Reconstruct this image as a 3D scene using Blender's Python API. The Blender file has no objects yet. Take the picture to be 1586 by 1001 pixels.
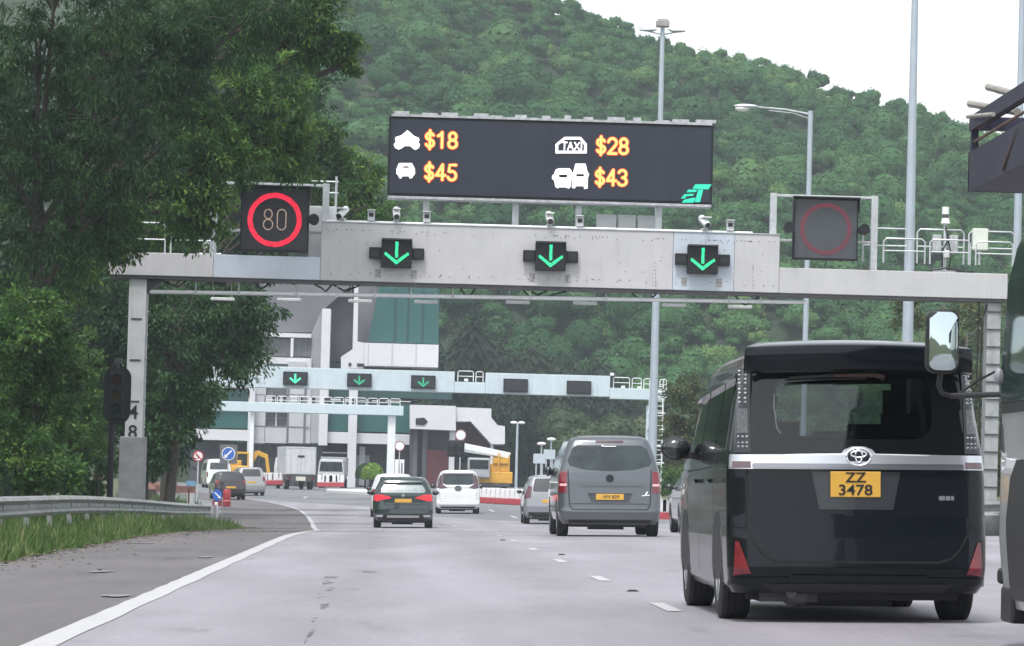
import bpy, bmesh, math, random
import numpy as np
from mathutils import Matrix, Vector
rad = math.radians
random.seed(7)
rng = np.random.default_rng(7)
S = bpy.context.scene
COL = S.collection

# ------------------------------------------------------------------ camera, sky, sun, exposure
FOC, CX, CY, ROLL, EYE = 6000.0, 793.0, 500.5, rad(1.5), 0.804
VX, VY = -175.4, 260.9
TH = math.atan(VY / FOC)
PSI = math.atan(-VX / FOC * math.cos(TH))
cam_d = bpy.data.cameras.new('camera')
cam = bpy.data.objects.new('camera', cam_d)
COL.objects.link(cam)
cam_d.sensor_width = 36
cam_d.lens = 36 * FOC / 1586
cam_d.clip_start = 0.5
cam_d.clip_end = 6000
cam.matrix_world = (Matrix.Translation((0, 0, EYE)) @ Matrix.Rotation(-PSI, 4, 'Z')
                    @ Matrix.Rotation(math.pi / 2 + TH, 4, 'X') @ Matrix.Rotation(ROLL, 4, 'Z'))
S.camera = cam

SUN_EL, SUN_ROT = rad(66), rad(205)
world = bpy.data.worlds.new('World')
S.world = world
world.use_nodes = True
wn, wl = world.node_tree.nodes, world.node_tree.links
bg = wn['Background']
sky = wn.new('ShaderNodeTexSky')
sky.sky_type = 'NISHITA'
sky.sun_disc = False
sky.sun_elevation = SUN_EL
sky.sun_rotation = SUN_ROT
sky.dust_density = 2.0
sky.air_density = 1.0
hs = wn.new('ShaderNodeHueSaturation')
hs.inputs['Saturation'].default_value = 0.22
hs.inputs['Value'].default_value = 1.0
wl.new(sky.outputs[0], hs.inputs['Color'])
wl.new(hs.outputs[0], bg.inputs['Color'])
bg.inputs['Strength'].default_value = 0.135
sun_d = bpy.data.lights.new('sun', 'SUN')
sun_d.energy = 1.5
sun_d.angle = rad(14)
sun_d.color = (1.0, 0.985, 0.96)
sun = bpy.data.objects.new('sun', sun_d)
COL.objects.link(sun)
# direction towards the sun: rotation measured clockwise from +Y
sd = Vector((math.sin(SUN_ROT) * math.cos(SUN_EL), math.cos(SUN_ROT) * math.cos(SUN_EL), math.sin(SUN_EL)))
sun.rotation_euler = sd.to_track_quat('Z', 'Y').to_euler()
S.view_settings.view_transform = 'Standard'
S.view_settings.look = 'None'
S.view_settings.exposure = 1.10
S.view_settings.gamma = 1.0
S.cycles.use_adaptive_sampling = True
S.cycles.max_bounces = 8
S.cycles.transparent_max_bounces = 12
try:
    S.cycles.use_denoising = True
except Exception:
    pass

# ------------------------------------------------------------------ helpers
_c = Vector((math.cos(PSI), -math.sin(PSI), 0))
_f = Vector((math.sin(PSI) * math.cos(TH), math.cos(PSI) * math.cos(TH), math.sin(TH)))
_u = _c.cross(_f)
def P(px, py, Y):
    """the point of the place at distance Y that the photograph shows at a pixel: (X, Z)"""
    dx, dy = px - CX, py - CY
    x = dx * math.cos(ROLL) + dy * math.sin(ROLL)
    y = -dx * math.sin(ROLL) + dy * math.cos(ROLL)
    d = _c * (x / FOC) - _u * (y / FOC) + _f
    return d.x * Y / d.y, EYE + d.z * Y / d.y

_PY = [-80, 70, 85, 105, 120, 140, 163, 190, 222, 267, 300, 400, 3000]
_PZ = [0, 0, -.10, -.28, -.38, -.32, -.18, -.02, .2, .75, .95, 1.2, 1.2]
_yy = np.arange(-80, 3001, 1.0)
_zz = np.interp(_yy, _PY, _PZ)
_k = np.hanning(21); _k /= _k.sum()
_zz = np.convolve(np.pad(_zz, 10, mode='edge'), _k, mode='valid')
def zg(X, Y):
    return np.interp(Y, _yy, _zz) + .02 * (np.clip(X, -6, 14) - 3)
def zgf(X, Y):
    return float(zg(X, Y))

class MB:
    def __init__(s):
        s.v, s.f = [], []
    def add(s, vs, fs):
        o = len(s.v)
        s.v += [tuple(map(float, v)) for v in vs]
        s.f += [tuple(i + o for i in f) for f in fs]
        return s
    def box(s, x0, x1, y0, y1, z0, z1):
        return s.add([(x0, y0, z0), (x1, y0, z0), (x1, y1, z0), (x0, y1, z0), (x0, y0, z1), (x1, y0, z1), (x1, y1, z1), (x0, y1, z1)],
                     [(0, 3, 2, 1), (4, 5, 6, 7), (0, 1, 5, 4), (1, 2, 6, 5), (2, 3, 7, 6), (3, 0, 4, 7)])
    def cbox(s, cx, cy, cz, sx, sy, sz):
        return s.box(cx - sx / 2, cx + sx / 2, cy - sy / 2, cy + sy / 2, cz - sz / 2, cz + sz / 2)
    def bar(s, p, q, a, b, up=(0, 0, 1)):
        """a box-section bar from p to q, a wide and b deep"""
        p, q = Vector(p), Vector(q)
        d = (q - p).normalized()
        u = Vector(up)
        if abs(d.dot(u)) > .95: u = Vector((0, 1, 0))
        r = d.cross(u).normalized(); u = r.cross(d)
        vs = [t + r * (sx * a / 2) + u * (sz * b / 2) for t in (p, q) for sx, sz in ((-1, -1), (1, -1), (1, 1), (-1, 1))]
        return s.add(vs, [(0, 1, 2, 3), (7, 6, 5, 4), (0, 4, 5, 1), (1, 5, 6, 2), (2, 6, 7, 3), (3, 7, 4, 0)])
    def cyl(s, p, q, r0, r1=None, n=10):
        return s.tube([p, q], [r0, r0 if r1 is None else r1], n)
    def tube(s, pts, r, n=8):
        pts = [Vector(p) for p in pts]
        m = len(pts)
        rs = r if isinstance(r, (list, tuple)) else [r] * m
        vs, fs = [], []
        ref = None
        for i, p in enumerate(pts):
            d = (pts[min(i + 1, m - 1)] - pts[max(i - 1, 0)])
            d = d.normalized() if d.length > 1e-9 else Vector((0, 0, 1))
            if ref is None:
                ref = Vector((0, 0, 1)) if abs(d.z) < .9 else Vector((1, 0, 0))
            a = d.cross(ref).normalized(); b = d.cross(a); ref = -b if ref.dot(-b) > 0 else b
            for k in range(n):
                t = 2 * math.pi * k / n
                vs.append(p + (a * math.cos(t) + b * math.sin(t)) * rs[i])
        for i in range(m - 1):
            for k in range(n):
                k2 = (k + 1) % n
                fs.append((i * n + k, i * n + k2, (i + 1) * n + k2, (i + 1) * n + k))
        fs.append(tuple(range(n))[::-1]); fs.append(tuple(range((m - 1) * n, m * n)))
        return s.add(vs, fs)
    def prism(s, poly, y0, y1):
        """a polygon in x,z pushed from y0 to y1"""
        n = len(poly)
        vs = [(x, y0, z) for x, z in poly] + [(x, y1, z) for x, z in poly]
        return s.add(vs, [tuple(range(n)), tuple(range(2 * n - 1, n - 1, -1))] + [(i, i + n, (i + 1) % n + n, (i + 1) % n) for i in range(n)])
    def ring(s, cx, cz, rx, rz, y0, y1, t, n=40):
        vs = []
        for k in range(n):
            a = 2 * math.pi * k / n
            c, q = math.cos(a), math.sin(a)
            vs += [(cx + rx * c, y0, cz + rz * q), (cx + (rx - t) * c, y0, cz + (rz - t) * q), (cx + rx * c, y1, cz + rz * q), (cx + (rx - t) * c, y1, cz + (rz - t) * q)]
        fs = []
        for k in range(n):
            a, b = 4 * k, 4 * ((k + 1) % n)
            fs += [(a, b, b + 1, a + 1), (a + 2, a + 3, b + 3, b + 2), (a, a + 2, b + 2, b), (a + 1, b + 1, b + 3, a + 3)]
        return s.add(vs, fs)
    def disc(s, cx, cz, rx, rz, y0, y1, n=28):
        return s.prism([(cx + rx * math.cos(2 * math.pi * k / n), cz + rz * math.sin(2 * math.pi * k / n)) for k in range(n)], y0, y1)
    def ell(s, c, rx, ry, rz, n=14, m=8, z0=-1):
        vs, fs = [], []
        for j in range(m + 1):
            t = -math.pi / 2 + math.pi * j / m
            for k in range(n):
                a = 2 * math.pi * k / n
                vs.append((c[0] + rx * math.cos(t) * math.cos(a), c[1] + ry * math.cos(t) * math.sin(a), c[2] + rz * max(z0, math.sin(t))))
        for j in range(m):
            for k in range(n):
                k2 = (k + 1) % n
                fs.append((j * n + k, j * n + k2, (j + 1) * n + k2, (j + 1) * n + k))
        return s.add(vs, fs)
    def lathe_x(s, c, prof, n=28):
        """profile of (x, r) turned round the x axis through c"""
        vs, fs = [], []
        for x, r in prof:
            for k in range(n):
                a = 2 * math.pi * k / n
                vs.append((c[0] + x, c[1] + r * math.cos(a), c[2] + r * math.sin(a)))
        for j in range(len(prof) - 1):
            for k in range(n):
                k2 = (k + 1) % n
                fs.append((j * n + k, (j + 1) * n + k, (j + 1) * n + k2, j * n + k2))
        return s.add(vs, fs)
    def build(s, name, mat, parent=None, loc=None, smooth=False, bevel=0, world=False, seg=2):
        me = bpy.data.meshes.new(name)
        v = s.v
        off = Vector((0, 0, 0))
        if world and parent is not None:
            off = wloc(parent)
        elif loc is not None and world:
            off = Vector(loc)
        if off.length > 0:
            v = [(a - off.x, b - off.y, c - off.z) for a, b, c in v]
        me.from_pydata(v, [], s.f)
        me.update()
        o = bpy.data.objects.new(name, me)
        COL.objects.link(o)
        if mat is not None: me.materials.append(mat)
        bm = bmesh.new(); bm.from_mesh(me)
        bmesh.ops.recalc_face_normals(bm, faces=bm.faces)
        bm.to_mesh(me); bm.free()
        if smooth:
            for p in me.polygons: p.use_smooth = True
            me.set_sharp_from_angle(angle=rad(38))
        if bevel:
            b = o.modifiers.new('bevel', 'BEVEL'); b.width = bevel; b.segments = seg; b.limit_method = 'ANGLE'; b.angle_limit = rad(40)
        if parent is not None: o.parent = parent
        elif loc is not None: o.location = loc
        return o

def build_each(mb, name, mat, parent, **kw):
    """one object for each separate piece gathered in the builder"""
    par = list(range(len(mb.v)))
    def root(i):
        while par[i] != i:
            par[i] = par[par[i]]; i = par[i]
        return i
    for f in mb.f:
        for i in f[1:]: par[root(i)] = root(f[0])
    groups = {}
    for f in mb.f: groups.setdefault(root(f[0]), []).append(f)
    out = []
    for fs in groups.values():
        ids = sorted({i for f in fs for i in f}); ix = {i: k for k, i in enumerate(ids)}
        m = MB(); m.v = [mb.v[i] for i in ids]; m.f = [tuple(ix[i] for i in f) for f in fs]
        out.append(m.build(name, mat, parent, **kw))
    return out

def wloc(o):
    v = Vector((0, 0, 0))
    while o is not None:
        v = v + Vector(o.location); o = o.parent
    return v
def tag(o, label, cat, group=None):
    o['label'] = label; o['category'] = cat
    if group: o['group'] = group
    return o
def thing(name, label, cat, loc, rz=0, group=None, tilt=0):
    o = bpy.data.objects.new(name, None)
    COL.objects.link(o)
    o.empty_display_size = .2
    o.location = loc
    o.rotation_euler = (0, tilt, rz)
    return tag(o, label, cat, group)
def kids(o):
    return [c for c in bpy.data.objects if c.parent == o]
def copy_tree(o, loc=None, label=None, parent=None):
    c = o.copy(); COL.objects.link(c)
    if parent is not None: c.parent = parent
    if loc is not None: c.location = loc
    if label: c['label'] = label
    for k in kids(o): copy_tree(k, parent=c)
    return c
def struct(o, kind='structure'):
    o['kind'] = kind
    return o

def mat(name, col, rough=.55, metal=0, var=0.0, scale=4.0, streak=0.0, coat=0.0, bump=0.0, bscale=40.0, spec=.5, dirt=None, emit=0, ior=None):
    m = bpy.data.materials.new(name)
    m.use_nodes = True
    n, l = m.node_tree.nodes, m.node_tree.links
    b = n['Principled BSDF']
    b.inputs['Base Color'].default_value = (*col, 1)
    b.inputs['Roughness'].default_value = rough
    b.inputs['Metallic'].default_value = metal
    b.inputs['Specular IOR Level'].default_value = spec
    if ior: b.inputs['IOR'].default_value = ior
    if coat:
        b.inputs['Coat Weight'].default_value = coat
        b.inputs['Coat Roughness'].default_value = .04
    if emit:
        b.inputs['Emission Color'].default_value = (*col, 1)
        b.inputs['Emission Strength'].default_value = emit
    if var or streak or bump:
        tc = n.new('ShaderNodeTexCoord')
    if var or streak:
        src = None
        dk = dirt or tuple(c * .45 for c in col)
        if var:
            nz = n.new('ShaderNodeTexNoise'); nz.inputs['Scale'].default_value = scale; nz.inputs['Detail'].default_value = 8; nz.inputs['Roughness'].default_value = .65
            l.new(tc.outputs['Object'], nz.inputs['Vector'])
            mx = n.new('ShaderNodeMix'); mx.data_type = 'RGBA'
            mp = n.new('ShaderNodeMapRange'); mp.inputs['From Min'].default_value = .3; mp.inputs['From Max'].default_value = .7
            l.new(nz.outputs['Fac'], mp.inputs['Value']); l.new(mp.outputs[0], mx.inputs['Factor'])
            mx.inputs['A'].default_value = (*[c * (1 - var) for c in col], 1)
            mx.inputs['B'].default_value = (*[min(1, c * (1 + var)) for c in col], 1)
            src = mx.outputs['Result']
        if streak:
            mg = n.new('ShaderNodeMapping'); mg.inputs['Scale'].default_value = (3.5, 3.5, .35)
            l.new(tc.outputs['Object'], mg.inputs['Vector'])
            n2 = n.new('ShaderNodeTexNoise'); n2.inputs['Scale'].default_value = 2.2; n2.inputs['Detail'].default_value = 6; n2.inputs['Roughness'].default_value = .7
            l.new(mg.outputs[0], n2.inputs['Vector'])
            mp2 = n.new('ShaderNodeMapRange'); mp2.inputs['From Min'].default_value = .52; mp2.inputs['From Max'].default_value = .78; mp2.inputs['To Max'].default_value = streak
            l.new(n2.outputs['Fac'], mp2.inputs['Value'])
            m2 = n.new('ShaderNodeMix'); m2.data_type = 'RGBA'
            l.new(mp2.outputs[0], m2.inputs['Factor'])
            if src: l.new(src, m2.inputs['A'])
            else: m2.inputs['A'].default_value = (*col, 1)
            m2.inputs['B'].default_value = (*dk, 1)
            src = m2.outputs['Result']
        l.new(src, b.inputs['Base Color'])
    if bump:
        nb = n.new('ShaderNodeTexNoise'); nb.inputs['Scale'].default_value = bscale; nb.inputs['Detail'].default_value = 4
        l.new(tc.outputs['Object'], nb.inputs['Vector'])
        bp = n.new('ShaderNodeBump'); bp.inputs['Strength'].default_value = bump; bp.inputs['Distance'].default_value = .01
        l.new(nb.outputs['Fac'], bp.inputs['Height']); l.new(bp.outputs[0], b.inputs['Normal'])
    return m

def led(name, col, strength, edge=None, cell=0):
    """a panel of small lamps: lit dots on a dark board"""
    m = bpy.data.materials.new(name); m.use_nodes = True
    n, l = m.node_tree.nodes, m.node_tree.links
    b = n['Principled BSDF']
    b.inputs['Base Color'].default_value = (.02, .02, .02, 1)
    b.inputs['Emission Color'].default_value = (*col, 1)
    b.inputs['Emission Strength'].default_value = strength
    if cell:
        tc = n.new('ShaderNodeTexCoord'); vo = n.new('ShaderNodeTexVoronoi'); vo.inputs['Scale'].default_value = cell
        l.new(tc.outputs['Object'], vo.inputs['Vector'])
        mp = n.new('ShaderNodeMapRange'); mp.inputs['From Min'].default_value = .15; mp.inputs['From Max'].default_value = .75
        mp.inputs['To Min'].default_value = strength * 1.25; mp.inputs['To Max'].default_value = strength * .55
        l.new(vo.outputs['Distance'], mp.inputs['Value']); l.new(mp.outputs[0], b.inputs['Emission Strength'])
    return m

def text_mb(txt, height, cx, cz, y, bold=.0, depth=.006, sx=1.0):
    """letters facing the camera (-Y), centred on cx,cz, capital height given"""
    cu = bpy.data.curves.new('letters', 'FONT')
    cu.body = txt; cu.size = 1; cu.extrude = .02; cu.offset = bold; cu.resolution_u = 4
    o = bpy.data.objects.new('letters', cu); COL.objects.link(o)
    bpy.context.view_layer.update()
    me = bpy.data.meshes.new_from_object(o.evaluated_get(bpy.context.evaluated_depsgraph_get()))
    co = np.array([v.co[:] for v in me.vertices]); fs = [tuple(p.vertices) for p in me.polygons]
    bpy.data.objects.remove(o); bpy.data.curves.remove(cu); bpy.data.meshes.remove(me)
    mn, mx = co.min(0), co.max(0)
    k = height / (mx[1] - mn[1])
    mb = MB()
    mb.add([(cx + (c[0] - (mn[0] + mx[0]) / 2) * k * sx, y - c[2] / .02 * depth / 2, cz + (c[1] - (mn[1] + mx[1]) / 2) * k) for c in co], fs)
    return mb

# ------------------------------------------------------------------ materials
steel = mat('galvanised_steel', (.50, .52, .54), .5, .35, var=.18, scale=6)
white_paint = mat('white_painted_steel', (.74, .76, .77), .45, 0, var=.08, scale=3, streak=.25)
pale_blue = mat('pale_blue_paint', (.53, .62, .665), .5, 0, var=.07, scale=2, streak=.3)
beam_grey = mat('weathered_grey_paint', (.485, .48, .49), .55, 0, var=.07, scale=1.1, streak=.30, dirt=(.28, .27, .26), bump=.1, bscale=9)
beam_blue = mat('fresh_bluish_grey_paint', (.47, .52, .585), .5, 0, var=.07, scale=1.2, streak=.3, dirt=(.3, .32, .34))
dark_metal = mat('dark_weathered_metal', (.07, .07, .075), .6, .2, var=.25)
black_box = mat('matt_black_housing', (.014, .014, .017), .55, 0, var=.2, scale=8, spec=.3)
screen = mat('unlit_display_face', (.022, .022, .03), .35, 0, var=.1, scale=5, spec=.5)
plastic = mat('black_plastic', (.012, .012, .013), .5, 0, var=.15, scale=12)
rubber = mat('tyre_rubber', (.018, .018, .019), .85, 0, var=.25, scale=14)
rim_metal = mat('alloy_wheel', (.42, .43, .45), .35, .8)
chrome = mat('chrome', (.82, .83, .85), .09, 1)
yellow_plate = mat('yellow_number_plate', (.64, .36, .055), .4, 0, var=.08)
glass = mat('dark_window_glass', (.012, .017, .019), .05, 0, spec=.75, ior=1.6)
clear_glass = mat('tinted_window_glass', (.022, .034, .037), .07, spec=.5, ior=1.5, var=.6, scale=1.6)
red_lens = mat('red_lamp_lens', (.17, .008, .016), .16, 0, coat=.8, var=.3, scale=9)
red_lit = mat('lit_red_lamp', (1.0, .03, .07), .2, emit=1.3)
clear_lens = mat('clear_lamp_lens', (.30, .31, .33), .12, .3, coat=1, var=.6, scale=22)
white_plastic = mat('white_plastic', (.78, .79, .80), .4, var=.05)

# ------------------------------------------------------------------ leaves
def leaf_mat(name, c0, c1, c2, trans=.3, rough=.55, spec=.3):
    m = bpy.data.materials.new(name); m.use_nodes = True
    n, l = m.node_tree.nodes, m.node_tree.links
    b = n['Principled BSDF']; out = n['Material Output']
    at = n.new('ShaderNodeAttribute'); at.attribute_name = 'tone'
    cr = n.new('ShaderNodeValToRGB')
    cr.color_ramp.elements[0].color = (*c0, 1); cr.color_ramp.elements[1].color = (*c2, 1)
    e = cr.color_ramp.elements.new(.5); e.color = (*c1, 1)
    l.new(at.outputs['Fac'], cr.inputs['Fac'])
    l.new(cr.outputs[0], b.inputs['Base Color'])
    b.inputs['Roughness'].default_value = rough; b.inputs['Specular IOR Level'].default_value = spec
    t = n.new('ShaderNodeBsdfTranslucent'); l.new(cr.outputs[0], t.inputs['Color'])
    mx = n.new('ShaderNodeMixShader'); mx.inputs[0].default_value = trans
    l.new(b.outputs[0], mx.inputs[1]); l.new(t.outputs[0], mx.inputs[2]); l.new(mx.outputs[0], out.inputs['Surface'])
    return m

def unit(a):
    return a / np.maximum(np.linalg.norm(a, axis=-1, keepdims=True), 1e-9)

def leaf_obj(name, c, nrm, axis, ln, wd, tone, m, parent=None, fold=.0):
    """one mesh of many small leaves: centres, facing, long axis, length, width and tone"""
    c = np.asarray(c, np.float64); N = len(c)
    a = unit(axis); nn = unit(nrm)
    b = unit(np.cross(nn, a))
    ln = np.broadcast_to(ln, (N,))[:, None]; wd = np.broadcast_to(wd, (N,))[:, None]
    v = np.stack([c - a * ln / 2, c + b * wd / 2 + a * ln * .06, c + a * ln / 2, c - b * wd / 2 + a * ln * .06], 1).reshape(-1, 3)
    off = wloc(parent) if parent is not None else Vector((0, 0, 0))
    v = (v - np.array(off)).astype(np.float32)
    me = bpy.data.meshes.new(name)
    me.vertices.add(4 * N); me.loops.add(4 * N); me.polygons.add(N)
    me.vertices.foreach_set('co', v.ravel())
    me.loops.foreach_set('vertex_index', np.arange(4 * N, dtype=np.int32))
    me.polygons.foreach_set('loop_start', np.arange(0, 4 * N, 4, dtype=np.int32))
    me.polygons.foreach_set('loop_total', np.full(N, 4, np.int32))
    at = me.attributes.new('tone', 'FLOAT', 'FACE')
    at.data.foreach_set('value', np.clip(np.broadcast_to(tone, (N,)), 0, 1).astype(np.float32))
    me.update(calc_edges=True)
    me.materials.append(m)
    o = bpy.data.objects.new(name, me); COL.objects.link(o)
    if parent is not None: o.parent = parent
    return o

def rdir(n):
    return unit(rng.normal(size=(n, 3)))

def crown_leaves(blobs, per, clump_r, ll, lw, droop=.35, shell=.55, flat=1.0, tone_j=.16, hang=0.0):
    """blobs (x,y,z,rx,ry,rz,clumps): leaves gathered in clumps through the volume of each blob"""
    C, NR, AX, LN, WD, TN = [], [], [], [], [], []
    for (x, y, z, rx, ry, rz, k) in blobs:
        d = rdir(k)
        rr = shell + (1 - shell) * rng.random(k) ** .6
        rr *= 1 + .22 * rng.normal(size=k).clip(-1.6, 1.6)
        cc = np.array([x, y, z]) + d * rr[:, None] * np.array([rx, ry, rz])
        cr = clump_r * rng.uniform(.55, 1.35, k)
        tn = rng.normal(.5, .17, k)
        n = per
        dd = rdir(k * n).reshape(k, n, 3)
        q = rng.random((k, n, 1)) ** .5
        pts = cc[:, None] + dd * q * cr[:, None, None] * np.array([1, 1, .72 * flat])
        pts[..., 2] -= hang * q[..., 0] ** 2 * cr[:, None]
        ax = dd + .35 * d[:, None] + rng.normal(size=(k, n, 3)) * .45
        ax[..., 2] -= droop + hang
        nr = rng.normal(size=(k, n, 3)) * .55 + np.array([0, 0, 1.0]) + .5 * dd
        C.append(pts.reshape(-1, 3)); AX.append(ax.reshape(-1, 3)); NR.append(nr.reshape(-1, 3))
        s = rng.uniform(.6, 1.3, k * n)
        LN.append(ll * s); WD.append(lw * s * rng.uniform(.8, 1.2, k * n))
        TN.append((tn[:, None] + rng.normal(0, tone_j, (k, n))).ravel())
    return [np.concatenate(t) for t in (C, NR, AX, LN, WD, TN)]

bark = mat('tree_bark', (.045, .038, .032), .9, var=.4, scale=9, bump=.5, bscale=18)

def tree(name, label, base, trunk_h, blobs, per, clump_r, ll, lw, m, group=None, trunk_r=.16, lean=(0, 0), droop=.35, shell=.5, hang=0., cat='tree', limbs=True):
    t = thing(name, label, cat, base, group=group)
    b = Vector(base); top = b + Vector((lean[0], lean[1], trunk_h))
    mb = MB()
    mid = b.lerp(top, .5) + Vector((.12 * trunk_h * .2, 0, 0))
    mb.tube([b - Vector((0, 0, .3)), b.lerp(top, .2), mid, top], [trunk_r * 1.35, trunk_r, trunk_r * .8, trunk_r * .5], 9)
    if limbs:
        for (x, y, z, rx, ry, rz, k) in blobs:
            e = Vector((x, y, z))
            s0 = b.lerp(top, random.uniform(.55, .95))
            m1 = s0.lerp(e, .5) + Vector((0, 0, .12 * (e - s0).length))
            mb.tube([s0, m1, e], [trunk_r * .45, trunk_r * .3, trunk_r * .1], 6)
            for q in range(4):
                d = Vector(rdir(1)[0]); d.z = abs(d.z) * .5
                e2 = e + Vector((d.x * rx, d.y * ry, d.z * rz)) * .8
                mb.tube([m1.lerp(e, .6), e.lerp(e2, .5) + Vector((0, 0, .1)), e2], [trunk_r * .2, trunk_r * .12, trunk_r * .04], 5)
    mb.build('trunk', bark, t, smooth=True, world=True)
    leaf_obj('crown', *crown_leaves(blobs, per, clump_r, ll, lw, droop, shell, hang=hang), m, parent=t)
    return t

# ------------------------------------------------------------------ ground and roads
def sheet(name, m, rows, dz, nx):
    """rows: (Y, xl, xr); a sheet lying on the lie of the land"""
    vs, fs = [], []
    for Y, xl, xr in rows:
        for i in range(nx + 1):
            X = xl + (xr - xl) * i / nx
            vs.append((X, Y, zgf(X, Y) + dz))
    for j in range(len(rows) - 1):
        for i in range(nx):
            a = j * (nx + 1) + i
            fs.append((a, a + 1, a + nx + 2, a + nx + 1))
    mb = MB(); mb.add(vs, fs)
    o = mb.build(name, m, smooth=True)
    return struct(o)

def road_mat(name, col, grain, track=.0, patch=.12, rough=.8, spec=.5):
    m = bpy.data.materials.new(name); m.use_nodes = True
    n, l = m.node_tree.nodes, m.node_tree.links
    b = n['Principled BSDF']; b.inputs['Roughness'].default_value = rough; b.inputs['Specular IOR Level'].default_value = spec
    tc = n.new('ShaderNodeTexCoord')
    def noise(sc, det, vec=(1, 1, 1)):
        mp = n.new('ShaderNodeMapping'); mp.inputs['Scale'].default_value = vec
        l.new(tc.outputs['Object'], mp.inputs['Vector'])
        z = n.new('ShaderNodeTexNoise'); z.inputs['Scale'].default_value = sc; z.inputs['Detail'].default_value = det; z.inputs['Roughness'].default_value = .62
        l.new(mp.outputs[0], z.inputs['Vector']); return z
    def mul(src, fac, lo, hi, f0=.3, f1=.7):
        r = n.new('ShaderNodeMapRange'); r.inputs['From Min'].default_value = f0; r.inputs['From Max'].default_value = f1; r.inputs['To Min'].default_value = lo; r.inputs['To Max'].default_value = hi
        l.new(fac, r.inputs['Value'])
        x = n.new('ShaderNodeMix'); x.data_type = 'RGBA'; x.blend_type = 'MULTIPLY'; x.inputs['Factor'].default_value = 1
        l.new(r.outputs[0], x.inputs['B'])
        if isinstance(src, tuple): x.inputs['A'].default_value = (*src, 1)
        else: l.new(src, x.inputs['A'])
        return x.outputs['Result']
    s = mul(col, noise(28, 5, (1, .35, 1)).outputs['Fac'], 1 - grain, 1 + grain)
    s = mul(s, noise(.35, 6, (1, .25, 1)).outputs['Fac'], 1 - patch, 1 + patch)
    s = mul(s, noise(1.2, 7, (1, .12, 1)).outputs['Fac'], 1 - patch * .7, 1 + patch * .7)
    s = mul(s, noise(2.2, 2, (1, .16, 1)).outputs['Fac'], .72, 1.0, .24, .36)
    if track:
        sx = n.new('ShaderNodeSeparateXYZ'); l.new(tc.outputs['Object'], sx.inputs[0])
        ma = n.new('ShaderNodeMath'); ma.operation = 'MULTIPLY'; ma.inputs[1].default_value = 2 * math.pi / 1.87
        l.new(sx.outputs['X'], ma.inputs[0])
        si = n.new('ShaderNodeMath'); si.operation = 'SINE'; l.new(ma.outputs[0], si.inputs[0])
        s = mul(s, si.outputs[0], 1 - track, 1 + track * .5, -1, 1)
    l.new(s, b.inputs['Base Color'])
    bp = n.new('ShaderNodeBump'); bp.inputs['Strength'].default_value = .25; bp.inputs['Distance'].default_value = .006
    l.new(noise(60, 3).outputs['Fac'], bp.inputs['Height']); l.new(bp.outputs[0], b.inputs['Normal'])
    return m

earth = mat('earth_and_grass', (.075, .085, .04), .95, var=.45, scale=1.2)
concrete_road = road_mat('worn_pale_road_surface', (.236, .222, .246), .12, track=.10, patch=.17, rough=.6)
dark_asphalt = road_mat('dark_shoulder_asphalt', (.110, .102, .104), .2, patch=.22, rough=.8)
plaza_asphalt = road_mat('plaza_asphalt', (.150, .155, .165), .08, patch=.16, rough=.75)

# base ground: one sheet to the horizon
ys = np.concatenate([np.arange(-240, -80, 20), np.arange(-80, 340, 4), np.arange(340, 640, 20), np.arange(640, 1001, 60)])
xs = np.concatenate([np.arange(-600, -100, 100), np.arange(-100, -20, 10), np.arange(-20, 30, 1.0), np.arange(30, 100, 10), np.arange(100, 601, 100)])
vs, fs = [], []
for Y in ys:
    for X in xs:
        edge = -4.5 if Y < 110 else -4.5 - (Y - 110) * .06
        bank = .30 * np.clip((edge - 2.6 - X) / 4, 0, 1) - .03
        if X > 13.5: bank = .25 * np.clip((X - 13.5) / 3, 0, 1) - .03
        rise = .13 * np.clip(-45 - Y, 0, 200) + .30 * np.clip(-38 - X, 0, 120) * np.clip((330 - Y) / 60, 0, 1)  # unseen hillside behind the camera, added to darken reflections; left slope blocks low sky
        vs.append((X, Y, zgf(X, Y) + bank + rise))
nx = len(xs)
for j in range(len(ys) - 1):
    for i in range(nx - 1):
        a = j * nx + i
        fs.append((a, a + 1, a + nx + 1, a + nx))
g = MB(); g.add(vs, fs); struct(g.build('ground', earth, smooth=True))

def lx(Y):   # left edge line of the carriageway
    return float(np.interp(Y, [0, 88, 97, 106, 116, 133, 150, 168, 182, 194, 205, 222, 250, 300], [-1.88, -1.88, -1.93, -2.08, -2.36, -2.78, -3.3, -4.0, -4.75, -5.6, -6.6, -9.0, -13.5, -24]))
def sx_(Y):  # outer edge of the left shoulder
    return float(np.interp(Y, [0, 105, 130, 200, 235, 300], [-4.45, -4.45, -5.8, -8.9, -13.6, -27]))
rows = [(Y, lx(Y) - 18, 20) for Y in np.arange(96, 322, 3.)]
sheet('plaza_road', plaza_asphalt, rows, -.004, 24)
sheet('road_shoulder', dark_asphalt, [(Y, sx_(Y) + .05 * math.sin(Y * 1.7) + .04 * math.sin(Y * 4.1), lx(Y) + .1) for Y in np.arange(-20, 244, 1.5)], .004, 5)
def rx_(Y):
    return float(np.interp(Y, [0, 136, 137.5, 153, 188, 232], [13.2, 13.2, 5.2, 1.55, -1.2, -10.2]))
sheet('road', concrete_road, [(Y, lx(Y), rx_(Y)) for Y in np.arange(-20, 230, 1.5)], .009, 20)

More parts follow.
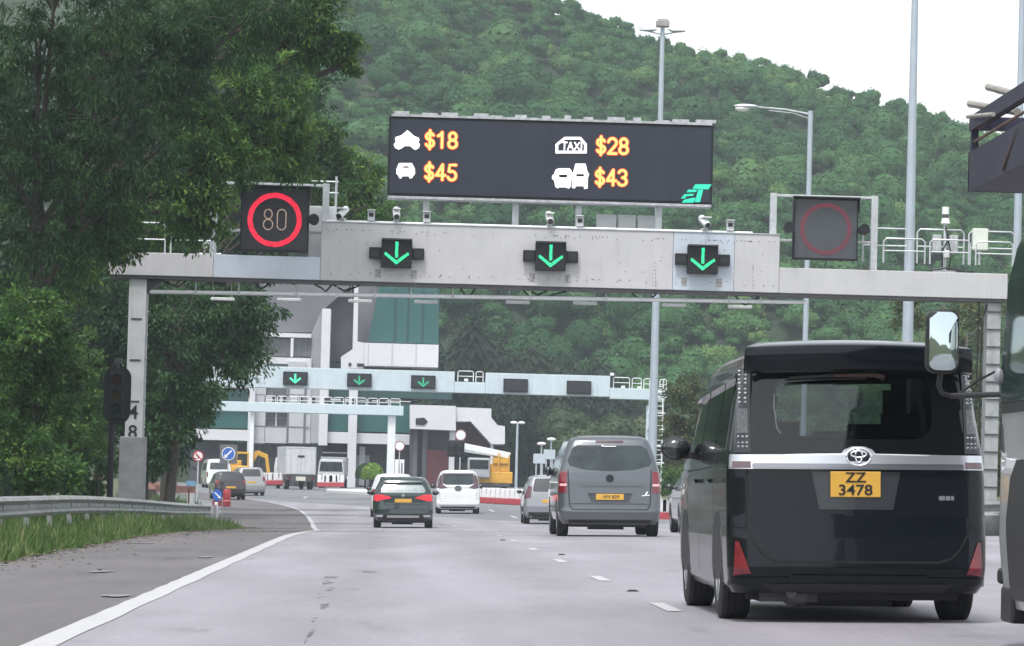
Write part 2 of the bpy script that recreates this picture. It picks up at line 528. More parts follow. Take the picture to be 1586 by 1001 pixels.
def paint_mat(name, col, wear):
    m = bpy.data.materials.new(name); m.use_nodes = True
    n, l = m.node_tree.nodes, m.node_tree.links
    b = n['Principled BSDF']; b.inputs['Roughness'].default_value = .6
    tc = n.new('ShaderNodeTexCoord'); z = n.new('ShaderNodeTexNoise'); z.inputs['Scale'].default_value = 9; z.inputs['Detail'].default_value = 9; z.inputs['Roughness'].default_value = .75
    mp = n.new('ShaderNodeMapping'); mp.inputs['Scale'].default_value = (1, .3, 1); l.new(tc.outputs['Object'], mp.inputs['Vector']); l.new(mp.outputs[0], z.inputs['Vector'])
    r = n.new('ShaderNodeMapRange'); r.inputs['From Min'].default_value = .50; r.inputs['From Max'].default_value = .70; r.inputs['To Max'].default_value = wear
    l.new(z.outputs['Fac'], r.inputs['Value'])
    x = n.new('ShaderNodeMix'); x.data_type = 'RGBA'; x.inputs['A'].default_value = (*col, 1); x.inputs['B'].default_value = (.34, .33, .34, 1)
    l.new(r.outputs[0], x.inputs['Factor']); l.new(x.outputs['Result'], b.inputs['Base Color'])
    return m
line_white = paint_mat('worn_white_road_paint', (.41, .41, .415), .85)
sheet('edge_line', line_white, [(Y, lx(Y) - (.095 if Y < 100 else .07) + .008 * math.sin(Y * 3), lx(Y) + (.095 if Y < 100 else .07) + .008 * math.sin(Y * 5.1)) for Y in np.arange(-10, 236, 1.0)], .0135, 1)
mb = MB()
for X, y0 in ((2.0, 27.3), (6.0, 27.0 - 4.5), (9.7, 27.0)):
    k = 0
    while True:
        Y = y0 - 18 + 9 * k; k += 1
        if Y > 134: break
        q = []
        for yy in (Y, Y + 1, Y + 2):
            for xx in (X - .055, X + .055):
                q.append((xx, yy, zgf(xx, yy) + .0135))
        mb.add(q, [(0, 1, 3, 2), (2, 3, 5, 4)])
struct(mb.build('lane_markings', line_white))
# plaza guide lines beyond the change of surface
mb = MB()
for px, py, Y, ln, wd in ((470, 760, 225, 9, .15), (655, 783, 190, 10, .15), (765, 800, 170, 9, .15), (800, 806, 150, 7, .15)):
    X, _ = P(px, py, Y)
    mb.add([(X - wd / 2, Y, zgf(X, Y) + .006), (X + wd / 2, Y, zgf(X, Y) + .006), (X + wd / 2, Y + ln, zgf(X, Y + ln) + .006), (X - wd / 2, Y + ln, zgf(X, Y + ln) + .006)], [(0, 1, 2, 3)])
struct(mb.build('plaza_markings', line_white))

# a tarred crack in the near lane and tar spots
tar = mat('tar', (.185, .175, .19), .7, var=.3, scale=12)
mb = MB()
def crack(pts, w):
    for (a, b) in zip(pts[:-1], pts[1:]):
        d = Vector((b[0] - a[0], b[1] - a[1], 0)); r = Vector((d.y, -d.x, 0)).normalized()
        q = []
        for p in (a, b):
            for sg in (-1, 1):
                x, y = p[0] + r.x * sg * w / 2 * random.uniform(.5, 1.3), p[1] + r.y * sg * w / 2
                q.append((x, y, zgf(x, y) + .0125))
        mb.add(q, [(0, 1, 3, 2)])
def gp(px, py):
    """where a pixel of the road lies on the ground"""
    lo, hi = 10., 260.
    for _ in range(50):
        m_ = (lo + hi) / 2
        X, Z = P(px, py, m_)
        if Z > zgf(X, m_): lo = m_
        else: hi = m_
    return P(px, py, lo)[0], lo
stain = bpy.data.materials.new('faint_tar_stain'); stain.use_nodes = True
n_, l_ = stain.node_tree.nodes, stain.node_tree.links
b_ = n_['Principled BSDF']; b_.inputs['Base Color'].default_value = (.11, .10, .115, 1); b_.inputs['Roughness'].default_value = .7
tc_n = n_.new('ShaderNodeTexCoord'); mp_n = n_.new('ShaderNodeMapping'); mp_n.inputs['Scale'].default_value = (1, .22, 1)
nz_n = n_.new('ShaderNodeTexNoise'); nz_n.inputs['Scale'].default_value = 7; nz_n.inputs['Detail'].default_value = 8
rg_n = n_.new('ShaderNodeMapRange'); rg_n.inputs['From Min'].default_value = .46; rg_n.inputs['From Max'].default_value = .68; rg_n.inputs['To Max'].default_value = .75
l_.new(tc_n.outputs['Object'], mp_n.inputs['Vector']); l_.new(mp_n.outputs[0], nz_n.inputs['Vector']); l_.new(nz_n.outputs['Fac'], rg_n.inputs['Value']); l_.new(rg_n.outputs[0], b_.inputs['Alpha'])
for (x, y, w, h) in ((507, 903, 11, 4), (512, 915, 9, 3), (497, 925, 8, 5), (503, 940, 7, 5), (488, 958, 6, 9), (480, 985, 4, 14), (515, 896, 12, 2.5)):
    X, Y = gp(x, y); X2, Y2 = gp(x, y - h); sc_ = w * Y / FOC
    q = []
    for k in range(18):
        t = 2 * math.pi * k / 18; r = random.uniform(.7, 1.2)
        a, b = X + sc_ * r * math.cos(t), Y + (Y2 - Y) * r * math.sin(t)
        q.append((a, b, zgf(a, b) + .0125))
    mb.add(q, [tuple(range(18))])
struct(mb.build('road_stain', stain))
mb = MB()
for px, py, a, b in ((573, 887, .10, .5), (155, 887, .14, .5), (178, 925, .12, .35), (318, 864, .1, .6), (215, 842, .3, .3), (430, 828, .12, .6)):
    X, Y = gp(px, py)
    q = []
    for k in range(16):
        t = 2 * math.pi * k / 16; r = random.uniform(.6, 1.1)
        x, y = X + a * r * math.cos(t), Y + b * r * math.sin(t)
        q.append((x, y, zgf(x, y) + .0145))
    mb.add(q, [tuple(range(16))])
struct(mb.build('tar_spots', tar))
# dark road studs between the lane dashes
for i, (px, py) in enumerate(((980, 918), (870, 861), (779, 838))):
    X, Y = gp(px, py)
    mb = MB(); mb.cbox(0, 0, .008, .10, .12, .016); mb.cbox(0, -.01, .02, .07, .07, .01)
    o = mb.build('road_stud', plastic, loc=(X, Y, zgf(X, Y)), bevel=.008)
    tag(o, ['dark road stud on the lane line nearest the black people carrier', 'dark road stud second from the black people carrier on the lane line', 'dark road stud farthest along the lane line towards the green car'][i], 'road stud', 'road studs on the lane line')

# ------------------------------------------------------------------ hill and its forest
_sky = [(300, -330), (500, -210), (700, -100), (890, 0), (960, 26), (1000, 42), (1075, 70), (1110, 67), (1150, 80), (1215, 90), (1300, 122), (1370, 142), (1430, 160), (1490, 186), (1586, 222), (1800, 300), (2300, 420)]
YR, YB = 505., 345.
_sx, _sz = zip(*[P(a, b, YR) for a, b in _sky])
def _nz(x, y, sc, seed):
    return (math.sin(x / sc + seed) * math.cos(y / sc * 1.3 + seed * 2.1) + .5 * math.sin(x / sc * 2.3 + y / sc * 1.7 + seed * 3)) / 1.5
def hill(X, Y):
    r = float(np.interp(X, _sx, _sz)) - 3.0
    t = (Y - YB) / (YR - YB)
    if t <= 0: return 0.6
    if t > 1: return r - (Y - YR) * .25
    n_ = _nz(X, Y, 11, 1.3) * 2.6 + _nz(X, Y, 27, 4.) * 4.0 + _nz(X, Y, 5.5, 2.) * .9
    return 1 + (r - 1) * (t ** .93) + n_ * min(1, 6 * t) * min(1, 5 * (1 - t))
hx = np.arange(-140, 201, 5.); hy = np.arange(YB - 6, YR + 130, 5.)
vs = [(x, y, hill(x, y)) for y in hy for x in hx]
nx = len(hx)
fs = [(j * nx + i, j * nx + i + 1, (j + 1) * nx + i + 1, (j + 1) * nx + i) for j in range(len(hy) - 1) for i in range(nx - 1)]
mb = MB(); mb.add(vs, fs)
struct(mb.build('hill', mat('hill_undergrowth', (.02, .035, .016), .95, var=.4, scale=.4), smooth=True))

forest_leaf = leaf_mat('hill_forest_leaf', (.024, .080, .030), (.056, .150, .050), (.145, .245, .072), .25, .6, .12)
def forest(name, spots, cards, q, m, lobes=(3, 6), nj=.32):
    """many rounded crowns in one mesh: each a low dome of facets under a coat of leaf sprays"""
    C, NR, AX, LN, WD, TN = [], [], [], [], [], []
    th = (np.arange(10) + .5) / 10 * 2 * np.pi
    ph = np.radians(np.array([-18, 8, 32, 55, 78]))
    T, Fi = np.meshgrid(th, ph)
    base_d = np.stack([np.cos(T) * np.cos(Fi), np.sin(T) * np.cos(Fi), np.sin(Fi)], -1).reshape(-1, 3)
    base_w = (2 * np.pi / 10 * np.cos(Fi) * 1.12).ravel()
    for (x, y, z, r, h, tone) in spots:
        k = int(rng.integers(*lobes))
        ang = rng.uniform(0, 2 * np.pi, k); rad_ = rng.uniform(.35, .72, k)
        lob = np.concatenate([[[0, 0, .12]], np.stack([rad_ * np.cos(ang), rad_ * np.sin(ang), rng.uniform(-.25, .3, k)], 1)])
        lr = np.concatenate([[.72], rng.uniform(.34, .55, k)])
        sc = np.array([r, r, h]); o = np.array([x, y, z])
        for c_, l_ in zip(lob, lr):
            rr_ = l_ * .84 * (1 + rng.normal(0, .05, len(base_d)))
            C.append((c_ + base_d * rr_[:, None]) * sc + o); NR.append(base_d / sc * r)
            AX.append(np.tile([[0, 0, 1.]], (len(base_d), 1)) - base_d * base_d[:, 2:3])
            LN.append(np.full(len(base_d), .47 * l_ * h)); WD.append(base_w * l_ * r * 1.35); TN.append(np.full(len(base_d), tone - .12))  # inner domes toned darker, so the shade of leafy gaps is painted in
        n = int(cards * (r / 1.7) ** 1.7)
        w = lr ** 2; which = rng.choice(len(lr), n, p=w / w.sum())
        d = rdir(n); d[:, 2] = np.abs(d[:, 2]) * 1.15 - .3; d = unit(d)
        p = (lob[which] + d * (lr[which] * (1 + rng.normal(.03, .11, n)))[:, None]) * sc + o
        C.append(p); NR.append(d + rng.normal(size=(n, 3)) * nj); AX.append(rng.normal(size=(n, 3)))
        L = q * rng.uniform(.55, 1.5, n); LN.append(L); WD.append(L * .75); TN.append(tone + rng.normal(0, .11, n))
    o = leaf_obj(name, *[np.concatenate(t) for t in (C, NR, AX, LN, WD, TN)], m)
    return struct(o, 'stuff')
spots = []
a0, b0 = P(395, 300, YR)[0] - 9, P(1586, 300, YR)[0] + 12
while len(spots) < 6200:
    y = YB + 2 + (YR + 8 - YB - 2) * random.random() ** .93
    a, b = P(395, 300, y)[0] - 9, P(1586, 300, y)[0] + 12
    x = random.uniform(a0, b0)
    if not a < x < b: continue
    r = min(3.4, .80 + random.expovariate(1 / .52))
    if y > YR - 22: r = min(r, 1.05 + .3 * random.random())
    tone = .44 + .26 * _nz(x, y, 13, 7.7) + .12 * _nz(x, y, 4, 3.1) + random.gauss(0, .17)
    spots.append((x, y, hill(x, y) + .7 + r * random.uniform(.3, .9) + random.uniform(-.3, .6), r, r * random.uniform(.65, 1.35), tone))
print('hill crowns', len(spots))
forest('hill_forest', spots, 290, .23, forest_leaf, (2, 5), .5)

# darker tall wood at the foot of the hill, behind the toll buildings
wood_leaf = leaf_mat('dark_wood_leaf', (.014, .027, .016), (.027, .045, .026), (.055, .075, .038), .25, .65, .2)
spots = []
for i in range(120):
    y = random.uniform(322, 344); px = random.uniform(560, 900 + 200 * (y - 322) / 22)
    x = P(px, 600, y)[0]
    h = float(np.interp(px, [560, 690, 900, 1050, 1100], [6.5, 6.5, 5.0, 3.0, 2.5])) * random.uniform(.8, 1.25)
    spots.append((x, y, 1.0 + h * random.uniform(.5, 1.25), random.uniform(1.6, 2.6), h, .4 + random.gauss(0, .2)))
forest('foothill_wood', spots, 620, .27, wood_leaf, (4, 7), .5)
spots = []
for i in range(150):
    y = random.uniform(300, 342); px = random.uniform(800, 1600)
    x = P(px, 640, y)[0]
    if x < 13: continue
    r = random.uniform(1.3, 2.6)
    spots.append((x, y, 1.6 + random.uniform(0, 4.2), r, r * 1.1, .55 + random.gauss(0, .2)))
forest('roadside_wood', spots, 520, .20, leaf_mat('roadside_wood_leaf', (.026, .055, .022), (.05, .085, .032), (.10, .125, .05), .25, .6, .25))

# ------------------------------------------------------------------ near gantry
GY = 92.3
def rect(mb, x0, y0, x1, y1, Y, depth, front=0.):
    """a box whose front face fills the given corners of the photograph at distance Y"""
    a, b = P(x0, y0, Y), P(x1, y1, Y)
    return mb.box(min(a[0], b[0]), max(a[0], b[0]), Y - front, Y + depth, min(a[1], b[1]), max(a[1], b[1]))
def pt(px, py, Y):
    x, z = P(px, py, Y); return (x, Y, z)
def polyw(pts, Y):
    return [P(a, b, Y) for a, b in pts]

gx, _ = P(850, 440, GY)
gan = thing('sign_gantry', 'weathered grey steel gantry spanning the near lanes, numbered 48 on its left column', 'gantry', (gx, GY + .4, zgf(gx, GY)))
ZB = P(850, 444, GY)[1]            # underside
ZT = P(850, 354, GY)[1]            # top of the deep middle
ZL = P(330, 394, GY)[1]            # top of the shallow ends
xs_ = [P(a, 420, GY)[0] for a in (168, 330, 496, 1042, 1137, 1207, 1558)]
D0, D1 = GY, GY + .85
for (x0, x1, zt, m, nm) in ((xs_[0], xs_[1], ZL, beam_grey, 'beam_section'), (xs_[1], xs_[2], ZL, beam_blue, 'beam_section'), (xs_[2], xs_[3], ZT, beam_grey, 'beam_section'),
                            (xs_[3], xs_[4], ZT, beam_blue, 'beam_section'), (xs_[4], xs_[5], ZT, beam_grey, 'beam_section'), (xs_[5], xs_[6] + .05, ZL + .06, beam_grey, 'beam_section')):
    mb = MB(); mb.box(x0 + .003, x1 - .003, D0, D1, ZB, zt)
    o = mb.build(nm, m, gan, world=True, bevel=.012)
    if m is beam_blue: o['label'] = 'fresher bluish grey panel of the beam'
mb = MB()
mb.box(xs_[0] + .05, xs_[6], D0 + .03, D1 - .03, ZB - .07, ZB - .003)
mb.build('bottom_flange', dark_metal, gan, world=True)
mb = MB()
for i in range(170):
    x = random.uniform(xs_[2] + .1, xs_[5] - .1)
    z = random.choice([ZB + .16, ZB + .16, ZB + .2, ZT - .17, ZT - .17, ZT - .22, random.uniform(ZB + .2, ZT - .2)])
    if abs(z - ZB - .16) < .02: x = round(x / .235) * .235
    mb.disc(x, z, .012, .012, D0 - .008, D0 + .005, 8)
for px in (1012, 1016, 640, 590, 830, 880, 1062, 1110, 1167):     # joints and runs of grime below the signals
    x = P(px, 400, GY)[0]
    for k in range(7):
        mb.disc(x + random.uniform(-.01, .01), ZB + .1 + k * .09, .01, .01, D0 - .007, D0 + .005, 6)
mb.build('rivets', dark_metal, gan, world=True)['kind'] = 'stuff'
mb = MB()
for px in (585, 641, 824, 880, 1060, 1114):
    x = P(px, 425, GY)[0]
    mb.box(x - .07, x + .07, D0 - .004, D0 + .01, ZB + .1, ZB + .3)
build_each(mb, 'patch_plate', mat('stained_patch', (.30, .295, .29), .7, var=.5, scale=14), gan, world=True)
# cover strip and ragged flashing on top of the middle
mb = MB(); mb.box(xs_[2], xs_[5], D0 - .02, D1 + .02, ZT + .003, ZT + .025)
mb.build('top_flashing', steel, gan, world=True)

# left column with its number
cxl = P(213, 560, GY)[0]
cx0, cx1 = P(200, 430, GY)[0], P(227, 430, GY)[0]
zg0 = zgf(cxl, GY)
mb = MB(); mb.box(cx0, cx1, D0 + .12, D1 - .12, zg0 - .2, ZB - .073)
col_m = mat('pale_column_paint', (.48, .49, .50), .6, var=.12, scale=2.5, streak=.55, dirt=(.25, .25, .25))
col = mb.build('column', col_m, gan, world=True, bevel=.015)
mb = MB()
for py in (494, 558, 622):
    a = P(208, py, GY + .1)
    mb.box(cx0 + .07, cx1 - .09, D0 + .108, D0 + .14, a[1] - .022, a[1] + .022)
build_each(mb, 'slot', dark_metal, col, world=True)
for ch, py in (('4', 638), ('8', 669)):
    a = P(203, py, GY + .1)
    text_mb(ch, .33, (cx0 + cx1) / 2 - .02, a[1], D0 + .112, bold=.012).build('number', plastic, col, world=True)
mb = MB()
a, b = P(185, 676, GY - .1), P(221, 776, GY - .1)
mb.box(a[0], b[0], D0 - .05, D1, zg0 - .2, a[1])
mb.build('column_casing', mat('zinc_casing', (.23, .235, .24), .6, .2, var=.2, scale=3, streak=.4), gan, world=True, bevel=.02)
mb = MB()
mb.prism([(cx1, ZB - .075), (cx1 + .42, ZB - .075), (cx1, ZB - .42)], D0 + .2, D1 - .2)
mb.build('haunch', dark_metal, gan, world=True)
mb = MB()
for k in range(9):
    z = zg0 + .8 + k * .55
    mb.cyl((cx1 + .0, D0 + .3, z), (cx1 + .05, D0 + .3, z), .03, n=8)
mb.cyl((cx1 + .025, D0 + .3, zg0), (cx1 + .025, D0 + .3, ZB - .45), .018, n=6)
mb.build('conduit', steel, gan, world=True)
# right column: a ladder-like post with cables
rx0, rx1 = P(1531, 470, GY)[0], P(1552, 470, GY)[0]
mb = MB()
mb.box(rx0, rx1, D0 + .15, D1 - .15, zgf(14, GY) - .2, ZB - .073)
rc = mb.build('column', mat('dull_column_paint', (.33, .34, .35), .6, var=.2, scale=4, streak=.5), gan, world=True, bevel=.01)
mb = MB()
for k in range(13):
    z = zgf(14, GY) + .3 + k * .42
    mb.box(rx0 - .008, rx1 + .008, D0 + .12, D0 + .149, z, z + .03)
build_each(mb, 'band', dark_metal, rc, world=True)
mb = MB()
mb.tube([(rx0 + .02, D0 + .2, ZB - .1), (rx0 - .12, D0 + .18, ZB - .5), (rx0 - .14, D0 + .18, 3.), (rx0 - .13, D0 + .18, zgf(14, GY))], .022, 6)
mb.tube([(rx0 - .2, D0 + .2, ZB - .08), (rx0 - .2, D0 + .18, ZB - .6), (rx0 - .24, D0 + .18, 2.6), (rx0 - .22, D0 + .18, zgf(14, GY))], .02, 6)
build_each(mb, 'cable', plastic, gan, world=True)
# conduit slung under the beam
a, b = P(232, 452, GY + .2), P(1248, 468, GY + .2)
pz0, pz1, px0_, px1_ = a[1], b[1], a[0], b[0]
mb = MB(); mb.cyl((a[0], GY + .25, pz0), (b[0], GY + .25, pz1), .050, n=10)
pipe = mb.build('slung_pipe', white_paint, gan, world=True, smooth=True)
for px in (302, 369, 458, 522, 581, 637, 702, 822, 940, 995, 1130, 1180):
    x = P(px, 450, GY)[0]; zp = pz0 + (pz1 - pz0) * (x - px0_) / (px1_ - px0_)
    mb = MB(); mb.box(x - .016, x + .016, GY + .24, GY + .26, zp + .03, ZB - .07)
    mb.box(x - .03, x + .03, GY + .2, GY + .3, zp - .05, zp + .05)
    mb.build('pipe_hanger', steel, gan, world=True)
mb = MB()
for px in (268, 405, 500, 536, 725, 830, 850, 1000, 1160):
    x = P(px, 446, GY)[0]
    w_ = random.uniform(.15, .45)
    mb.tube([(x - w_, GY + .5, ZB - .08), (x - .2 * w_, GY + .45, ZB - random.uniform(.16, .3)), (x + .3 * w_, GY + .42, ZB - random.uniform(.16, .28)), (x + w_, GY + .5, ZB - .08)], .022, 6)
build_each(mb, 'loose_cable', plastic, gan, world=True)

# handrails on the gantry ends
def hoop(mb, px0, px1, pyt, pyb, Y, r=.022):
    x0, x1 = P(px0, pyb, Y)[0], P(px1, pyb, Y)[0]
    xm = (px0 + px1) / 2
    zt, zb = P(xm, pyt, Y)[1], P(xm, pyb, Y)[1]
    mb.tube([(x0, Y, zb), (x0, Y, zt - .07), (x0 + .07, Y, zt), (x1 - .07, Y, zt), (x1, Y, zt - .07), (x1, Y, zb)], r, 6)
    zm = (zt + zb) / 2
    mb.tube([(x0, Y, zm), (x1, Y, zm)], r * .8, 6)
rg = 'hooped handrails on the grey gantry'
def railing(hoops, Y, label):
    x0 = P((hoops[0][0] + hoops[-1][1]) / 2, hoops[0][3], Y)
    t = thing('handrail', label, 'handrail', (x0[0], Y, x0[1]), group=rg)
    for h in hoops:
        mb = MB(); hoop(mb, *h, Y); build_each(mb, 'hoop', steel, t, world=True, smooth=True)
railing([(190, 255, 345, 396), (264, 330, 348, 397)], GY + .12, 'hooped steel handrail left on the gantry, half hidden by leaves')
railing([(1368, 1432, 370, 408), (1440, 1502, 372, 410), (1511, 1568, 375, 412)], GY + .1, 'front row of hooped handrails on the right gantry end')
railing([(1336, 1405, 354, 407), (1420, 1492, 356, 409), (1500, 1570, 359, 411)], GY + .72, 'back row of taller handrails behind the camera mast')

# pipe rail along the middle with what stands on it
zr = (P(510, 346, GY)[1] + P(1165, 357, GY)[1]) / 2
r0, r1 = P(506, 346, GY)[0], P(1166, 357, GY)[0]
mb = MB(); mb.cyl((r0, GY + .1, zr), (r1, GY + .1, zr), .033, n=10)
for k in range(12):
    x = r0 + .1 + (r1 - r0 - .2) * k / 11
    mb.box(x - .02, x + .02, GY + .08, GY + .12, ZT + .025, zr - .01)
mb.build('equipment_rail', white_paint, gan, world=True, smooth=True)
cam_lab = {530: 'white bullet camera turned aside, nearest the lit speed sign', 614: 'white bullet camera above the leftmost green lane arrow of the grey gantry',
           851: 'white bullet camera above the middle green lane arrow', 1091: 'white bullet camera above the rightmost green lane arrow of the grey gantry'}
for px, py, yaw in ((531, 330, -.45), (614, 331, .05), (851, 338, .1), (1091, 344, .35)):
    x, z = P(px, py, GY + .1)
    t = thing('security_camera', cam_lab[530 if px == 531 else px], 'camera', (x, GY + .1, zr + .035), rz=yaw, group='white cameras along the grey gantry')
    h = z - zr - .03
    mb = MB(); mb.cyl((0, 0, 0), (0, 0, h), .022, n=8); mb.cbox(0, 0, .02, .13, .13, .05); mb.build('bracket', steel, t)
    mb = MB(); mb.cyl((0, -.20, h - .10), (0, .17, h + .10), .085, n=16); mb.box(-.085, .085, -.24, .16, h + .09, h + .115)
    c_ = mb.build('housing', white_plastic, t, smooth=True)
    mb = MB(); mb.cyl((0, -.214, h - .1075), (0, -.201, h - .1005), .068, n=14); mb.build('lens', glass, c_)
sl = ['small grey sensor box between the two leftmost white cameras', 'small grey sensor box right of the leftmost lane arrow, below the toll display', 'small grey sensor box right of the middle camera, below the toll display', 'small grey sensor box at the right end of the equipment rail']
for i, (px, py) in enumerate(((575, 336), (661, 338), (898, 344), (1131, 346))):
    x, z = P(px, py, GY + .1)
    t = thing('lane_sensor', sl[i], 'sensor', (x, GY + .12, zr + .035), group='sensor boxes along the grey gantry')
    mb = MB(); mb.cbox(0, 0, .12, .17, .2, .24); mb.cbox(0, -.03, .25, .2, .3, .025); mb.build('housing', mat('grey_housing_%d' % i, (.55, .57, .59), .5, var=.1) if i == 0 else bpy.data.materials['grey_housing_0'], t, bevel=.01)
    mb = MB(); mb.cbox(0, -.104, .14, .11, .01, .09); mb.build('face', plastic, t)
# thin posts and cabinets
for i, (a, b, l) in enumerate(((925, 955, 'leftmost of three pale cabinets behind the gantry beam'), (958, 985, 'middle of three pale cabinets behind the gantry beam'), (988, 1014, 'rightmost of three pale cabinets behind the gantry beam, beside the tall pole'))):
    Y = GY + 1.0
    p, q = P(a, 333, Y), P(b, 333, Y)
    zt = P(970, 333, Y)[1]
    t = thing('control_cabinet', l, 'cabinet', ((p[0] + q[0]) / 2, Y + .2, ZT - .3), group='cabinets behind the gantry beam')
    mb = MB(); mb.cbox(0, 0, (zt - ZT + .3) / 2, q[0] - p[0], .35, zt - ZT + .3); mb.build('body', white_plastic, t, bevel=.01)
    mb = MB(); mb.cbox(0, -.18, (zt - ZT + .3) / 2, q[0] - p[0] - .06, .012, zt - ZT + .2); mb.cbox(.13, -.192, (zt - ZT + .3) * .6, .02, .02, .06); mb.build('door', white_plastic, t, bevel=.004)
mb = MB(); mb.box(P(920, 340, GY)[0], P(1018, 340, GY)[0], D1 + .01, D1 + .62, ZT - .36, ZT - .303); mb.build('platform', steel, gan, world=True)

# mast with equipment on the right end
x, z = P(1463, 405, GY + .45)
mt = thing('camera_mast', 'short mast with twin grey boxes and a white dome camera on the right gantry end', 'camera mast', (x, GY + .45, ZL + .06))
mb = MB(); mb.cyl((0, 0, 0), (0, 0, 1.2), .04, n=10); mb.cbox(0, 0, .03, .5, .4, .06); mb.build('pole', bpy.data.materials['grey_housing_0'], mt)
mb = MB(); mb.cbox(-.2, 0, .72, .2, .22, .4); mb.cbox(.2, 0, .72, .2, .22, .4); build_each(mb, 'equipment_box', mat('streaked_grey_box', (.42, .43, .44), .6, var=.3, scale=9, streak=.6), mt, bevel=.012)
mb = MB(); mb.tube([(-.06, -.1, .1), (-.1, -.2, .5), (.05, -.16, .8), (0, -.08, 1.1)], .022, 6); mb.tube([(.1, -.1, .05), (.12, -.2, .5), (.02, -.16, .9), (0, -.08, 1.15)], .018, 6); mb.tube([(-.4, -.2, .05), (0, -.25, .12), (.5, -.2, .03), (.7, -.1, .05)], .03, 6); build_each(mb, 'cable', plastic, mt)
mb = MB(); mb.cyl((0, 0, 1.2), (0, 0, 1.33), .11, .085, n=14); mb.cyl((0, 0, 1.42), (0, 0, 1.6), .085, n=14); mb.cyl((.02, -.1, .38), (.02, -.1, .55), .09, n=12); mb.build('dome_camera', white_plastic, mt, smooth=True)
mb = MB(); mb.ell((0, 0, 1.36), .075, .075, .09); mb.build('dome', glass, mt, smooth=True)
x, z = P(1518, 371, GY + .6)
t = thing('junction_box', 'cream square box clamped to the right handrail', 'box', (x, GY + .62, z))
mb = MB(); mb.cbox(0, 0, 0, .37, .2, .52); mb.build('body', mat('cream_box', (.66, .69, .62), .5, var=.05), t, bevel=.02)
mb = MB(); mb.cbox(0, .06, -.43, .05, .05, .36); mb.build('stand', steel, t)
x, z = P(317, 378, GY + .3)
t = thing('security_camera', 'small white camera low on the left gantry end among cables', 'camera', (x, GY + .3, ZL), group='white cameras along the grey gantry')
mb = MB(); mb.cyl((0, 0, 0), (0, 0, .2), .02, n=6); mb.cyl((-.15, 0, .02), (.4, 0, .03), .025, n=6); mb.build('bracket', steel, t)
mb = MB(); mb.cyl((.02, -.15, .23), (.02, .12, .26), .08, n=12); mb.build('housing', white_plastic, t, smooth=True)

# lane signals: black cross-shaped box with a green arrow of lamps
green_led = led('green_signal_lamps', (.02, .85, .36), .7, cell=26)
green_dim = led('weak_green_signal_lamps', (.02, .70, .36), .5, cell=26)
gl = ['leftmost green arrow lane signal on the grey gantry', 'middle green arrow lane signal on the grey gantry', 'green arrow lane signal on the bluish panel of the grey gantry']
for i, (px, py) in enumerate(((614.3, 393.5), (852.5, 398), (1087.5, 403))):
    x, z = P(px, py, GY)
    t = thing('lane_signal', gl[i], 'lane signal', (x, GY, z), group='green arrow signals on the grey gantry')
    mb = MB(); mb.box(-.365, .365, -.22, -.004, -.335, .335); mb.box(-.655, -.367, -.15, -.004, -.13, .14); mb.box(.367, .655, -.15, -.004, -.13, .14)
    mb.build('housing', black_box, t, bevel=.012)
    mb = MB()
    for q in ((-.655, -.367), (.367, .655)):
        mb.box(q[0] + .05, q[1] - .05, -.156, -.149, -.07, .08)
    mb.box(-.37, .37, -.34, -.222, .337, .352); mb.build('visor', plastic, t)
    mb = MB(); mb.box(-.036, .036, -.232, -.221, -.10, .28)
    A = [(-.30, -.025), (-.27, .035), (0, -.165), (.27, .035), (.30, -.025), (0, -.265)]
    mb.prism(A, -.232, -.221)
    mb.build('arrow', green_led, t)

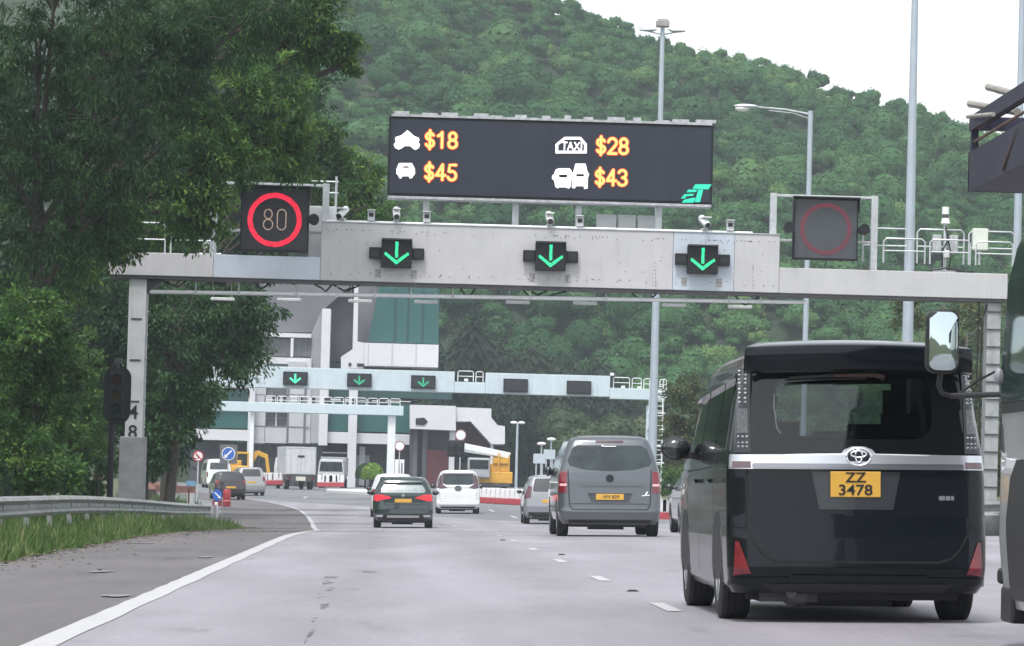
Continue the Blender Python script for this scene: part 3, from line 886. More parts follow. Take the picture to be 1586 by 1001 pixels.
# speed signs
def speed_sign(px0, py0, px1, py1, label, lit):
    Y = GY - .05
    a, b = P(px0, py0, Y), P(px1, py1, Y)
    cx, cz = (a[0] + b[0]) / 2, (a[1] + b[1]) / 2
    w, h = abs(b[0] - a[0]), abs(a[1] - b[1])
    t = thing('speed_sign', label, 'speed sign', (cx, Y, cz), group='variable speed signs on the grey gantry')
    mb = MB(); mb.box(-w / 2, w / 2, 0, .3, -h / 2, h / 2); mb.build('housing', black_box, t, bevel=.015)
    mb = MB(); mb.box(-w / 2 + .04, w / 2 - .04, -.006, .0, -h / 2 + .04, h / 2 - .04); mb.build('screen', screen if lit else mat('washed_out_display', (.055, .062, .072), .3, var=.15, scale=3), t)
    mb = MB(); mb.box(-w / 2 - .03, w / 2 + .03, -.2, .1, h / 2 + .003, h / 2 + .025)
    for sg in (-1, 1):
        mb.prism([(sg * (w / 2 + .004), h / 2), (sg * (w / 2 + .02), h / 2), (sg * (w / 2 + .02), h / 2 - .35), (sg * (w / 2 + .004), h / 2 - .25)], -.15, .05)
    mb.build('hood', plastic, t)
    R_ = .645 if lit else .62
    mb = MB(); mb.ring(0, -.02 if lit else .0, R_, R_, -.014, -.006, .118 if lit else .10, 64)
    mb.build('red_ring', led('red_ring_lamps', (1.0, .006, .05), .62, cell=13) if lit else led('faint_red_ring_lamps', (.36, .03, .08), .22, cell=30), t)
    if lit:
        dig = led('pale_digit_lamps', (.62, .46, .34), .36, cell=40)
        mb = MB()
        mb.ring(-.155, .115, .105, .125, -.014, -.006, .026, 26); mb.ring(-.155, -.135, .125, .135, -.014, -.006, .026, 26)
        mb.build('digit_eight', dig, t)
        mb = MB()
        pts = [(.165 + .115 * math.cos(u), (.13 if math.sin(u) >= 0 else -.15) + .115 * math.sin(u)) for u in np.linspace(0, 2 * math.pi, 36, endpoint=False)]
        pin = [(.165 + .089 * math.cos(u), (.13 if math.sin(u) >= 0 else -.15) + .089 * math.sin(u)) for u in np.linspace(0, 2 * math.pi, 36, endpoint=False)]
        n_ = 36
        vs = [(x, -.014, z) for x, z in pts] + [(x, -.014, z) for x, z in pin] + [(x, -.006, z) for x, z in pts] + [(x, -.006, z) for x, z in pin]
        fs = []
        for k in range(n_):
            j = (k + 1) % n_
            fs += [(k, j, n_ + j, n_ + k), (2 * n_ + k, 3 * n_ + k, 3 * n_ + j, 2 * n_ + j), (k, 2 * n_ + k, 2 * n_ + j, j), (n_ + k, n_ + j, 3 * n_ + j, 3 * n_ + k)]
        mb.add(vs, fs)
        mb.build('digit_zero', dig, t)
    for sg in (-1, 1):
        mb = MB(); mb.cyl((sg * (w / 2 + .12), -.28, 0), (sg * (w / 2 + .12), .1, .0), .135, .12, n=16); mb.box(sg * (w / 2 + .03) - .05, sg * (w / 2 + .03) + .05, -.02, .08, -.05, .05)
        build_each(mb, 'flasher', black_box, t, smooth=True)
    return t, cx, cz, w, h
t, cx, cz, w, h = speed_sign(374, 288, 477, 391, 'lit 80 speed sign in a glowing red ring', True)
def sframe(t, cx, cz, p0, p1, ztop):
    mb = MB()
    zt = P(ztop[0], ztop[1], GY)[1]
    for px, py in (p0, p1):
        x = P(px, py, GY)[0]
        mb.box(x - .08 - cx, x + .08 - cx, .32, .46, ZL - cz, zt - cz + .06)
    x0, x1 = P(*p0, GY)[0], P(*p1, GY)[0]
    mb.box(x0 - cx, x1 - cx, .34, .42, zt - cz - .02, zt - cz + .04)
    mb.box(x0 - cx, x1 - cx, .34, .42, -.3, -.24)
    mb.build('support_frame', steel, t, bevel=.008)
sframe(t, cx, cz, (330, 340), (503.5, 340), (503, 287))
t, cx, cz, w, h = speed_sign(1230, 306, 1328, 404, 'blank speed sign with a faint red ring', False)
sframe(t, cx, cz, (1199.5, 340), (1356.5, 355), (1280, 304))
# small pale cabinet and aerial beside the lit speed sign
x0, z0 = P(500, 336, GY + .7)
t = thing('control_cabinet', 'pale cabinet half hidden behind the lit speed sign post', 'cabinet', (x0, GY + .75, ZL))
zt_ = P(500, 320, GY + .7)[1]
mb = MB(); mb.box(-.32, .32, -.15, .15, .003, zt_ - ZL); mb.build('body', white_plastic, t, bevel=.012)
mb = MB(); mb.cyl((.3, .17, 0), (.3, .17, zt_ - ZL + .75), .03, n=8); mb.cyl((.02, .17, zt_ - ZL + .35), (.35, .17, zt_ - ZL + .35), .02, n=6); mb.cyl((-.3, .17, zt_ - ZL + .62), (.35, .17, zt_ - ZL + .62), .02, n=6); mb.build('rail_post', steel, t)

# strip lamps slung behind the beam
ll = ['first', 'second', 'third', 'fourth', 'fifth', 'sixth', 'seventh', 'eighth']
sp = None
for i, (px, py) in enumerate(((345, 463.5), (448, 464.5), (558, 466.5), (660, 468), (802, 468.5), (906, 470), (1044, 473), (1146, 475.5))):
    x, z = P(px, py, GY + 2.2)
    if sp is None:
        sp = thing('strip_lamp', 'x', 'strip lamp', (x, GY + 2.2, z), group='white strip lamps hanging behind the grey gantry beam')
        mb = MB(); mb.box(-.29, .29, -.1, .1, -.035, .035); mb.build('casing', white_paint, sp, bevel=.012)
        mb = MB()
        for sx in (-.22, .22): mb.tube([(sx, 0, .03), (sx, -.1, .18), (sx, -1.36, ZB - z + .05)], .007, 5)
        mb.build('hanger', steel, sp)
        o = sp
    else:
        o = copy_tree(sp, loc=(x, GY + 2.2, z))
    o['label'] = '%s white strip lamp from the left below the gantry pipe' % ll[i]

# ------------------------------------------------------------------ toll display
def arc_(cx, cz, rx, rz, a0, a1, n=14):
    return [(cx + rx * math.cos(rad(a0 + (a1 - a0) * k / n)), cz + rz * math.sin(rad(a0 + (a1 - a0) * k / n))) for k in range(n + 1)]
GLYPH = {
    '1': [[(.12, .72), (.22, .76), (.34, .92), (.34, .09)]],
    '2': [arc_(.30, .68, .22, .23, 172, -35) + [(.10, .09)], [(.09, .09), (.52, .09)]],
    '3': [arc_(.28, .71, .20, .20, 160, -90), arc_(.28, .30, .23, .21, 90, -160)],
    '4': [[(.40, .09), (.40, .91), (.07, .33), (.55, .33)]],
    '5': [[(.50, .91), (.17, .91), (.12, .52)] + arc_(.29, .33, .225, .24, 125, -160)],
    '8': [arc_(.30, .71, .185, .20, -90, 270, 24), arc_(.30, .30, .22, .21, 90, 450, 24)],
    '$': [arc_(.30, .68, .20, .18, 20, 270), arc_(.30, .31, .21, .19, 90, -160), [(.30, 1.0), (.30, 0.0)]],
}
def strokes(txt, height, cx, cz, y, w, depth=.006, pitch=.62):
    """figures drawn as rounded strokes, facing the camera"""
    mb = MB(); W = pitch * len(txt); i_ = 0
    for c, ch in enumerate(txt):
        for line in GLYPH[ch]:
            pts = [(cx + (x + pitch * c - W / 2) * height, cz + (z - .5) * height) for x, z in line]
            L, R = [], []
            for k, p in enumerate(pts):
                a, b = pts[max(0, k - 1)], pts[min(len(pts) - 1, k + 1)]
                d = Vector((b[0] - a[0], b[1] - a[1])); d = d.normalized() if d.length > 1e-9 else Vector((1, 0))
                L.append((p[0] - d.y * w / 2, p[1] + d.x * w / 2)); R.append((p[0] + d.y * w / 2, p[1] - d.x * w / 2))
            for k in range(len(pts) - 1):
                i_ += 1; e = (i_ % 7) * .00012
                a, b = Vector(pts[k]), Vector(pts[k + 1]); d = (b - a)
                if d.length < 1e-6: continue
                if len(line) > 8:
                    q = [L[k], L[k + 1], R[k + 1], R[k]]
                else:
                    d.normalize(); n_ = Vector((-d.y, d.x)) * w / 2
                    q = [tuple(a + n_), tuple(b + n_), tuple(b - n_), tuple(a - n_)]
                mb.prism(q, y - depth / 2 - e, y + depth / 2)
            for k, p in enumerate(pts):
                if len(line) <= 8 or k in (0, len(pts) - 1):
                    i_ += 1; mb.disc(p[0], p[1], w / 2, w / 2, y - depth / 2 - .0009 - (i_ % 5) * .00012, y + depth / 2, 14)
    return mb
VY_ = GY + .15
a, b, c_, d_ = P(602, 180, VY_), P(1105, 195, VY_), P(600, 304, VY_), P(1104, 316, VY_)
vx0, vx1, vz0, vz1 = (a[0] + c_[0]) / 2, (b[0] + d_[0]) / 2, (c_[1] + d_[1]) / 2, (a[1] + b[1]) / 2
vms = thing('toll_display', 'wide black electronic board of toll prices above the grey gantry', 'display board', ((vx0 + vx1) / 2, VY_ + .3, vz0))
mb = MB(); mb.box(vx0, vx1, VY_ + .02, VY_ + .65, vz0, vz1); mb.build('housing', black_box, vms, world=True, bevel=.02)
mb = MB(); mb.box(vx0 + .06, vx1 - .06, VY_, VY_ + .018, vz0 + .06, vz1 - .06); mb.build('screen', mat('display_face', (.020, .024, .040), .4, var=.12, scale=1.2, spec=.4), vms, world=True)
mb = MB()
for k in range(1, 8):
    x = vx0 + (vx1 - vx0) * k / 8
    mb.box(x - .004, x + .004, VY_ - .0022, VY_ + .002, vz0 + .06, vz1 - .06)
build_each(mb, 'panel_joint', black_box, vms, world=True)
trim = mat('weathered_trim', (.42, .43, .45), .6, .2, var=.35, scale=7)
mb = MB(); mb.box(vx0 + .06, vx1 - .05, VY_ - .03, VY_ + .5, vz1 + .003, vz1 + .06)
for k in range(14):
    x = vx0 + .4 + (vx1 - vx0 - .6) * k / 13 + random.uniform(-.1, .1)
    mb.box(x - random.uniform(.05, .3), x + random.uniform(.05, .3), VY_ + .02, VY_ + .3, vz1 + .06, vz1 + .06 + random.uniform(.03, .09))
mb.build('top_trim', trim, vms, world=True)
mb = MB(); mb.box(vx0 + .02, vx1 - .02, VY_ - .01, VY_ + .6, vz0 - .06, vz0 - .003); mb.build('bottom_trim', trim, vms, world=True)
mb = MB()
for px in (660, 799, 897, 1022):
    x = P(px, 330, VY_)[0]
    mb.box(x - .075, x + .075, VY_ + .28, VY_ + .42, ZT + .026, vz0 - .06)
build_each(mb, 'support_post', steel, vms, world=True)
white_led = led('white_icon_lamps', (1, .97, 1), 1.25)
amber_led = led('amber_price_lamps', (1.0, .52, .12), 1.0)
red_halo = led('red_orange_price_halo', (.90, .05, .006), .5)  # lens bloom round the figures, put in as a glowing colour
teal_led = led('teal_emblem_lamps', (.012, .80, .50), .6)
Yf = VY_ - .004
def zA(x, y): return (590 + x / 5.874, 170 + y / 5.874)
def zB(x, y): return (850 + x / 6.1, 190 + y / 6.1)
def icon(name, polys, m, conv, holes=()):
    mb = MB()
    for p in polys: mb.prism(polyw([conv(*q) for q in p], Yf), Yf - .012, Yf + .003)
    o = mb.build(name, m, vms, world=True)
    if holes:
        mb = MB()
        for p in holes: mb.prism(polyw([conv(*q) for q in p], Yf), Yf - .0145, Yf - .0122)
        mb.build('dark_window', black_box, o, world=True)
icon('motorcycle_symbol', [[(240, 188), (262, 205), (300, 240), (345, 258), (350, 282), (337, 292), (354, 318), (345, 348), (312, 367), (287, 350), (268, 331), (213, 331), (195, 348), (162, 363), (130, 348), (117, 318), (138, 291), (128, 270), (135, 250), (185, 235), (222, 205)]], white_led, zA)
icon('car_symbol', [[(165, 487), (282, 487), (309, 543), (309, 583), (292, 605), (280, 624), (260, 624), (254, 605), (192, 605), (186, 624), (168, 624), (160, 602), (141, 580), (141, 543)]], white_led, zA, [[(205, 514), (250, 514), (262, 531), (192, 531)]])
def stroke(p, q, w, conv=zB):
    (x0, y0), (x1, y1) = p, q
    L = math.hypot(x1 - x0, y1 - y0); nx_, ny_ = (y1 - y0) / L * w / 2, -(x1 - x0) / L * w / 2
    return [(x0 + nx_, y0 + ny_), (x1 + nx_, y1 + ny_), (x1 - nx_, y1 - ny_), (x0 - nx_, y0 - ny_)]
TX = [(76, 208), (152, 147), (298, 147), (346, 205), (346, 278), (76, 278)]
mb = MB()
out_ = [(64, 205), (148, 137), (302, 137), (358, 202), (358, 290), (64, 290)]
inn_ = [(88, 213), (157, 159), (292, 159), (334, 209), (334, 268), (88, 268)]
wo, wi = polyw([zB(*q) for q in out_], Yf), polyw([zB(*q) for q in inn_], Yf)
for k in range(6):
    j = (k + 1) % 6
    mb.prism([wo[k], wo[j], wi[j], wi[k]], Yf - .012, Yf + .003)
tx = mb.build('taxi_symbol', white_led, vms, world=True)
a = P(*zB(218, 222), Yf)
text_mb('TAXI', .20, a[0], a[1], Yf - .004, bold=.012, depth=.012, sx=.80).build('letters', white_led, tx, world=True)
icon('bus_symbol', [[(65, 445), (95, 433), (195, 433), (212, 452), (217, 475), (208, 600), (188, 624), (160, 611), (95, 611), (85, 622), (62, 606), (52, 548), (30, 530), (33, 500), (50, 488)]], white_led, zB, [[(95, 492), (172, 490), (178, 510), (160, 522), (108, 522), (93, 510)]])
icon('double_decker_symbol', [[(252, 390), (347, 390), (364, 465), (381, 488), (368, 522), (366, 622), (335, 627), (330, 600), (258, 600), (245, 622), (219, 616), (227, 500), (212, 480), (232, 468)]], white_led, zB, [[(262, 486), (328, 486), (336, 500), (326, 512), (264, 512), (255, 500)]])
E1 = [[(1385, 583), (1538, 585), (1507, 632), (1358, 624)], [(1412, 634), (1458, 634), (1428, 752), (1380, 752)],
      [(1318, 634), (1404, 634), (1390, 656), (1300, 660)], [(1280, 678), (1372, 674), (1362, 692), (1262, 698)], [(1256, 702), (1300, 698), (1290, 716), (1250, 718)], [(1278, 730), (1356, 712), (1388, 712), (1368, 757), (1255, 757)]]
icon('emblem', E1, teal_led, zB)
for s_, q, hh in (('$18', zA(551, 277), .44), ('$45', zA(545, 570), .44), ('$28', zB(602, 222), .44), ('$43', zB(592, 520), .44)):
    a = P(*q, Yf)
    o = strokes(s_, hh, a[0], a[1], Yf - .001, .106).build('price_halo', red_halo, vms, world=True)  # bloom drawn as a wider glowing figure behind the price
    strokes(s_, hh, a[0], a[1], Yf - .008, .060).build('price', amber_led, vms, world=True)

# ------------------------------------------------------------------ signal by the left column
TY = 88.
x, _ = P(172, 700, TY); z0 = zgf(x, TY) + .05
ts = thing('traffic_signal', 'dark unlit three-lamp traffic signal beside the left gantry column', 'traffic signal', (x, TY, z0))
zc = P(182, 612, TY)[1] - z0; xc = P(182, 612, TY)[0] - x
mb = MB(); mb.tube([(0, 0, -.1), (0.0, 0, zc - .4), (.02, 0, zc)], [.075, .075, .07], 10); mb.build('pole', black_box, ts, smooth=True)
hh, ww = .70, .31
pl = []
for k in range(13):
    t_ = math.pi * k / 12; pl.append((xc + ww * math.cos(t_), zc + hh - ww + ww * math.sin(t_) * .9))
for k in range(13):
    t_ = math.pi + math.pi * k / 12; pl.append((xc + ww * math.cos(t_), zc - hh + ww + ww * math.sin(t_) * .9))
mb = MB(); mb.prism(pl, -.1, -.07); mb.build('backing_board', black_box, ts)
mb = MB(); mb.box(xc - .16, xc + .16, -.24, -.102, zc - .55, zc + .52); mb.build('housing', black_box, ts, bevel=.03)
for k, zz in enumerate((.33, 0, -.33)):
    mb = MB(); mb.cyl((xc, -.26, zc + zz), (xc, -.241, zc + zz), .115, n=20)
    mb.build('lens', mat('dark_signal_lens_%d' % k, ((.05, .008, .008), (.05, .03, .005), (.006, .03, .02))[k], .15, coat=.5), ts)
    mb = MB()
    vs, fs = [], []
    for j in range(15):
        t_ = -.35 + (math.pi + .7) * j / 14
        for r_, y_ in ((.135, -.242), (.135, -.50 + .1 * abs(math.cos(t_))), (.128, -.50 + .1 * abs(math.cos(t_))), (.128, -.242)):
            vs.append((xc + r_ * math.cos(t_), y_, zc + zz + r_ * math.sin(t_)))
    for j in range(14):
        for q in range(4):
            fs.append((j * 4 + q, j * 4 + (q + 1) % 4, j * 4 + 4 + (q + 1) % 4, j * 4 + 4 + q))
    mb.add(vs, fs); mb.build('visor', plastic, ts)
mb = MB(); mb.cbox(xc, -.1, zc + hh + .07, .16, .3, .13); mb.cyl((xc, -.1, zc + hh - .1), (xc, -.1, zc + hh + .02), .03); mb.build('detector', dark_metal, ts)

# ------------------------------------------------------------------ far gantry
FY = 222.2
fx, _ = P(700, 600, FY)
fg = thing('sign_gantry', 'pale blue far gantry carrying three green arrows and two dark signals', 'gantry', (fx, FY + .5, zgf(fx, FY)))
zb = P(655, 607, FY)[1]
zt = P(560, 572, FY)[1]
zlo = P(728, 592, FY)[1]
zr2 = P(990, 602, FY)[1]
X_ = lambda p: P(p, 595, FY)[0]
for (p0, p1, top, bot) in ((250, 403, P(385, 583, FY)[1], P(385, 600, FY)[1]), (403, 704, zt, zb), (704, 752, zlo, zb), (752, 945, P(850, 580, FY)[1], zb), (945, 1034, zr2, P(990, 619, FY)[1])):
    mb = MB(); mb.box(X_(p0) + .004, X_(p1) - .004, FY, FY + 1.0, bot, top); mb.build('beam_section', pale_blue, fg, world=True, bevel=.02)
mb = MB(); mb.box(X_(1003), X_(1019), FY + .3, FY + .8, zgf(15, FY) - .2, zr2 - .95); mb.box(X_(262), X_(274), FY + .3, FY + .8, 0, P(385, 600, FY)[1] - .003); build_each(mb, 'column', pale_blue, fg, world=True)
lad = MB()
for px in (1006, 1027): lad.cyl((X_(px), FY - .3, .4), (X_(px), FY - .3, zr2 + .5), .045, n=6)
for k in range(24): lad.cyl((X_(1006), FY - .3, .6 + k * .28), (X_(1027), FY - .3, .6 + k * .28), .02, n=5)
for k in range(5):
    z = 1.7 + k * .95
    lad.tube([(X_(1004), FY - .3, z), (X_(1003), FY - .75, z), (X_(1016), FY - 1.0, z), (X_(1029), FY - .75, z), (X_(1029), FY - .3, z)], .05, 6)
lad.build('caged_ladder', white_paint, fg, world=True)
for (p0, p1, yt, yb) in ((709, 733, 575, 591), (737, 748, 576, 592), (950, 975, 585, 601), (979, 993, 586, 602), (997, 1008, 587, 603), (1022, 1032, 588, 604)):
    mb = MB(); hoop(mb, p0, p1, yt, yb, FY + .2, .028); build_each(mb, 'hoop', white_paint, fg, world=True)
mb = MB()
for px, py in ((722, 589), (965, 600), (990, 601), (948, 580)):
    x, z = P(px, py, FY + .1); mb.cbox(x, FY + .1, z, .22, .2, .16)
build_each(mb, 'camera', white_plastic, fg, world=True, bevel=.02)
fl = ['brightest far green arrow, leftmost on the pale blue gantry', 'far green arrow second from left on the pale blue gantry', 'far green arrow third from left on the pale blue gantry', 'unlit far lane signal nearer the notch of the pale blue gantry', 'unlit far lane signal at the right end of the pale blue gantry']
far_led = led('far_green_arrow_lamps', (.05, 1.0, .35), 1.2)
for i, (px, py) in enumerate(((457.5, 586.3), (556.5, 589), (655.5, 592), (798.5, 597.3), (896.5, 600.5))):
    x, z = P(px, py, FY)
    t = thing('lane_signal', fl[i], 'lane signal', (x, FY, z), group='lane signals on the pale blue gantry')
    mb = MB(); mb.box(-.70, .70, -.25, -.004, -.38, .38); mb.build('housing', black_box, t, bevel=.02)
    mb = MB(); mb.box(-.62, .62, -.257, -.251, -.30, .30); mb.build('screen', screen, t)
    if i < 3:
        mb = MB(); mb.box(-.045, .045, -.268, -.2575, -.12, .25); mb.prism([(-.33, -.02), (-.28, .05), (0, -.17), (.28, .05), (.33, -.02), (0, -.29)], -.268, -.2575)
        mb.build('arrow', far_led if i == 0 else green_dim, t)

# small gantry in front of the toll building
SY = 284.
sgx = P(510, 635, SY)[0]
sg_ = thing('sign_gantry', 'low pale gantry with crowded railings in front of the toll building', 'gantry', (sgx, SY, zgf(sgx, SY)))
z1, z2 = P(510, 626, SY)[1], P(510, 641, SY)[1]
mb = MB(); mb.box(P(320, 632, SY)[0], P(625, 632, SY)[0], SY, SY + 1.4, z2, z1); mb.build('beam', pale_blue, sg_, world=True, bevel=.03)
mb = MB(); a, b = P(600, 680, SY)[0], P(612, 680, SY)[0]; mb.box(a, b, SY + .3, SY + .9, zgf(a, SY) - .3, z2 - .004); a, b = P(387, 660, SY)[0], P(393, 660, SY)[0]; mb.box(a, b, SY + .3, SY + .9, zgf(a, SY) - .3, z2 - .004); build_each(mb, 'column', white_paint, sg_, world=True)
mb = MB()
for k in range(12):
    hoop(mb, 412 + k * 17.5, 427 + k * 17.5, 613.5 + k * .4, 626 + k * .4, SY + .1, .03)
build_each(mb, 'hoop_railing', white_paint, sg_, world=True)
mb = MB()
for k in range(9):
    x, z = P(425 + k * 21 + random.uniform(-4, 4), 622, SY + .6); mb.cbox(x, SY + .6, z1 + .25, random.uniform(.25, .6), .4, random.uniform(.3, .5))
build_each(mb, 'equipment', screen, sg_, world=True)

# ------------------------------------------------------------------ toll building
BY = 300.
bwhite = mat('white_wall_panels', (.60, .60, .625), .6, var=.05, scale=.8, streak=.18)
bgrey = mat('pale_grey_wall_panels', (.44, .445, .47), .6, var=.06, scale=.6, streak=.25)
bdgrey = mat('slate_grey_cladding', (.135, .135, .15), .65, var=.10, scale=.5, streak=.2)
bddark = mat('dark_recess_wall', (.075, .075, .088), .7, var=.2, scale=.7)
bgreen = mat('deep_green_cladding', (.014, .088, .082), .5, var=.07, scale=.5, streak=.2)
bgreen2 = mat('dark_green_band', (.010, .050, .048), .45, var=.10, scale=.5)
bglass = mat('dusty_window_glass', (.10, .105, .11), .18, spec=.6, var=.4, scale=1.1)
bx_, _ = P(500, 700, BY)
tb = thing('toll_building', 'tall toll office building in grey, white and deep green behind the gantries', 'building', (bx_, BY, zgf(bx_, BY)))
def part(name, m, rects, Y=BY, depth=6, parent=None, bevel=0):
    mb = MB()
    for r in rects: rect(mb, *r, Y, depth)
    return build_each(mb, name, m, parent or tb, world=True, bevel=bevel)[0]
def polypart(name, m, poly, Y, depth, parent=None):
    mb = MB(); mb.prism(polyw(poly, Y), Y, Y + depth)
    return mb.build(name, m, parent or tb, world=True)
# ground storey
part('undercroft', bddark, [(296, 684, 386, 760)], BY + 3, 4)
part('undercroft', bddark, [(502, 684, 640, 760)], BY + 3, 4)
o = part('entrance_screen', bglass, [(391, 688, 499, 760)], BY + 2.5, 3)
mb = MB()
for px in (400, 412, 425, 438, 452, 466, 480): rect(mb, px, 688, px + 1.5, 760, BY + 2.44, .05)
build_each(mb, 'mullion', bdgrey, o, world=True)
part('column', bwhite, [(385.5, 600, 391, 756)], BY - .6, 1.2)
part('column', bwhite, [(541, 597, 550, 757)], BY - .9, 1.2)
# left wing
part('green_band', bgreen, [(296, 636, 385, 664)], BY, 5)
part('white_band', bwhite, [(296, 664, 385.4, 683)], BY - .3, 5)
part('white_band', bwhite, [(300, 626, 385.4, 635.5)], BY - .2, 5)
part('window_band', bgreen2, [(296, 603, 385, 625.5)], BY, 5)
part('wall', bwhite, [(330, 566, 400, 602)], BY + .2, 5)
# tower
part('tower_wall', bgrey, [(391.4, 612, 410, 687), (446, 612, 472, 687), (410, 661, 446, 687), (410, 614, 446, 637)], BY, 8)
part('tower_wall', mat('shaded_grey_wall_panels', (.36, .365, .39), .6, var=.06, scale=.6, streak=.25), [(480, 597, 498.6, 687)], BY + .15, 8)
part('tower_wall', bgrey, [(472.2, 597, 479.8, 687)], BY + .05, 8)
o = part('window', bglass, [(410, 637.3, 446, 660.8)], BY + .35, 6)
mb = MB(); rect(mb, 427, 637, 428, 661, BY + .25, .1); rect(mb, 410, 648, 446, 648.8, BY + .26, .08); mb.build('frame', bwhite, o, world=True)
o = part('window', bglass, [(412, 597, 446, 613.8)], BY + .35, 6)
part('tower_wall', bgrey, [(391.4, 560, 411.8, 611.6), (446.2, 560, 472, 611.6)], BY, 8)
mb = MB()
for py in (637, 661): rect(mb, 391.4, py - .4, 479, py + .4, BY - .03, .031)
for px in (446, 472): rect(mb, px - .4, 600, px + .4, 686, BY - .035, .036)
build_each(mb, 'panel_joint', bdgrey, tb, world=True)
part('fin', bwhite, [(499, 478, 506.5, 690)], BY - .8, 9)
# tower top: sloping roof, windows under it
polypart('roof', bdgrey, [(395, 428), (560, 428), (503, 478), (482, 515), (395, 515)], BY + 2, 7)
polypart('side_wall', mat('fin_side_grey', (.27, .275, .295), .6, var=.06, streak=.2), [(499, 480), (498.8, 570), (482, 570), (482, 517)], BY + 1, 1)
part('window_frame', bwhite, [(405, 515, 482, 523.5), (405, 553, 482, 571), (450.5, 523.7, 454, 552.8)], BY + .6, 4)
o = part('window', bglass, [(405, 523.7, 450.3, 552.8), (454.2, 523.7, 482, 552.8)], BY + 1., 4)
mb = MB()
for px in (416, 428, 440, 463, 473): rect(mb, px, 523.7, px + .9, 552.8, BY + .94, .05)
build_each(mb, 'mullion', bdgrey, o, world=True)
part('sill_strip', bgreen2, [(411, 563, 446, 567)], BY + .55, .04)
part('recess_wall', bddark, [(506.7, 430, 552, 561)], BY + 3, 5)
part('recess_wall', bgreen2, [(506.7, 561.3, 540, 580)], BY + 3, 5)
# centre: white rib flaring to a white parapet below the green block
polypart('rib', bwhite, [(549, 428), (555.5, 428), (553.5, 529), (563, 531), (563, 571), (528, 571), (528, 553), (546, 541)], BY - .4, 1.3)
part('parapet', bwhite, [(563.3, 531, 678.5, 570)], BY - .3, 6)
mb = MB()
for px in (570, 607, 644): rect(mb, px, 533, px + .8, 566, BY - .33, .031)
build_each(mb, 'panel_joint', bgrey, tb, world=True)
polypart('green_block', bgreen, [(592, 424), (681, 426), (679, 533), (569, 530)], BY + 1.5, 7)
mb = MB()
for px in (612, 632, 655): rect(mb, px, 440, px + .7, 530, BY + 1.46, .041)
build_each(mb, 'panel_joint', bgreen2, tb, world=True)
polypart('slate_gable', bdgrey, [(552, 428), (592, 424), (568.8, 532), (552, 529)], BY + 2.2, 6)
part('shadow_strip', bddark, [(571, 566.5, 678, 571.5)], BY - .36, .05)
for r in ((540, 562, 544, 567), (553, 563, 564, 568)):
    part('vent', plastic, [r], BY - .46, .058)
# right wing behind the low gantry
part('window_band', bgreen2, [(507, 604, 541, 617), (550.3, 603, 700, 619)], BY + .2, 5)
part('white_band', bwhite, [(507, 617.3, 541, 621), (550.3, 619.3, 636, 623)], BY, 5)
part('green_band', bgreen, [(507, 621.3, 540.8, 668.4), (550.3, 623.3, 635, 670.5)], BY + .1, 5)
part('white_band', bwhite, [(507, 668.7, 540.8, 687), (550.3, 670.8, 634, 689)], BY - .2, 5)
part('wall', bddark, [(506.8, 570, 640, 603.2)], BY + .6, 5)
part('pillar', bwhite, [(557, 692, 564, 752)], BY + 1, .6)
part('door_frame', bgrey, [(552, 705, 571, 754)], BY + 1.7, .2)
part('plinth', bgreen2, [(500, 735, 548, 757)], BY + 1.2, .4)
mb = MB(); rect(mb, 499, 700, 552, 703, BY + .8, 1.6); mb.build('canopy_edge', bwhite, tb, world=True)

# toll canopy on the right with the black arrow
CY_ = 290.
cxx, _ = P(700, 700, CY_)
tc_ = thing('toll_canopy', 'white stepped toll canopy with a black arrow over dark red booths', 'canopy', (cxx, CY_, zgf(cxx, CY_)))
mb = MB(); mb.prism(polyw([(635, 627), (706, 629), (706, 667), (635, 664)], CY_), CY_, CY_ + 9); mb.build('fascia', bwhite, tc_, world=True)
mb = MB(); mb.prism(polyw([(706.3, 631), (761, 633), (761, 647), (771, 659), (782, 660), (782, 688), (761, 688), (729, 653), (706.3, 653)], CY_ + .4), CY_ + .4, CY_ + 9); mb.build('stepped_fascia', mat('white_panels_second', (.62, .62, .65), .6, var=.06, streak=.25), tc_, world=True)
mb = MB(); mb.prism(polyw([(644, 648), (657, 647), (662.5, 653), (657, 659), (644, 658)], CY_ - .05), CY_ - .06, CY_ - .004); mb.build('arrow_mark', plastic, tc_, world=True)
dred = mat('dark_red_wall', (.17, .042, .05), .6, var=.15, scale=.8, streak=.3)
maroon = mat('maroon_soffit', (.13, .075, .09), .7, var=.12)
mb = MB(); rect(mb, 636, 664, 696, 760, CY_ + 3, 5); mb.build('recess_wall', bddark, tc_, world=True)
mb = MB(); rect(mb, 661, 697, 694, 760, CY_ + 2.2, .7); mb.build('red_panel', dred, tc_, world=True)
mb = MB(); rect(mb, 641, 666, 645, 760, CY_ + 2.4, .5); rect(mb, 655, 666, 660, 760, CY_ + 2.2, .7); build_each(mb, 'booth_post', bdgrey, tc_, world=True)
mb = MB(); mb.prism(polyw([(706, 653), (729, 653), (761, 688), (761, 700), (706, 700)], CY_ + 5), CY_ + 5, CY_ + 6); mb.build('side_wall', maroon, tc_, world=True)
mb = MB(); rect(mb, 696.5, 668, 703, 758, CY_ + .8, .6); rect(mb, 760, 688, 762.5, 750, CY_ + .8, .3); build_each(mb, 'column', bwhite, tc_, world=True)
mb = MB(); rect(mb, 703, 716, 760, 760, CY_ + 6.2, 1); mb.build('back_wall', bddark, tc_, world=True)

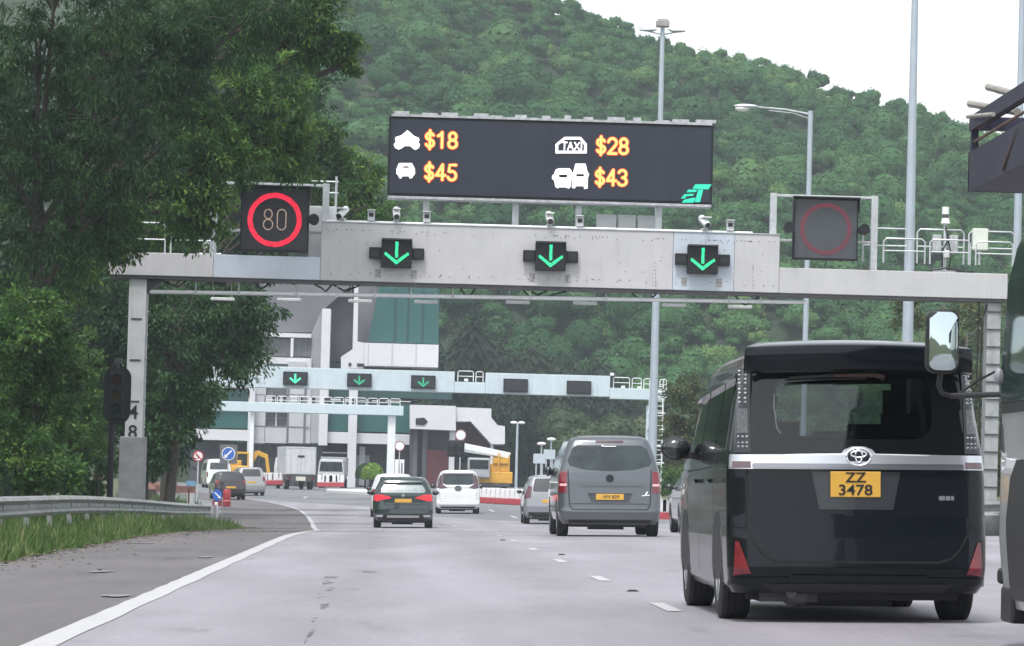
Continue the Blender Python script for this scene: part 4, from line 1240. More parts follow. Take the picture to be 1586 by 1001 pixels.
# ------------------------------------------------------------------ lamp posts
pole_m = mat('pale_blue_grey_pole', (.42, .48, .54), .45, .25, var=.08, scale=2)
def pole(name, label, cat, top, bot, Y, r0, r1, zbase=None, group=None):
    a = pt(*bot, Y); b = pt(*top, Y)
    k = (b[0] - a[0]) / max(.01, b[2] - a[2])
    zb_ = zgf(a[0], Y) - .05 if zbase is None else zbase
    x0 = (a[0] + b[0]) / 2
    t = thing(name, label, cat, (x0, Y, zb_), group=group)
    h = b[2] - zb_
    mb = MB(); mb.tube([(0, 0, 0), (0, 0, .35), (0, 0, .36), (0, 0, h)], [r0 * 1.4, r0 * 1.4, r0, r1], 14)
    mb.build('pole', pole_m, t, smooth=True)
    return t, h
t, h = pole('high_mast_lamp', 'tall pale mast with a box lamp head between two side lamps, behind the toll display', 'lamp post', (1026, 42), (1012, 640), 160., .20, .09)
mb = MB(); mb.box(-.27, .27, -.25, .25, h + .0, h + .26); mb.box(-.2, .2, -.18, .18, h + .26, h + .33); build_each(mb, 'lamp_head', mat('grey_lamp_head', (.33, .30, .29), .5, var=.15), t, bevel=.03)
mb = MB(); mb.tube([(-.95, 0, h - .12), (0, 0, h - .32), (.95, 0, h - .12)], .035, 6); build_each(mb, 'arm', steel, t)
for sg in (-1, 1):
    mb = MB(); mb.ell((sg * .62, 0, h - .14), .36, .16, .07); mb.build('side_lamp', steel, t, smooth=True)
    mb = MB(); mb.tube([(sg * .2, 0, h - .1), (sg * 1.05, 0, h - .05)], .02, 5); build_each(mb, 'arm', steel, t)
t, h = pole('street_lamp', 'slim pale lamp post with one long arm reaching left, above the blank speed sign', 'lamp post', (1255, 172), (1248, 520), 110., .085, .07)
mb = MB(); mb.tube([(0, 0, h - .1), (-.7, 0, h + .02), (-2.05, 0, h + .1)], [.03, .026, .02], 7); mb.tube([(0, 0, h - .22), (-.5, 0, h - .08), (-1.2, 0, h - .02)], .012, 6); build_each(mb, 'arm', steel, t, smooth=True)
mb = MB(); mb.ell((-1.85, 0, h + .08), .36, .14, .07); build_each(mb, 'lamp_head', steel, t, smooth=True)
mb = MB(); mb.ell((-1.95, 0, h + .01), .22, .12, .09); mb.build('lamp_bowl', mat('lamp_bowl', (.70, .70, .66), .25, coat=.5), t, smooth=True)
t, h = pole('high_mast_lamp', 'thick pale mast rising out of the picture behind the right gantry end', 'lamp post', (1419, -60), (1405, 530), 106., .185, .085)
mb = MB(); mb.cyl((0, 0, h), (0, 0, h + .3), .5, .5, 16); build_each(mb, 'lamp_head', steel, t)
t, h = pole('high_mast_lamp', 'pale mast at the right edge behind the dark truck rack', 'lamp post', (1584, -60), (1577, 330), 112., .15, .08)
mb = MB(); mb.cyl((0, 0, h), (0, 0, h + .3), .5, .5, 16); build_each(mb, 'lamp_head', steel, t)
t, h = pole('street_lamp', 'short double-headed lamp post beside the toll canopy', 'lamp post', (801, 656), (800, 742), 262., .10, .07)
mb = MB(); mb.ell((-.26, 0, h + .05), .24, .14, .10); mb.ell((.26, 0, h + .05), .24, .14, .10); build_each(mb, 'lamp_head', mat('white_lamp_glass', (.85, .85, .83), .3), t, smooth=True)
mb = MB(); mb.tube([(-.3, 0, h), (.3, 0, h)], .04, 6); build_each(mb, 'arm', steel, t)
for i, (px, py) in enumerate(((838, 688), (853, 681))):
    t, h = pole('street_lamp', ['small white-topped lamp nearest the grey people carrier', 'small white-topped lamp just above the other one beside the grey van'][i] if False else ['lower of two small white lamp heads left of the grey van roof', 'higher of two small white lamp heads left of the grey van roof'][i], 'lamp post', (px, py), (px, 745), 268. + 6 * i, .05, .05)
    mb = MB(); mb.ell((0, 0, h + .02), .32, .2, .12); build_each(mb, 'lamp_head', bpy.data.materials['white_lamp_glass'], t, smooth=True)

# ------------------------------------------------------------------ road signs and small things of the plaza
blue_sign = mat('blue_sign_face', (.03, .12, .46), .35, var=.08)
white_sign = mat('white_sign_face', (.80, .80, .80), .4)
red_sign = mat('red_sign_face', (.55, .03, .05), .4)
def post_sign(name, label, px, py, Y, r, kind, foot=None):
    x, z = P(px, py, Y); zb_ = zgf(x, Y) - .02
    t = thing(name, label, 'road sign', (x, Y, zb_))
    h = z - zb_
    mb = MB(); mb.cyl((0, .06, 0), (0, .06, h + r * .6), .04, n=8); mb.build('post', steel, t, smooth=True)
    if kind == 'blue':
        mb = MB(); mb.disc(0, h, r, r, 0, .025); f = mb.build('face', white_sign, t)
        mb = MB(); mb.disc(0, h, r * .88, r * .88, -.008, -.002); mb.build('blue_disc', blue_sign, f)
        mb = MB(); q = []
        for (a, b) in [(-.62, -.62), (-.05, -.52), (-.22, -.35), (.55, .40), (.38, .57), (-.37, -.2), (-.54, -.03)]:
            q.append((a * r, h + b * r))
        mb.prism(q, -.014, -.009); mb.build('arrow', white_sign, f)
    elif kind == 'blue_right':
        mb = MB(); mb.disc(0, h, r, r, 0, .025); f = mb.build('face', blue_sign, t)
        mb = MB(); mb.prism([(-a * r, h + b * r) for a, b in [(-.62, -.62), (-.05, -.52), (-.22, -.35), (.55, .40), (.38, .57), (-.37, -.2), (-.54, -.03)]], -.014, -.002); mb.build('arrow', white_sign, f)
    elif kind == 'slash':
        mb = MB(); mb.disc(0, h, r, r, 0, .025); f = mb.build('face', white_sign, t)
        mb = MB(); mb.ring(0, h, r, r, -.008, -.002, r * .18); mb.prism([(-.62 * r, h + .5 * r), (-.45 * r, h + .66 * r), (.62 * r, h - .5 * r), (.45 * r, h - .66 * r)], -.0085, -.0025); mb.build('red_ring', red_sign, f)
        mb = MB(); mb.prism([(-.1 * r, h - .5 * r), (.12 * r, h - .5 * r), (.12 * r, h + .1 * r), (-.35 * r, h + .1 * r), (-.35 * r, h - .08 * r), (-.1 * r, h - .08 * r)], -.0065, -.002); mb.build('black_mark', plastic, f)
    elif kind == 'ring':
        mb = MB(); mb.disc(0, h, r, r, 0, .025); f = mb.build('face', white_sign, t)
        mb = MB(); mb.ring(0, h, r, r, -.008, -.002, r * .17); mb.build('red_ring', mat('faded_ring_%d' % px, (.30, .10, .12), .5), f)
    return t, h
post_sign('road_sign', 'round blue sign with a white arrow pointing down left', 353.8, 703, 232., .40, 'blue')
x0, z0 = P(353.8, 703, 233.)
t_ = bpy.data.objects.get('road_sign')
mb = MB(); mb.box(-.52, .52, .03, .06, z0 - .6 - t_.location.z, z0 + .55 - t_.location.z); mb.build('backing_board', mat('grey_sign_back', (.12, .12, .13), .6), t_)
post_sign('road_sign', 'white round sign with a red slash by the left trees', 307, 706.5, 200., .27, 'slash')
t, h = post_sign('road_sign', 'blank white disc sign with a dull ring on the low gantry column', 619, 691, 275., .36, 'ring')
mb = MB(); mb.box(-.30, .36, .05, .2, 0, h - .95); mb.build('white_cabinet', white_plastic, t)
mb = MB(); mb.box(-.04, .04, .03, .049, .1, h - 1.2); mb.box(.16, .24, .03, .049, .1, h - 1.2); build_each(mb, 'black_stripe', plastic, t)
post_sign('road_sign', 'white disc sign above the dark signal box by the toll canopy', 713.5, 674, 236., .35, 'ring')
# dark signal box beside it
x, z = P(706, 695, 232.); zb_ = zgf(x, 232.)
t = thing('traffic_signal', 'squat black signal box on a pole in front of the red toll booth', 'traffic signal', (x, 232., zb_))
h = z - zb_
mb = MB(); mb.cyl((0, .05, 0), (0, .05, h), .07, n=8); mb.build('pole', black_box, t)
mb = MB(); mb.box(-.52, .52, -.12, .02, h - .5, h + .5); mb.build('backing_board', black_box, t, bevel=.12)
mb = MB()
for sx in (-.24, .24):
    for sz in (-.25, .22): mb.cyl((sx, -.3, h + sz), (sx, -.121, h + sz), .15, n=12)
mb.build('visor', plastic, t)
# bollard, keep-right marker and barrel at the left
def on_ground(px, py):
    X, Y = gp(px, py); return X, Y, zgf(X, Y)
X, Y, Z = on_ground(293, 790)
X, Z2 = P(295, 777, 150.); Y = 150.; Z = zgf(X, Y) + .1
t = thing('bollard', 'white tapered bollard with a pale blue top beside the far guard rail', 'bollard', (X, Y, Z))
ht = P(295, 745, Y)[1] - Z
mb = MB(); mb.tube([(0, 0, -.1), (0, 0, .1), (0, 0, ht * .72)], [.10, .12, .17], 14); mb.build('body', mat('translucent_white', (.66, .68, .66), .4), t, smooth=True)
mb = MB(); mb.tube([(0, 0, ht * .722), (0, 0, ht)], [.19, .19], 14); mb.build('blue_band', mat('pale_blue_band', (.22, .42, .62), .4), t, smooth=True)
X, Y, Z = on_ground(336, 784)
t = thing('marker_board', 'small blue round marker with a white arrow next to a red barrel', 'road sign', (X, Y, Z))
s_ = 6000 / Y
hz_ = (784 - 767) / s_; r_ = 8.2 / s_
mb = MB(); mb.disc(0, hz_, r_ * .9, r_ * 1.1, 0, .03); f = mb.build('face', blue_sign, t)
mb = MB(); mb.prism([(-a * r_, hz_ + b * r_) for a, b in [(-.62, -.62), (-.05, -.52), (-.22, -.35), (.55, .40), (.38, .57), (-.37, -.2), (-.54, -.03)]], -.012, -.002); mb.build('arrow', white_sign, f)
mb = MB(); mb.box(-r_ * .9, r_ * .9, .04, .4, 0, hz_ - r_); mb.cyl((0, .05, 0), (0, .05, hz_), .04, n=6); mb.build('base', mat('faded_red_base', (.25, .05, .05), .6, var=.3), t)
X, Y, Z = on_ground(351, 785)
t = thing('barrel', 'red water barrel standing at the end of the left verge', 'barrel', (X, Y, Z))
s_ = 6000 / Y; hh_ = 27 / s_; rr_ = 6 / s_
red_plastic = mat('faded_red_plastic', (.32, .030, .042), .5, var=.25, scale=5)
mb = MB(); mb.tube([(0, 0, 0), (0, 0, .05), (0, 0, hh_ * .45), (0, 0, hh_ * .5), (0, 0, hh_ * .9), (0, 0, hh_)], [rr_ * .95, rr_ * 1.03, rr_, rr_ * 1.05, rr_, rr_ * .7], 16); mb.build('body', red_plastic, t, smooth=True)
mb = MB(); mb.cyl((0, 0, hh_ * .3), (0, 0, hh_ * .38), rr_ * 1.04, n=16); mb.build('pale_band', mat('pale_red_band', (.6, .2, .2), .5), t)

# two pale sign backs beyond the grey estate car
for px, py, w_, h_, Y, l in ((835.5, 710.5, 19, 15, 256, 'lower of two pale sign backs left of the grey van'), (851, 704, 18, 15, 258, 'higher of two pale sign backs left of the grey van')):
    x, z = P(px, py, Y); zb_ = zgf(x, Y); s_ = FOC / Y
    t = thing('road_sign', l, 'road sign', (x, Y, zb_), group='pale sign backs')
    mb = MB(); mb.box(-w_ / s_ / 2, w_ / s_ / 2, 0, .05, z - zb_ - h_ / s_ / 2, z - zb_ + h_ / s_ / 2); mb.build('panel', mat('pale_sign_back_%d' % px, (.46, .52, .56), .5, .1, var=.08), t)
    mb = MB(); mb.cyl((-.2, .1, 0), (-.2, .1, z - zb_ + .2), .05, n=8); mb.cyl((.2, .1, 0), (.2, .1, z - zb_ + .2), .05, n=8); mb.build('post', steel, t)
# water-filled barriers
white_barrier = mat('white_barrier_plastic', (.72, .72, .73), .5, var=.12, scale=4)
proto = None
def barrier(px, py, Y, label, group, ln=1.0, h=.82, rz=0):
    global proto
    X, _ = P(px, py, Y); Z = zgf(X, Y) if py is None else P(px, py, Y)[1]
    if proto is None:
        t = thing('traffic_barrier', label, 'barrier', (X, Y, Z), rz, group)
        mb = MB(); mb.add([(-.5, -.24, 0), (.5, -.24, 0), (.5, .24, 0), (-.5, .24, 0), (-.48, -.2, .30), (.48, -.2, .30), (.48, .2, .30), (-.48, .2, .30)], [(0, 3, 2, 1), (4, 5, 6, 7), (0, 1, 5, 4), (1, 2, 6, 5), (2, 3, 7, 6), (3, 0, 4, 7)])
        mb.build('red_base', red_plastic, t, bevel=.03)
        mb = MB(); mb.box(-.47, .47, -.06, .06, .303, .50); mb.box(-.46, -.20, -.12, .12, .303, h); mb.box(-.13, .13, -.12, .12, .303, h); mb.box(.20, .46, -.12, .12, .303, h)
        mb.build('white_upper', white_barrier, t, bevel=.025)
        proto = t
    else:
        t = copy_tree(proto, loc=(X, Y, Z), label=label); t.rotation_euler = (0, 0, rz); t['group'] = group
    return t
g_ = 'red and white barriers right of the white people carrier'
p0_, p1_ = on_ground(744, 779), on_ground(826, 783.5)
for k in range(12):
    a = k / 11
    X, Y = p0_[0] + (p1_[0] - p0_[0]) * a, p0_[1] + (p1_[1] - p0_[1]) * a
    t = barrier(700, 779, 200, 'red and white water barrier in the row behind the white people carrier', g_, rz=math.atan2(p1_[1] - p0_[1], p1_[0] - p0_[0]) * .55)
    t.location = (X, Y, zgf(X, Y))
for k, px in enumerate((405, 416, 428)):
    barrier(px, 751, 268, 'red and white water barrier by the far yellow excavator', 'barriers beside the excavator')
for k, px in enumerate((502, 512, 522)):
    barrier(px, 754.5, 262, 'red and white barrier behind the grey box truck', 'barriers right of the box truck')
for k, px in enumerate((1030, 1040)):
    barrier(px, 806, 150, 'red and white barrier glimpsed right of the slate grey van', 'barriers behind the silver car')
# pale concrete plinth of the toll island
mb = MB()
pl_ = [on_ground(a, b) for a, b in ((505, 763), (590, 768), (575, 752), (508, 752))]
mb.add([(p[0], p[1], p[2] - .02) for p in pl_] + [(p[0], p[1], p[2] + .16) for p in pl_], [(0, 1, 2, 3), (4, 5, 6, 7), (0, 1, 5, 4), (1, 2, 6, 5), (2, 3, 7, 6), (3, 0, 4, 7)])
struct(mb.build('kerb_island', mat('pale_concrete', (.50, .51, .51), .7, var=.08)))

# ------------------------------------------------------------------ vehicles
def see_through(name, tint, gloss):
    m = bpy.data.materials.new(name); m.use_nodes = True
    n, l = m.node_tree.nodes, m.node_tree.links
    n.remove(n['Principled BSDF'])
    tr_, g_, lw_, mx = n.new('ShaderNodeBsdfTransparent'), n.new('ShaderNodeBsdfGlossy'), n.new('ShaderNodeLayerWeight'), n.new('ShaderNodeMixShader')
    pw, f_ = n.new('ShaderNodeMath'), n.new('ShaderNodeMapRange')
    pw.operation = 'POWER'; pw.inputs[1].default_value = 5; f_.inputs['To Min'].default_value = .045; f_.inputs['To Max'].default_value = .9
    l.new(lw_.outputs['Facing'], pw.inputs[0]); l.new(pw.outputs[0], f_.inputs['Value'])
    tr_.inputs[0].default_value = (*tint, 1); g_.inputs['Roughness'].default_value = .03; g_.inputs['Color'].default_value = (gloss, gloss, gloss, 1)
    l.new(f_.outputs[0], mx.inputs[0]); l.new(tr_.outputs[0], mx.inputs[1]); l.new(g_.outputs[0], mx.inputs[2]); l.new(mx.outputs[0], n['Material Output'].inputs['Surface'])
    return m
see_glass = see_through('clear_car_glass', (.75, .80, .79), .9)
class Body:
    """a car shell made of level slices: at each height a rounded outline with half width w, tail yr and nose yf"""
    nr, nf = 9, 7
    def __init__(s, keys, rr=.16, rf=.35, bow=.05, nz=40):
        k = np.array(keys, float)
        s.z, s.w, s.yr, s.yf = k.T
        s.rr, s.rf, s.bow = rr, rf, bow
        s.nz = nz
    def at(s, z):
        return [float(np.interp(z, s.z, a)) for a in (s.w, s.yr, s.yf)]
    def rear(s, x, z):
        w, yr, yf = s.at(z); r = min(s.rr, w * .8)
        a = min(abs(x), w - 1e-4)
        y = yr + s.bow * (a / w) ** 2
        if a > w - r: y += r - math.sqrt(max(0, r * r - (a - (w - r)) ** 2))
        return y
    def side(s, y, z):
        w, yr, yf = s.at(z); r = min(s.rr, w * .8)
        e = y - (yr + s.bow)
        if e < r:
            e = max(0, e)
            return w - r + math.sqrt(max(0, r * r - (r - e) ** 2))
        f = yf - y
        if f < s.rf:
            f = max(0, f); return w - s.rf * .6 * (1 - math.sqrt(max(0, 1 - (1 - f / s.rf) ** 2)))
        return w
    def outline(s, z):
        w, yr, yf = s.at(z); r = min(s.rr, w * .8); rf = min(s.rf, w * .8)
        pts = []
        for x in np.linspace(-(w - r), w - r, s.nr): pts.append((x, yr + s.bow * (x / w) ** 2))
        for t in np.linspace(0, math.pi / 2, 7)[1:]:
            pts.append((w - r + r * math.sin(t), yr + s.bow * ((w - r + r * math.sin(t)) / w) ** 2 + r * (1 - math.cos(t))))
        for y in np.linspace(yr + r + s.bow + .02, yf - rf - .02, 6): pts.append((w, y))
        for t in np.linspace(0, math.pi / 2, 7)[1:]: pts.append((w - rf * .6 * (1 - math.cos(t)), yf - rf + rf * math.sin(t) * .85))
        x1 = w - rf * .6
        for x in np.linspace(x1, -x1, s.nf): pts.append((x, yf - .08 * (x / w) ** 2))
        L = [(-x, y) for x, y in pts[s.nr:s.nr + 18]][::-1]
        return pts + L
    def mesh(s, hole=None, pane=None):
        mb = MB()
        zs = np.unique(np.concatenate([np.linspace(s.z[0], s.z[-1], s.nz), s.z]))
        rings = [[(x, y, z) for x, y in s.outline(z)] for z in zs]
        n = len(rings[0])
        vs = [p for r in rings for p in r]
        fs = [(j * n + k, j * n + (k + 1) % n, (j + 1) * n + (k + 1) % n, (j + 1) * n + k) for j in range(len(rings) - 1) for k in range(n)]
        fs += [tuple(range(n))[::-1], tuple(range((len(rings) - 1) * n, len(rings) * n))]
        if hole:
            keep = []
            for f in fs:
                c = np.mean([vs[i] for i in f], 0)
                if len(f) == 4 and hole(*c):
                    if pane is not None and c[1] > 1: pane.add([vs[i] for i in f], [(0, 1, 2, 3)])
                else: keep.append(f)
            fs = keep
        mb.add(vs, fs)
        return mb
    def _rows(s, poly, n=16):
        zs = [p[1] for p in poly]; z0, z1 = min(zs), max(zs)
        e = (z1 - z0) * .0008
        out = []
        for z in np.unique(np.concatenate([np.linspace(z0 + e, z1 - e, n), np.clip(zs, z0 + e, z1 - e)])):
            xs = []
            for (a, b), (c, d) in zip(poly, poly[1:] + poly[:1]):
                if (b - z) * (d - z) <= 0 and b != d: xs.append(a + (c - a) * (z - b) / (d - b))
            if len(xs) > 1: out.append((z, min(xs), max(xs)))
        return out
    def patch(s, fn, poly, off, n=16, nc=12, deep=.02):
        """fn(a,z,off) -> point; a skin over the polygon standing off the shell, with its rim"""
        rows = s._rows(poly, n)
        vs, fs = [], []
        for z, a, b in rows:
            for k in range(nc + 1): vs.append(fn(a + (b - a) * k / nc, z, off))
        m = nc + 1; R = len(rows)
        for j in range(R - 1):
            for k in range(nc): fs.append((j * m + k, j * m + k + 1, (j + 1) * m + k + 1, (j + 1) * m + k))
        loop = [(rows[0][0], rows[0][1] + (rows[0][2] - rows[0][1]) * k / nc, k) for k in range(nc + 1)]
        idx = list(range(m)) + [j * m + nc for j in range(1, R)] + [(R - 1) * m + k for k in range(nc - 1, -1, -1)] + [j * m for j in range(R - 2, 0, -1)]
        par = []
        for i in idx:
            j, k = divmod(i, m); z, a, b = rows[j]
            par.append((a + (b - a) * k / nc, z))
        o = len(vs)
        vs += [fn(a, z, -deep) for a, z in par]
        L = len(idx)
        for i in range(L):
            j = (i + 1) % L
            fs.append((idx[i], idx[j], o + j, o + i))
        return vs, fs
    def rpatch(s, mb, poly, off=.004, n=16, nc=12, deep=.02):
        vs, fs = s.patch(lambda x, z, o: (x, s.rear(x, z) - o, z), poly, off, n, nc, deep); return mb.add(vs, fs)
    def spatch(s, mb, poly, sg, off=.004, n=14, nc=10, deep=.02):
        vs, fs = s.patch(lambda y, z, o: (sg * (s.side(y, z) + o), y, z), poly, off, n, nc, deep); return mb.add(vs, fs)
    def rline(s, mb, pts, w=.008, off=.0035):
        for a, b in zip(pts[:-1], pts[1:]):
            n = max(2, int(math.hypot(b[0] - a[0], b[1] - a[1]) / .06))
            q = []
            L = math.hypot(b[0] - a[0], b[1] - a[1]) + 1e-9
            nx_, nz_ = (b[1] - a[1]) / L * w / 2, -(b[0] - a[0]) / L * w / 2
            for i in range(n + 1):
                x, z = a[0] + (b[0] - a[0]) * i / n, a[1] + (b[1] - a[1]) * i / n
                for sg in (-1, 1):
                    q.append((x + sg * nx_, s.rear(x + sg * nx_, z + sg * nz_) - off, z + sg * nz_))
            mb.add(q, [(2 * i, 2 * i + 1, 2 * i + 3, 2 * i + 2) for i in range(n)])
        return mb
    def sline(s, mb, pts, sg, w=.008, off=.0035):
        for a, b in zip(pts[:-1], pts[1:]):
            n = max(2, int(math.hypot(b[0] - a[0], b[1] - a[1]) / .1)); L = math.hypot(b[0] - a[0], b[1] - a[1]) + 1e-9
            ny_, nz_ = (b[1] - a[1]) / L * w / 2, -(b[0] - a[0]) / L * w / 2
            q = []
            for i in range(n + 1):
                y, z = a[0] + (b[0] - a[0]) * i / n, a[1] + (b[1] - a[1]) * i / n
                for t in (-1, 1): q.append((sg * (s.side(y + t * ny_, z + t * nz_) + off), y + t * ny_, z + t * nz_))
            mb.add(q, [(2 * i, 2 * i + 1, 2 * i + 3, 2 * i + 2) for i in range(n)])
        return mb

def rr(x0, x1, z0, z1, r, taper=0):
    """a rounded rectangle; taper narrows the top"""
    pts = []
    for cx, cz, a0 in ((x1 - r, z0 + r, -math.pi / 2), (x1 - r - taper, z1 - r, 0), (x0 + r + taper, z1 - r, math.pi / 2), (x0 + r, z0 + r, math.pi)):
        for k in range(6):
            a = a0 + math.pi / 2 * k / 5; pts.append((cx + r * math.cos(a), cz + r * math.sin(a)))
    return pts
def flip(poly): return [(-x, z) for x, z in poly]

def paint(name, col, rough=.28, metal=.3, flake=.06):
    return mat(name, col, rough, metal, var=flake, scale=2.5, coat=1.0)

def wheel(parent, x, y, r, w, sg):
    mb = MB()
    h = w / 2
    mb.lathe_x((x, y, r), [(-h, r * .62), (-h, r * .86), (-h * .86, r * .965), (-h * .6, r), (-h * .5, r), (-h * .48, r - .008), (-h * .42, r - .008), (-h * .4, r), (-.01, r), (-.008, r - .008), (.008, r - .008), (.01, r), (h * .4, r), (h * .42, r - .008), (h * .48, r - .008), (h * .5, r), (h * .6, r), (h * .86, r * .965), (h, r * .86), (h, r * .62)], 36)
    t = mb.build('wheel', rubber, parent, smooth=True)
    mb = MB()
    xo = x + sg * h * .8
    mb.lathe_x((x, y, r), [(sg * h * .95, r * .63), (sg * h * .6, r * .57), (sg * h * .35, r * .5), (sg * h * .35, .02)], 24)
    for k in range(5):
        a = 2 * math.pi * k / 5 + .3
        mb.bar((xo, y, r), (xo, y + r * .6 * math.cos(a), r + r * .6 * math.sin(a)), .07, .03, up=(1, 0, 0))
    mb.build('rim', rim_metal, t, smooth=True)
    return t

def car(name, label, cat, loc, keys, pm, rz=0, group=None, rr_=.16, rf=.35, bow=.05, glass_rear=None, glass_m=None, side_glass=(), wheels=(.85, 3.6, .31, .2, .78), dark_low=None, plate=None,
        plate_txt=None, lamps=(), lamp_m=None, mirror=None, under=True, mirror_m=None, tilt=-.02, hole=None):
    t = thing(name, label, cat, loc, rz, group, tilt)
    B = Body(keys, rr_, rf, bow)
    if hole:
        B.nr, B.nf, B.nz = 31, 21, 76
        pane = MB()
        B.mesh(hole, pane).build('body', pm, t, smooth=True)
        pane.build('windscreen', see_glass, t, smooth=True)
    else:
        B.mesh().build('body', pm, t, smooth=True)
    if glass_rear:
        mb = MB(); B.rpatch(mb, glass_rear, .005); mb.build('rear_window', glass_m or glass, t, smooth=True)
    for sg in (-1, 1):
        for g_ in side_glass:
            mb = MB(); B.spatch(mb, g_, sg, .005); mb.build('side_window', glass, t, smooth=True)
    if dark_low:
        mb = MB()
        for p in dark_low: B.rpatch(mb, p, .006)
        mb.build('bumper_trim', plastic, t, smooth=True)
    for p in lamps:
        for q in (p, flip(p)):
            mb = MB(); B.rpatch(mb, q, .012); build_each(mb, 'tail_lamp', lamp_m or red_lens, t, smooth=True)
    if plate:
        x0, x1, z0, z1 = plate
        y = B.rear((x0 + x1) / 2, (z0 + z1) / 2) - .014
        mb = MB(); mb.box(x0, x1, y - .004, y + .03, z0, z1); p_ = mb.build('number_plate', yellow_plate, t, bevel=.003)
        for (s_, cx, cz, h) in plate_txt or ():
            text_mb(s_, h, cx, cz, y - .006, bold=.012, depth=.003).build('lettering', plastic, p_)
    ya, yb, r, w, tr = wheels
    for y in (ya, yb):
        for sg in (-1, 1):
            mb = MB()
            arc = [(y + (r + .07) * math.cos(a), r + .01 + (r + .07) * math.sin(a)) for a in np.linspace(-.25, math.pi + .25, 18)]
            z_min = B.z[0] + .005
            arc = [(a, max(b, z_min)) for a, b in arc]
            B.spatch(mb, arc, sg, .003, deep=.0)
            build_each(mb, 'wheel_arch', plastic, t, smooth=True)
            wheel(t, sg * tr, y, r, w, sg)
    if under:
        mb = MB(); z0 = B.z[0]
        mb.box(-B.w[0] * .86, B.w[0] * .86, B.yr[0] + .25, B.yf[0] - .35, z0 - .05, z0 + .03)
        mb.cyl((-tr + w / 2, ya, r * .9), (tr - w / 2, ya, r * .9), .06, n=8)
        mb.box(-.35, .3, ya - .25, ya + .5, z0 - .1, z0)
        mb.cyl((-.5, B.yr[0] + .15, z0 - .02), (-.5, ya + .3, z0 - .02), .035, n=8)
        mb.build('underbody', plastic, t)
    if mirror:
        y, z, sx, sz, out = mirror
        for sg in (-1, 1):
            xw = B.side(y, z)
            mb = MB(); mb.ell((sg * (xw + out + sx / 2), y, z), sx / 2, .09, sz / 2, 14, 8); mb.box(*sorted((sg * (xw - .03), sg * (xw + out + .04))), y - .03, y + .03, z - sz * .42, z - sz * .15)
            m_ = mb.build('door_mirror', mirror_m or pm, t, smooth=True)
            mb = MB(); mb.ell((sg * (xw + out + sx / 2), y - .05, z), sx / 2 * .86, .05, sz / 2 * .82, 14, 8); mb.build('mirror_glass', glass, m_, smooth=True)
    return t, B

# --- black people carrier right in front
black_paint = mat('black_metallic_paint', (.0036, .0058, .0090), .2, 0, var=.1, scale=2.5, coat=.30, spec=.15)
VK = [(.20, .80, .10, 4.5), (.26, .835, .03, 4.62), (.36, .845, -.005, 4.68), (.42, .846, .0, 4.68), (.56, .848, .012, 4.70), (.70, .846, .04, 4.70), (.95, .846, .062, 4.62), (1.02, .842, .07, 4.5), (1.10, .833, .085, 4.3), (1.12, .832, .09, 4.0),
      (1.40, .788, .135, 3.72), (1.60, .752, .175, 3.45), (1.68, .735, .19, 3.30), (1.74, .70, .205, 3.1), (1.78, .64, .23, 2.95), (1.81, .52, .28, 2.8), (1.825, .30, .40, 2.5)]
vx_, vy_ = 3.03, 25.05
voxy, B = car('people_carrier', 'black people carrier with a chrome tailgate bar and yellow plate, nearest on the right', 'car', (vx_, vy_, zgf(vx_, vy_ + 1)), VK, black_paint, rr_=.13, rf=.4, bow=.045,
    side_glass=([(.45, 1.14), (1.25, 1.14), (1.25, 1.58), (.55, 1.60)], [(1.31, 1.14), (2.42, 1.14), (2.40, 1.56), (1.31, 1.58)], [(2.50, 1.13), (3.45, 1.12), (3.0, 1.52), (2.48, 1.56)]),
    wheels=(.92, 3.77, .325, .205, .742), mirror=(3.35, 1.17, .22, .18, .02), mirror_m=plastic, rz=0.0,
    hole=lambda x, y, z: (y < .5 and -.535 < x < .48 and 1.215 < z < 1.60) or (y > 2.2 and abs(x) < .60 and 1.14 < z < 1.66))
gl_m = mat('privacy_glass', (.006, .007, .008), .05, spec=.5, ior=1.5)
gl_in = mat('tinted_inner_glass', (.055, .062, .068), .045, spec=.6, ior=1.5, var=.55, scale=1.6)
mb = MB()
vs, fs = B.patch(lambda x, z, o: (x, B.rear(x, z) - o, z), [(-.70, 1.108), (.70, 1.108), (.705, 1.30), (.672, 1.655), (-.672, 1.655), (-.705, 1.30)], .006, 44, 60, .02)
def inside(x, z):
    dx = max(abs(x + .0275) - (.5175 - .13), 0); dz = max(abs(z - 1.41) - (.205 - .13), 0)
    return math.hypot(dx, dz) < .122
fs = [f for f in fs if not all(inside(vs[i][0], vs[i][2]) for i in f)]
mb.add(vs, fs)
rw = mb.build('rear_window', gl_m, voxy, smooth=True)
mb = MB(); B.rpatch(mb, rr(-.545, .49, 1.205, 1.615, .13, .0), .0085, 30, 24, deep=-.006); mb.build('clear_pane', see_through('tinted_see_through_glass', (.29, .32, .34), 1.0), rw, smooth=True)
mb = MB(); B.rline(mb, [(-.53, 1.33), (-.545, 1.42), (-.54, 1.5)], .010, .0095); B.rline(mb, [(-.50, 1.235), (-.525, 1.27), (-.535, 1.33)], .008, .0095); mb.build('pane_edge', mat('pale_pane_edge', (.10, .11, .12), .2), rw)
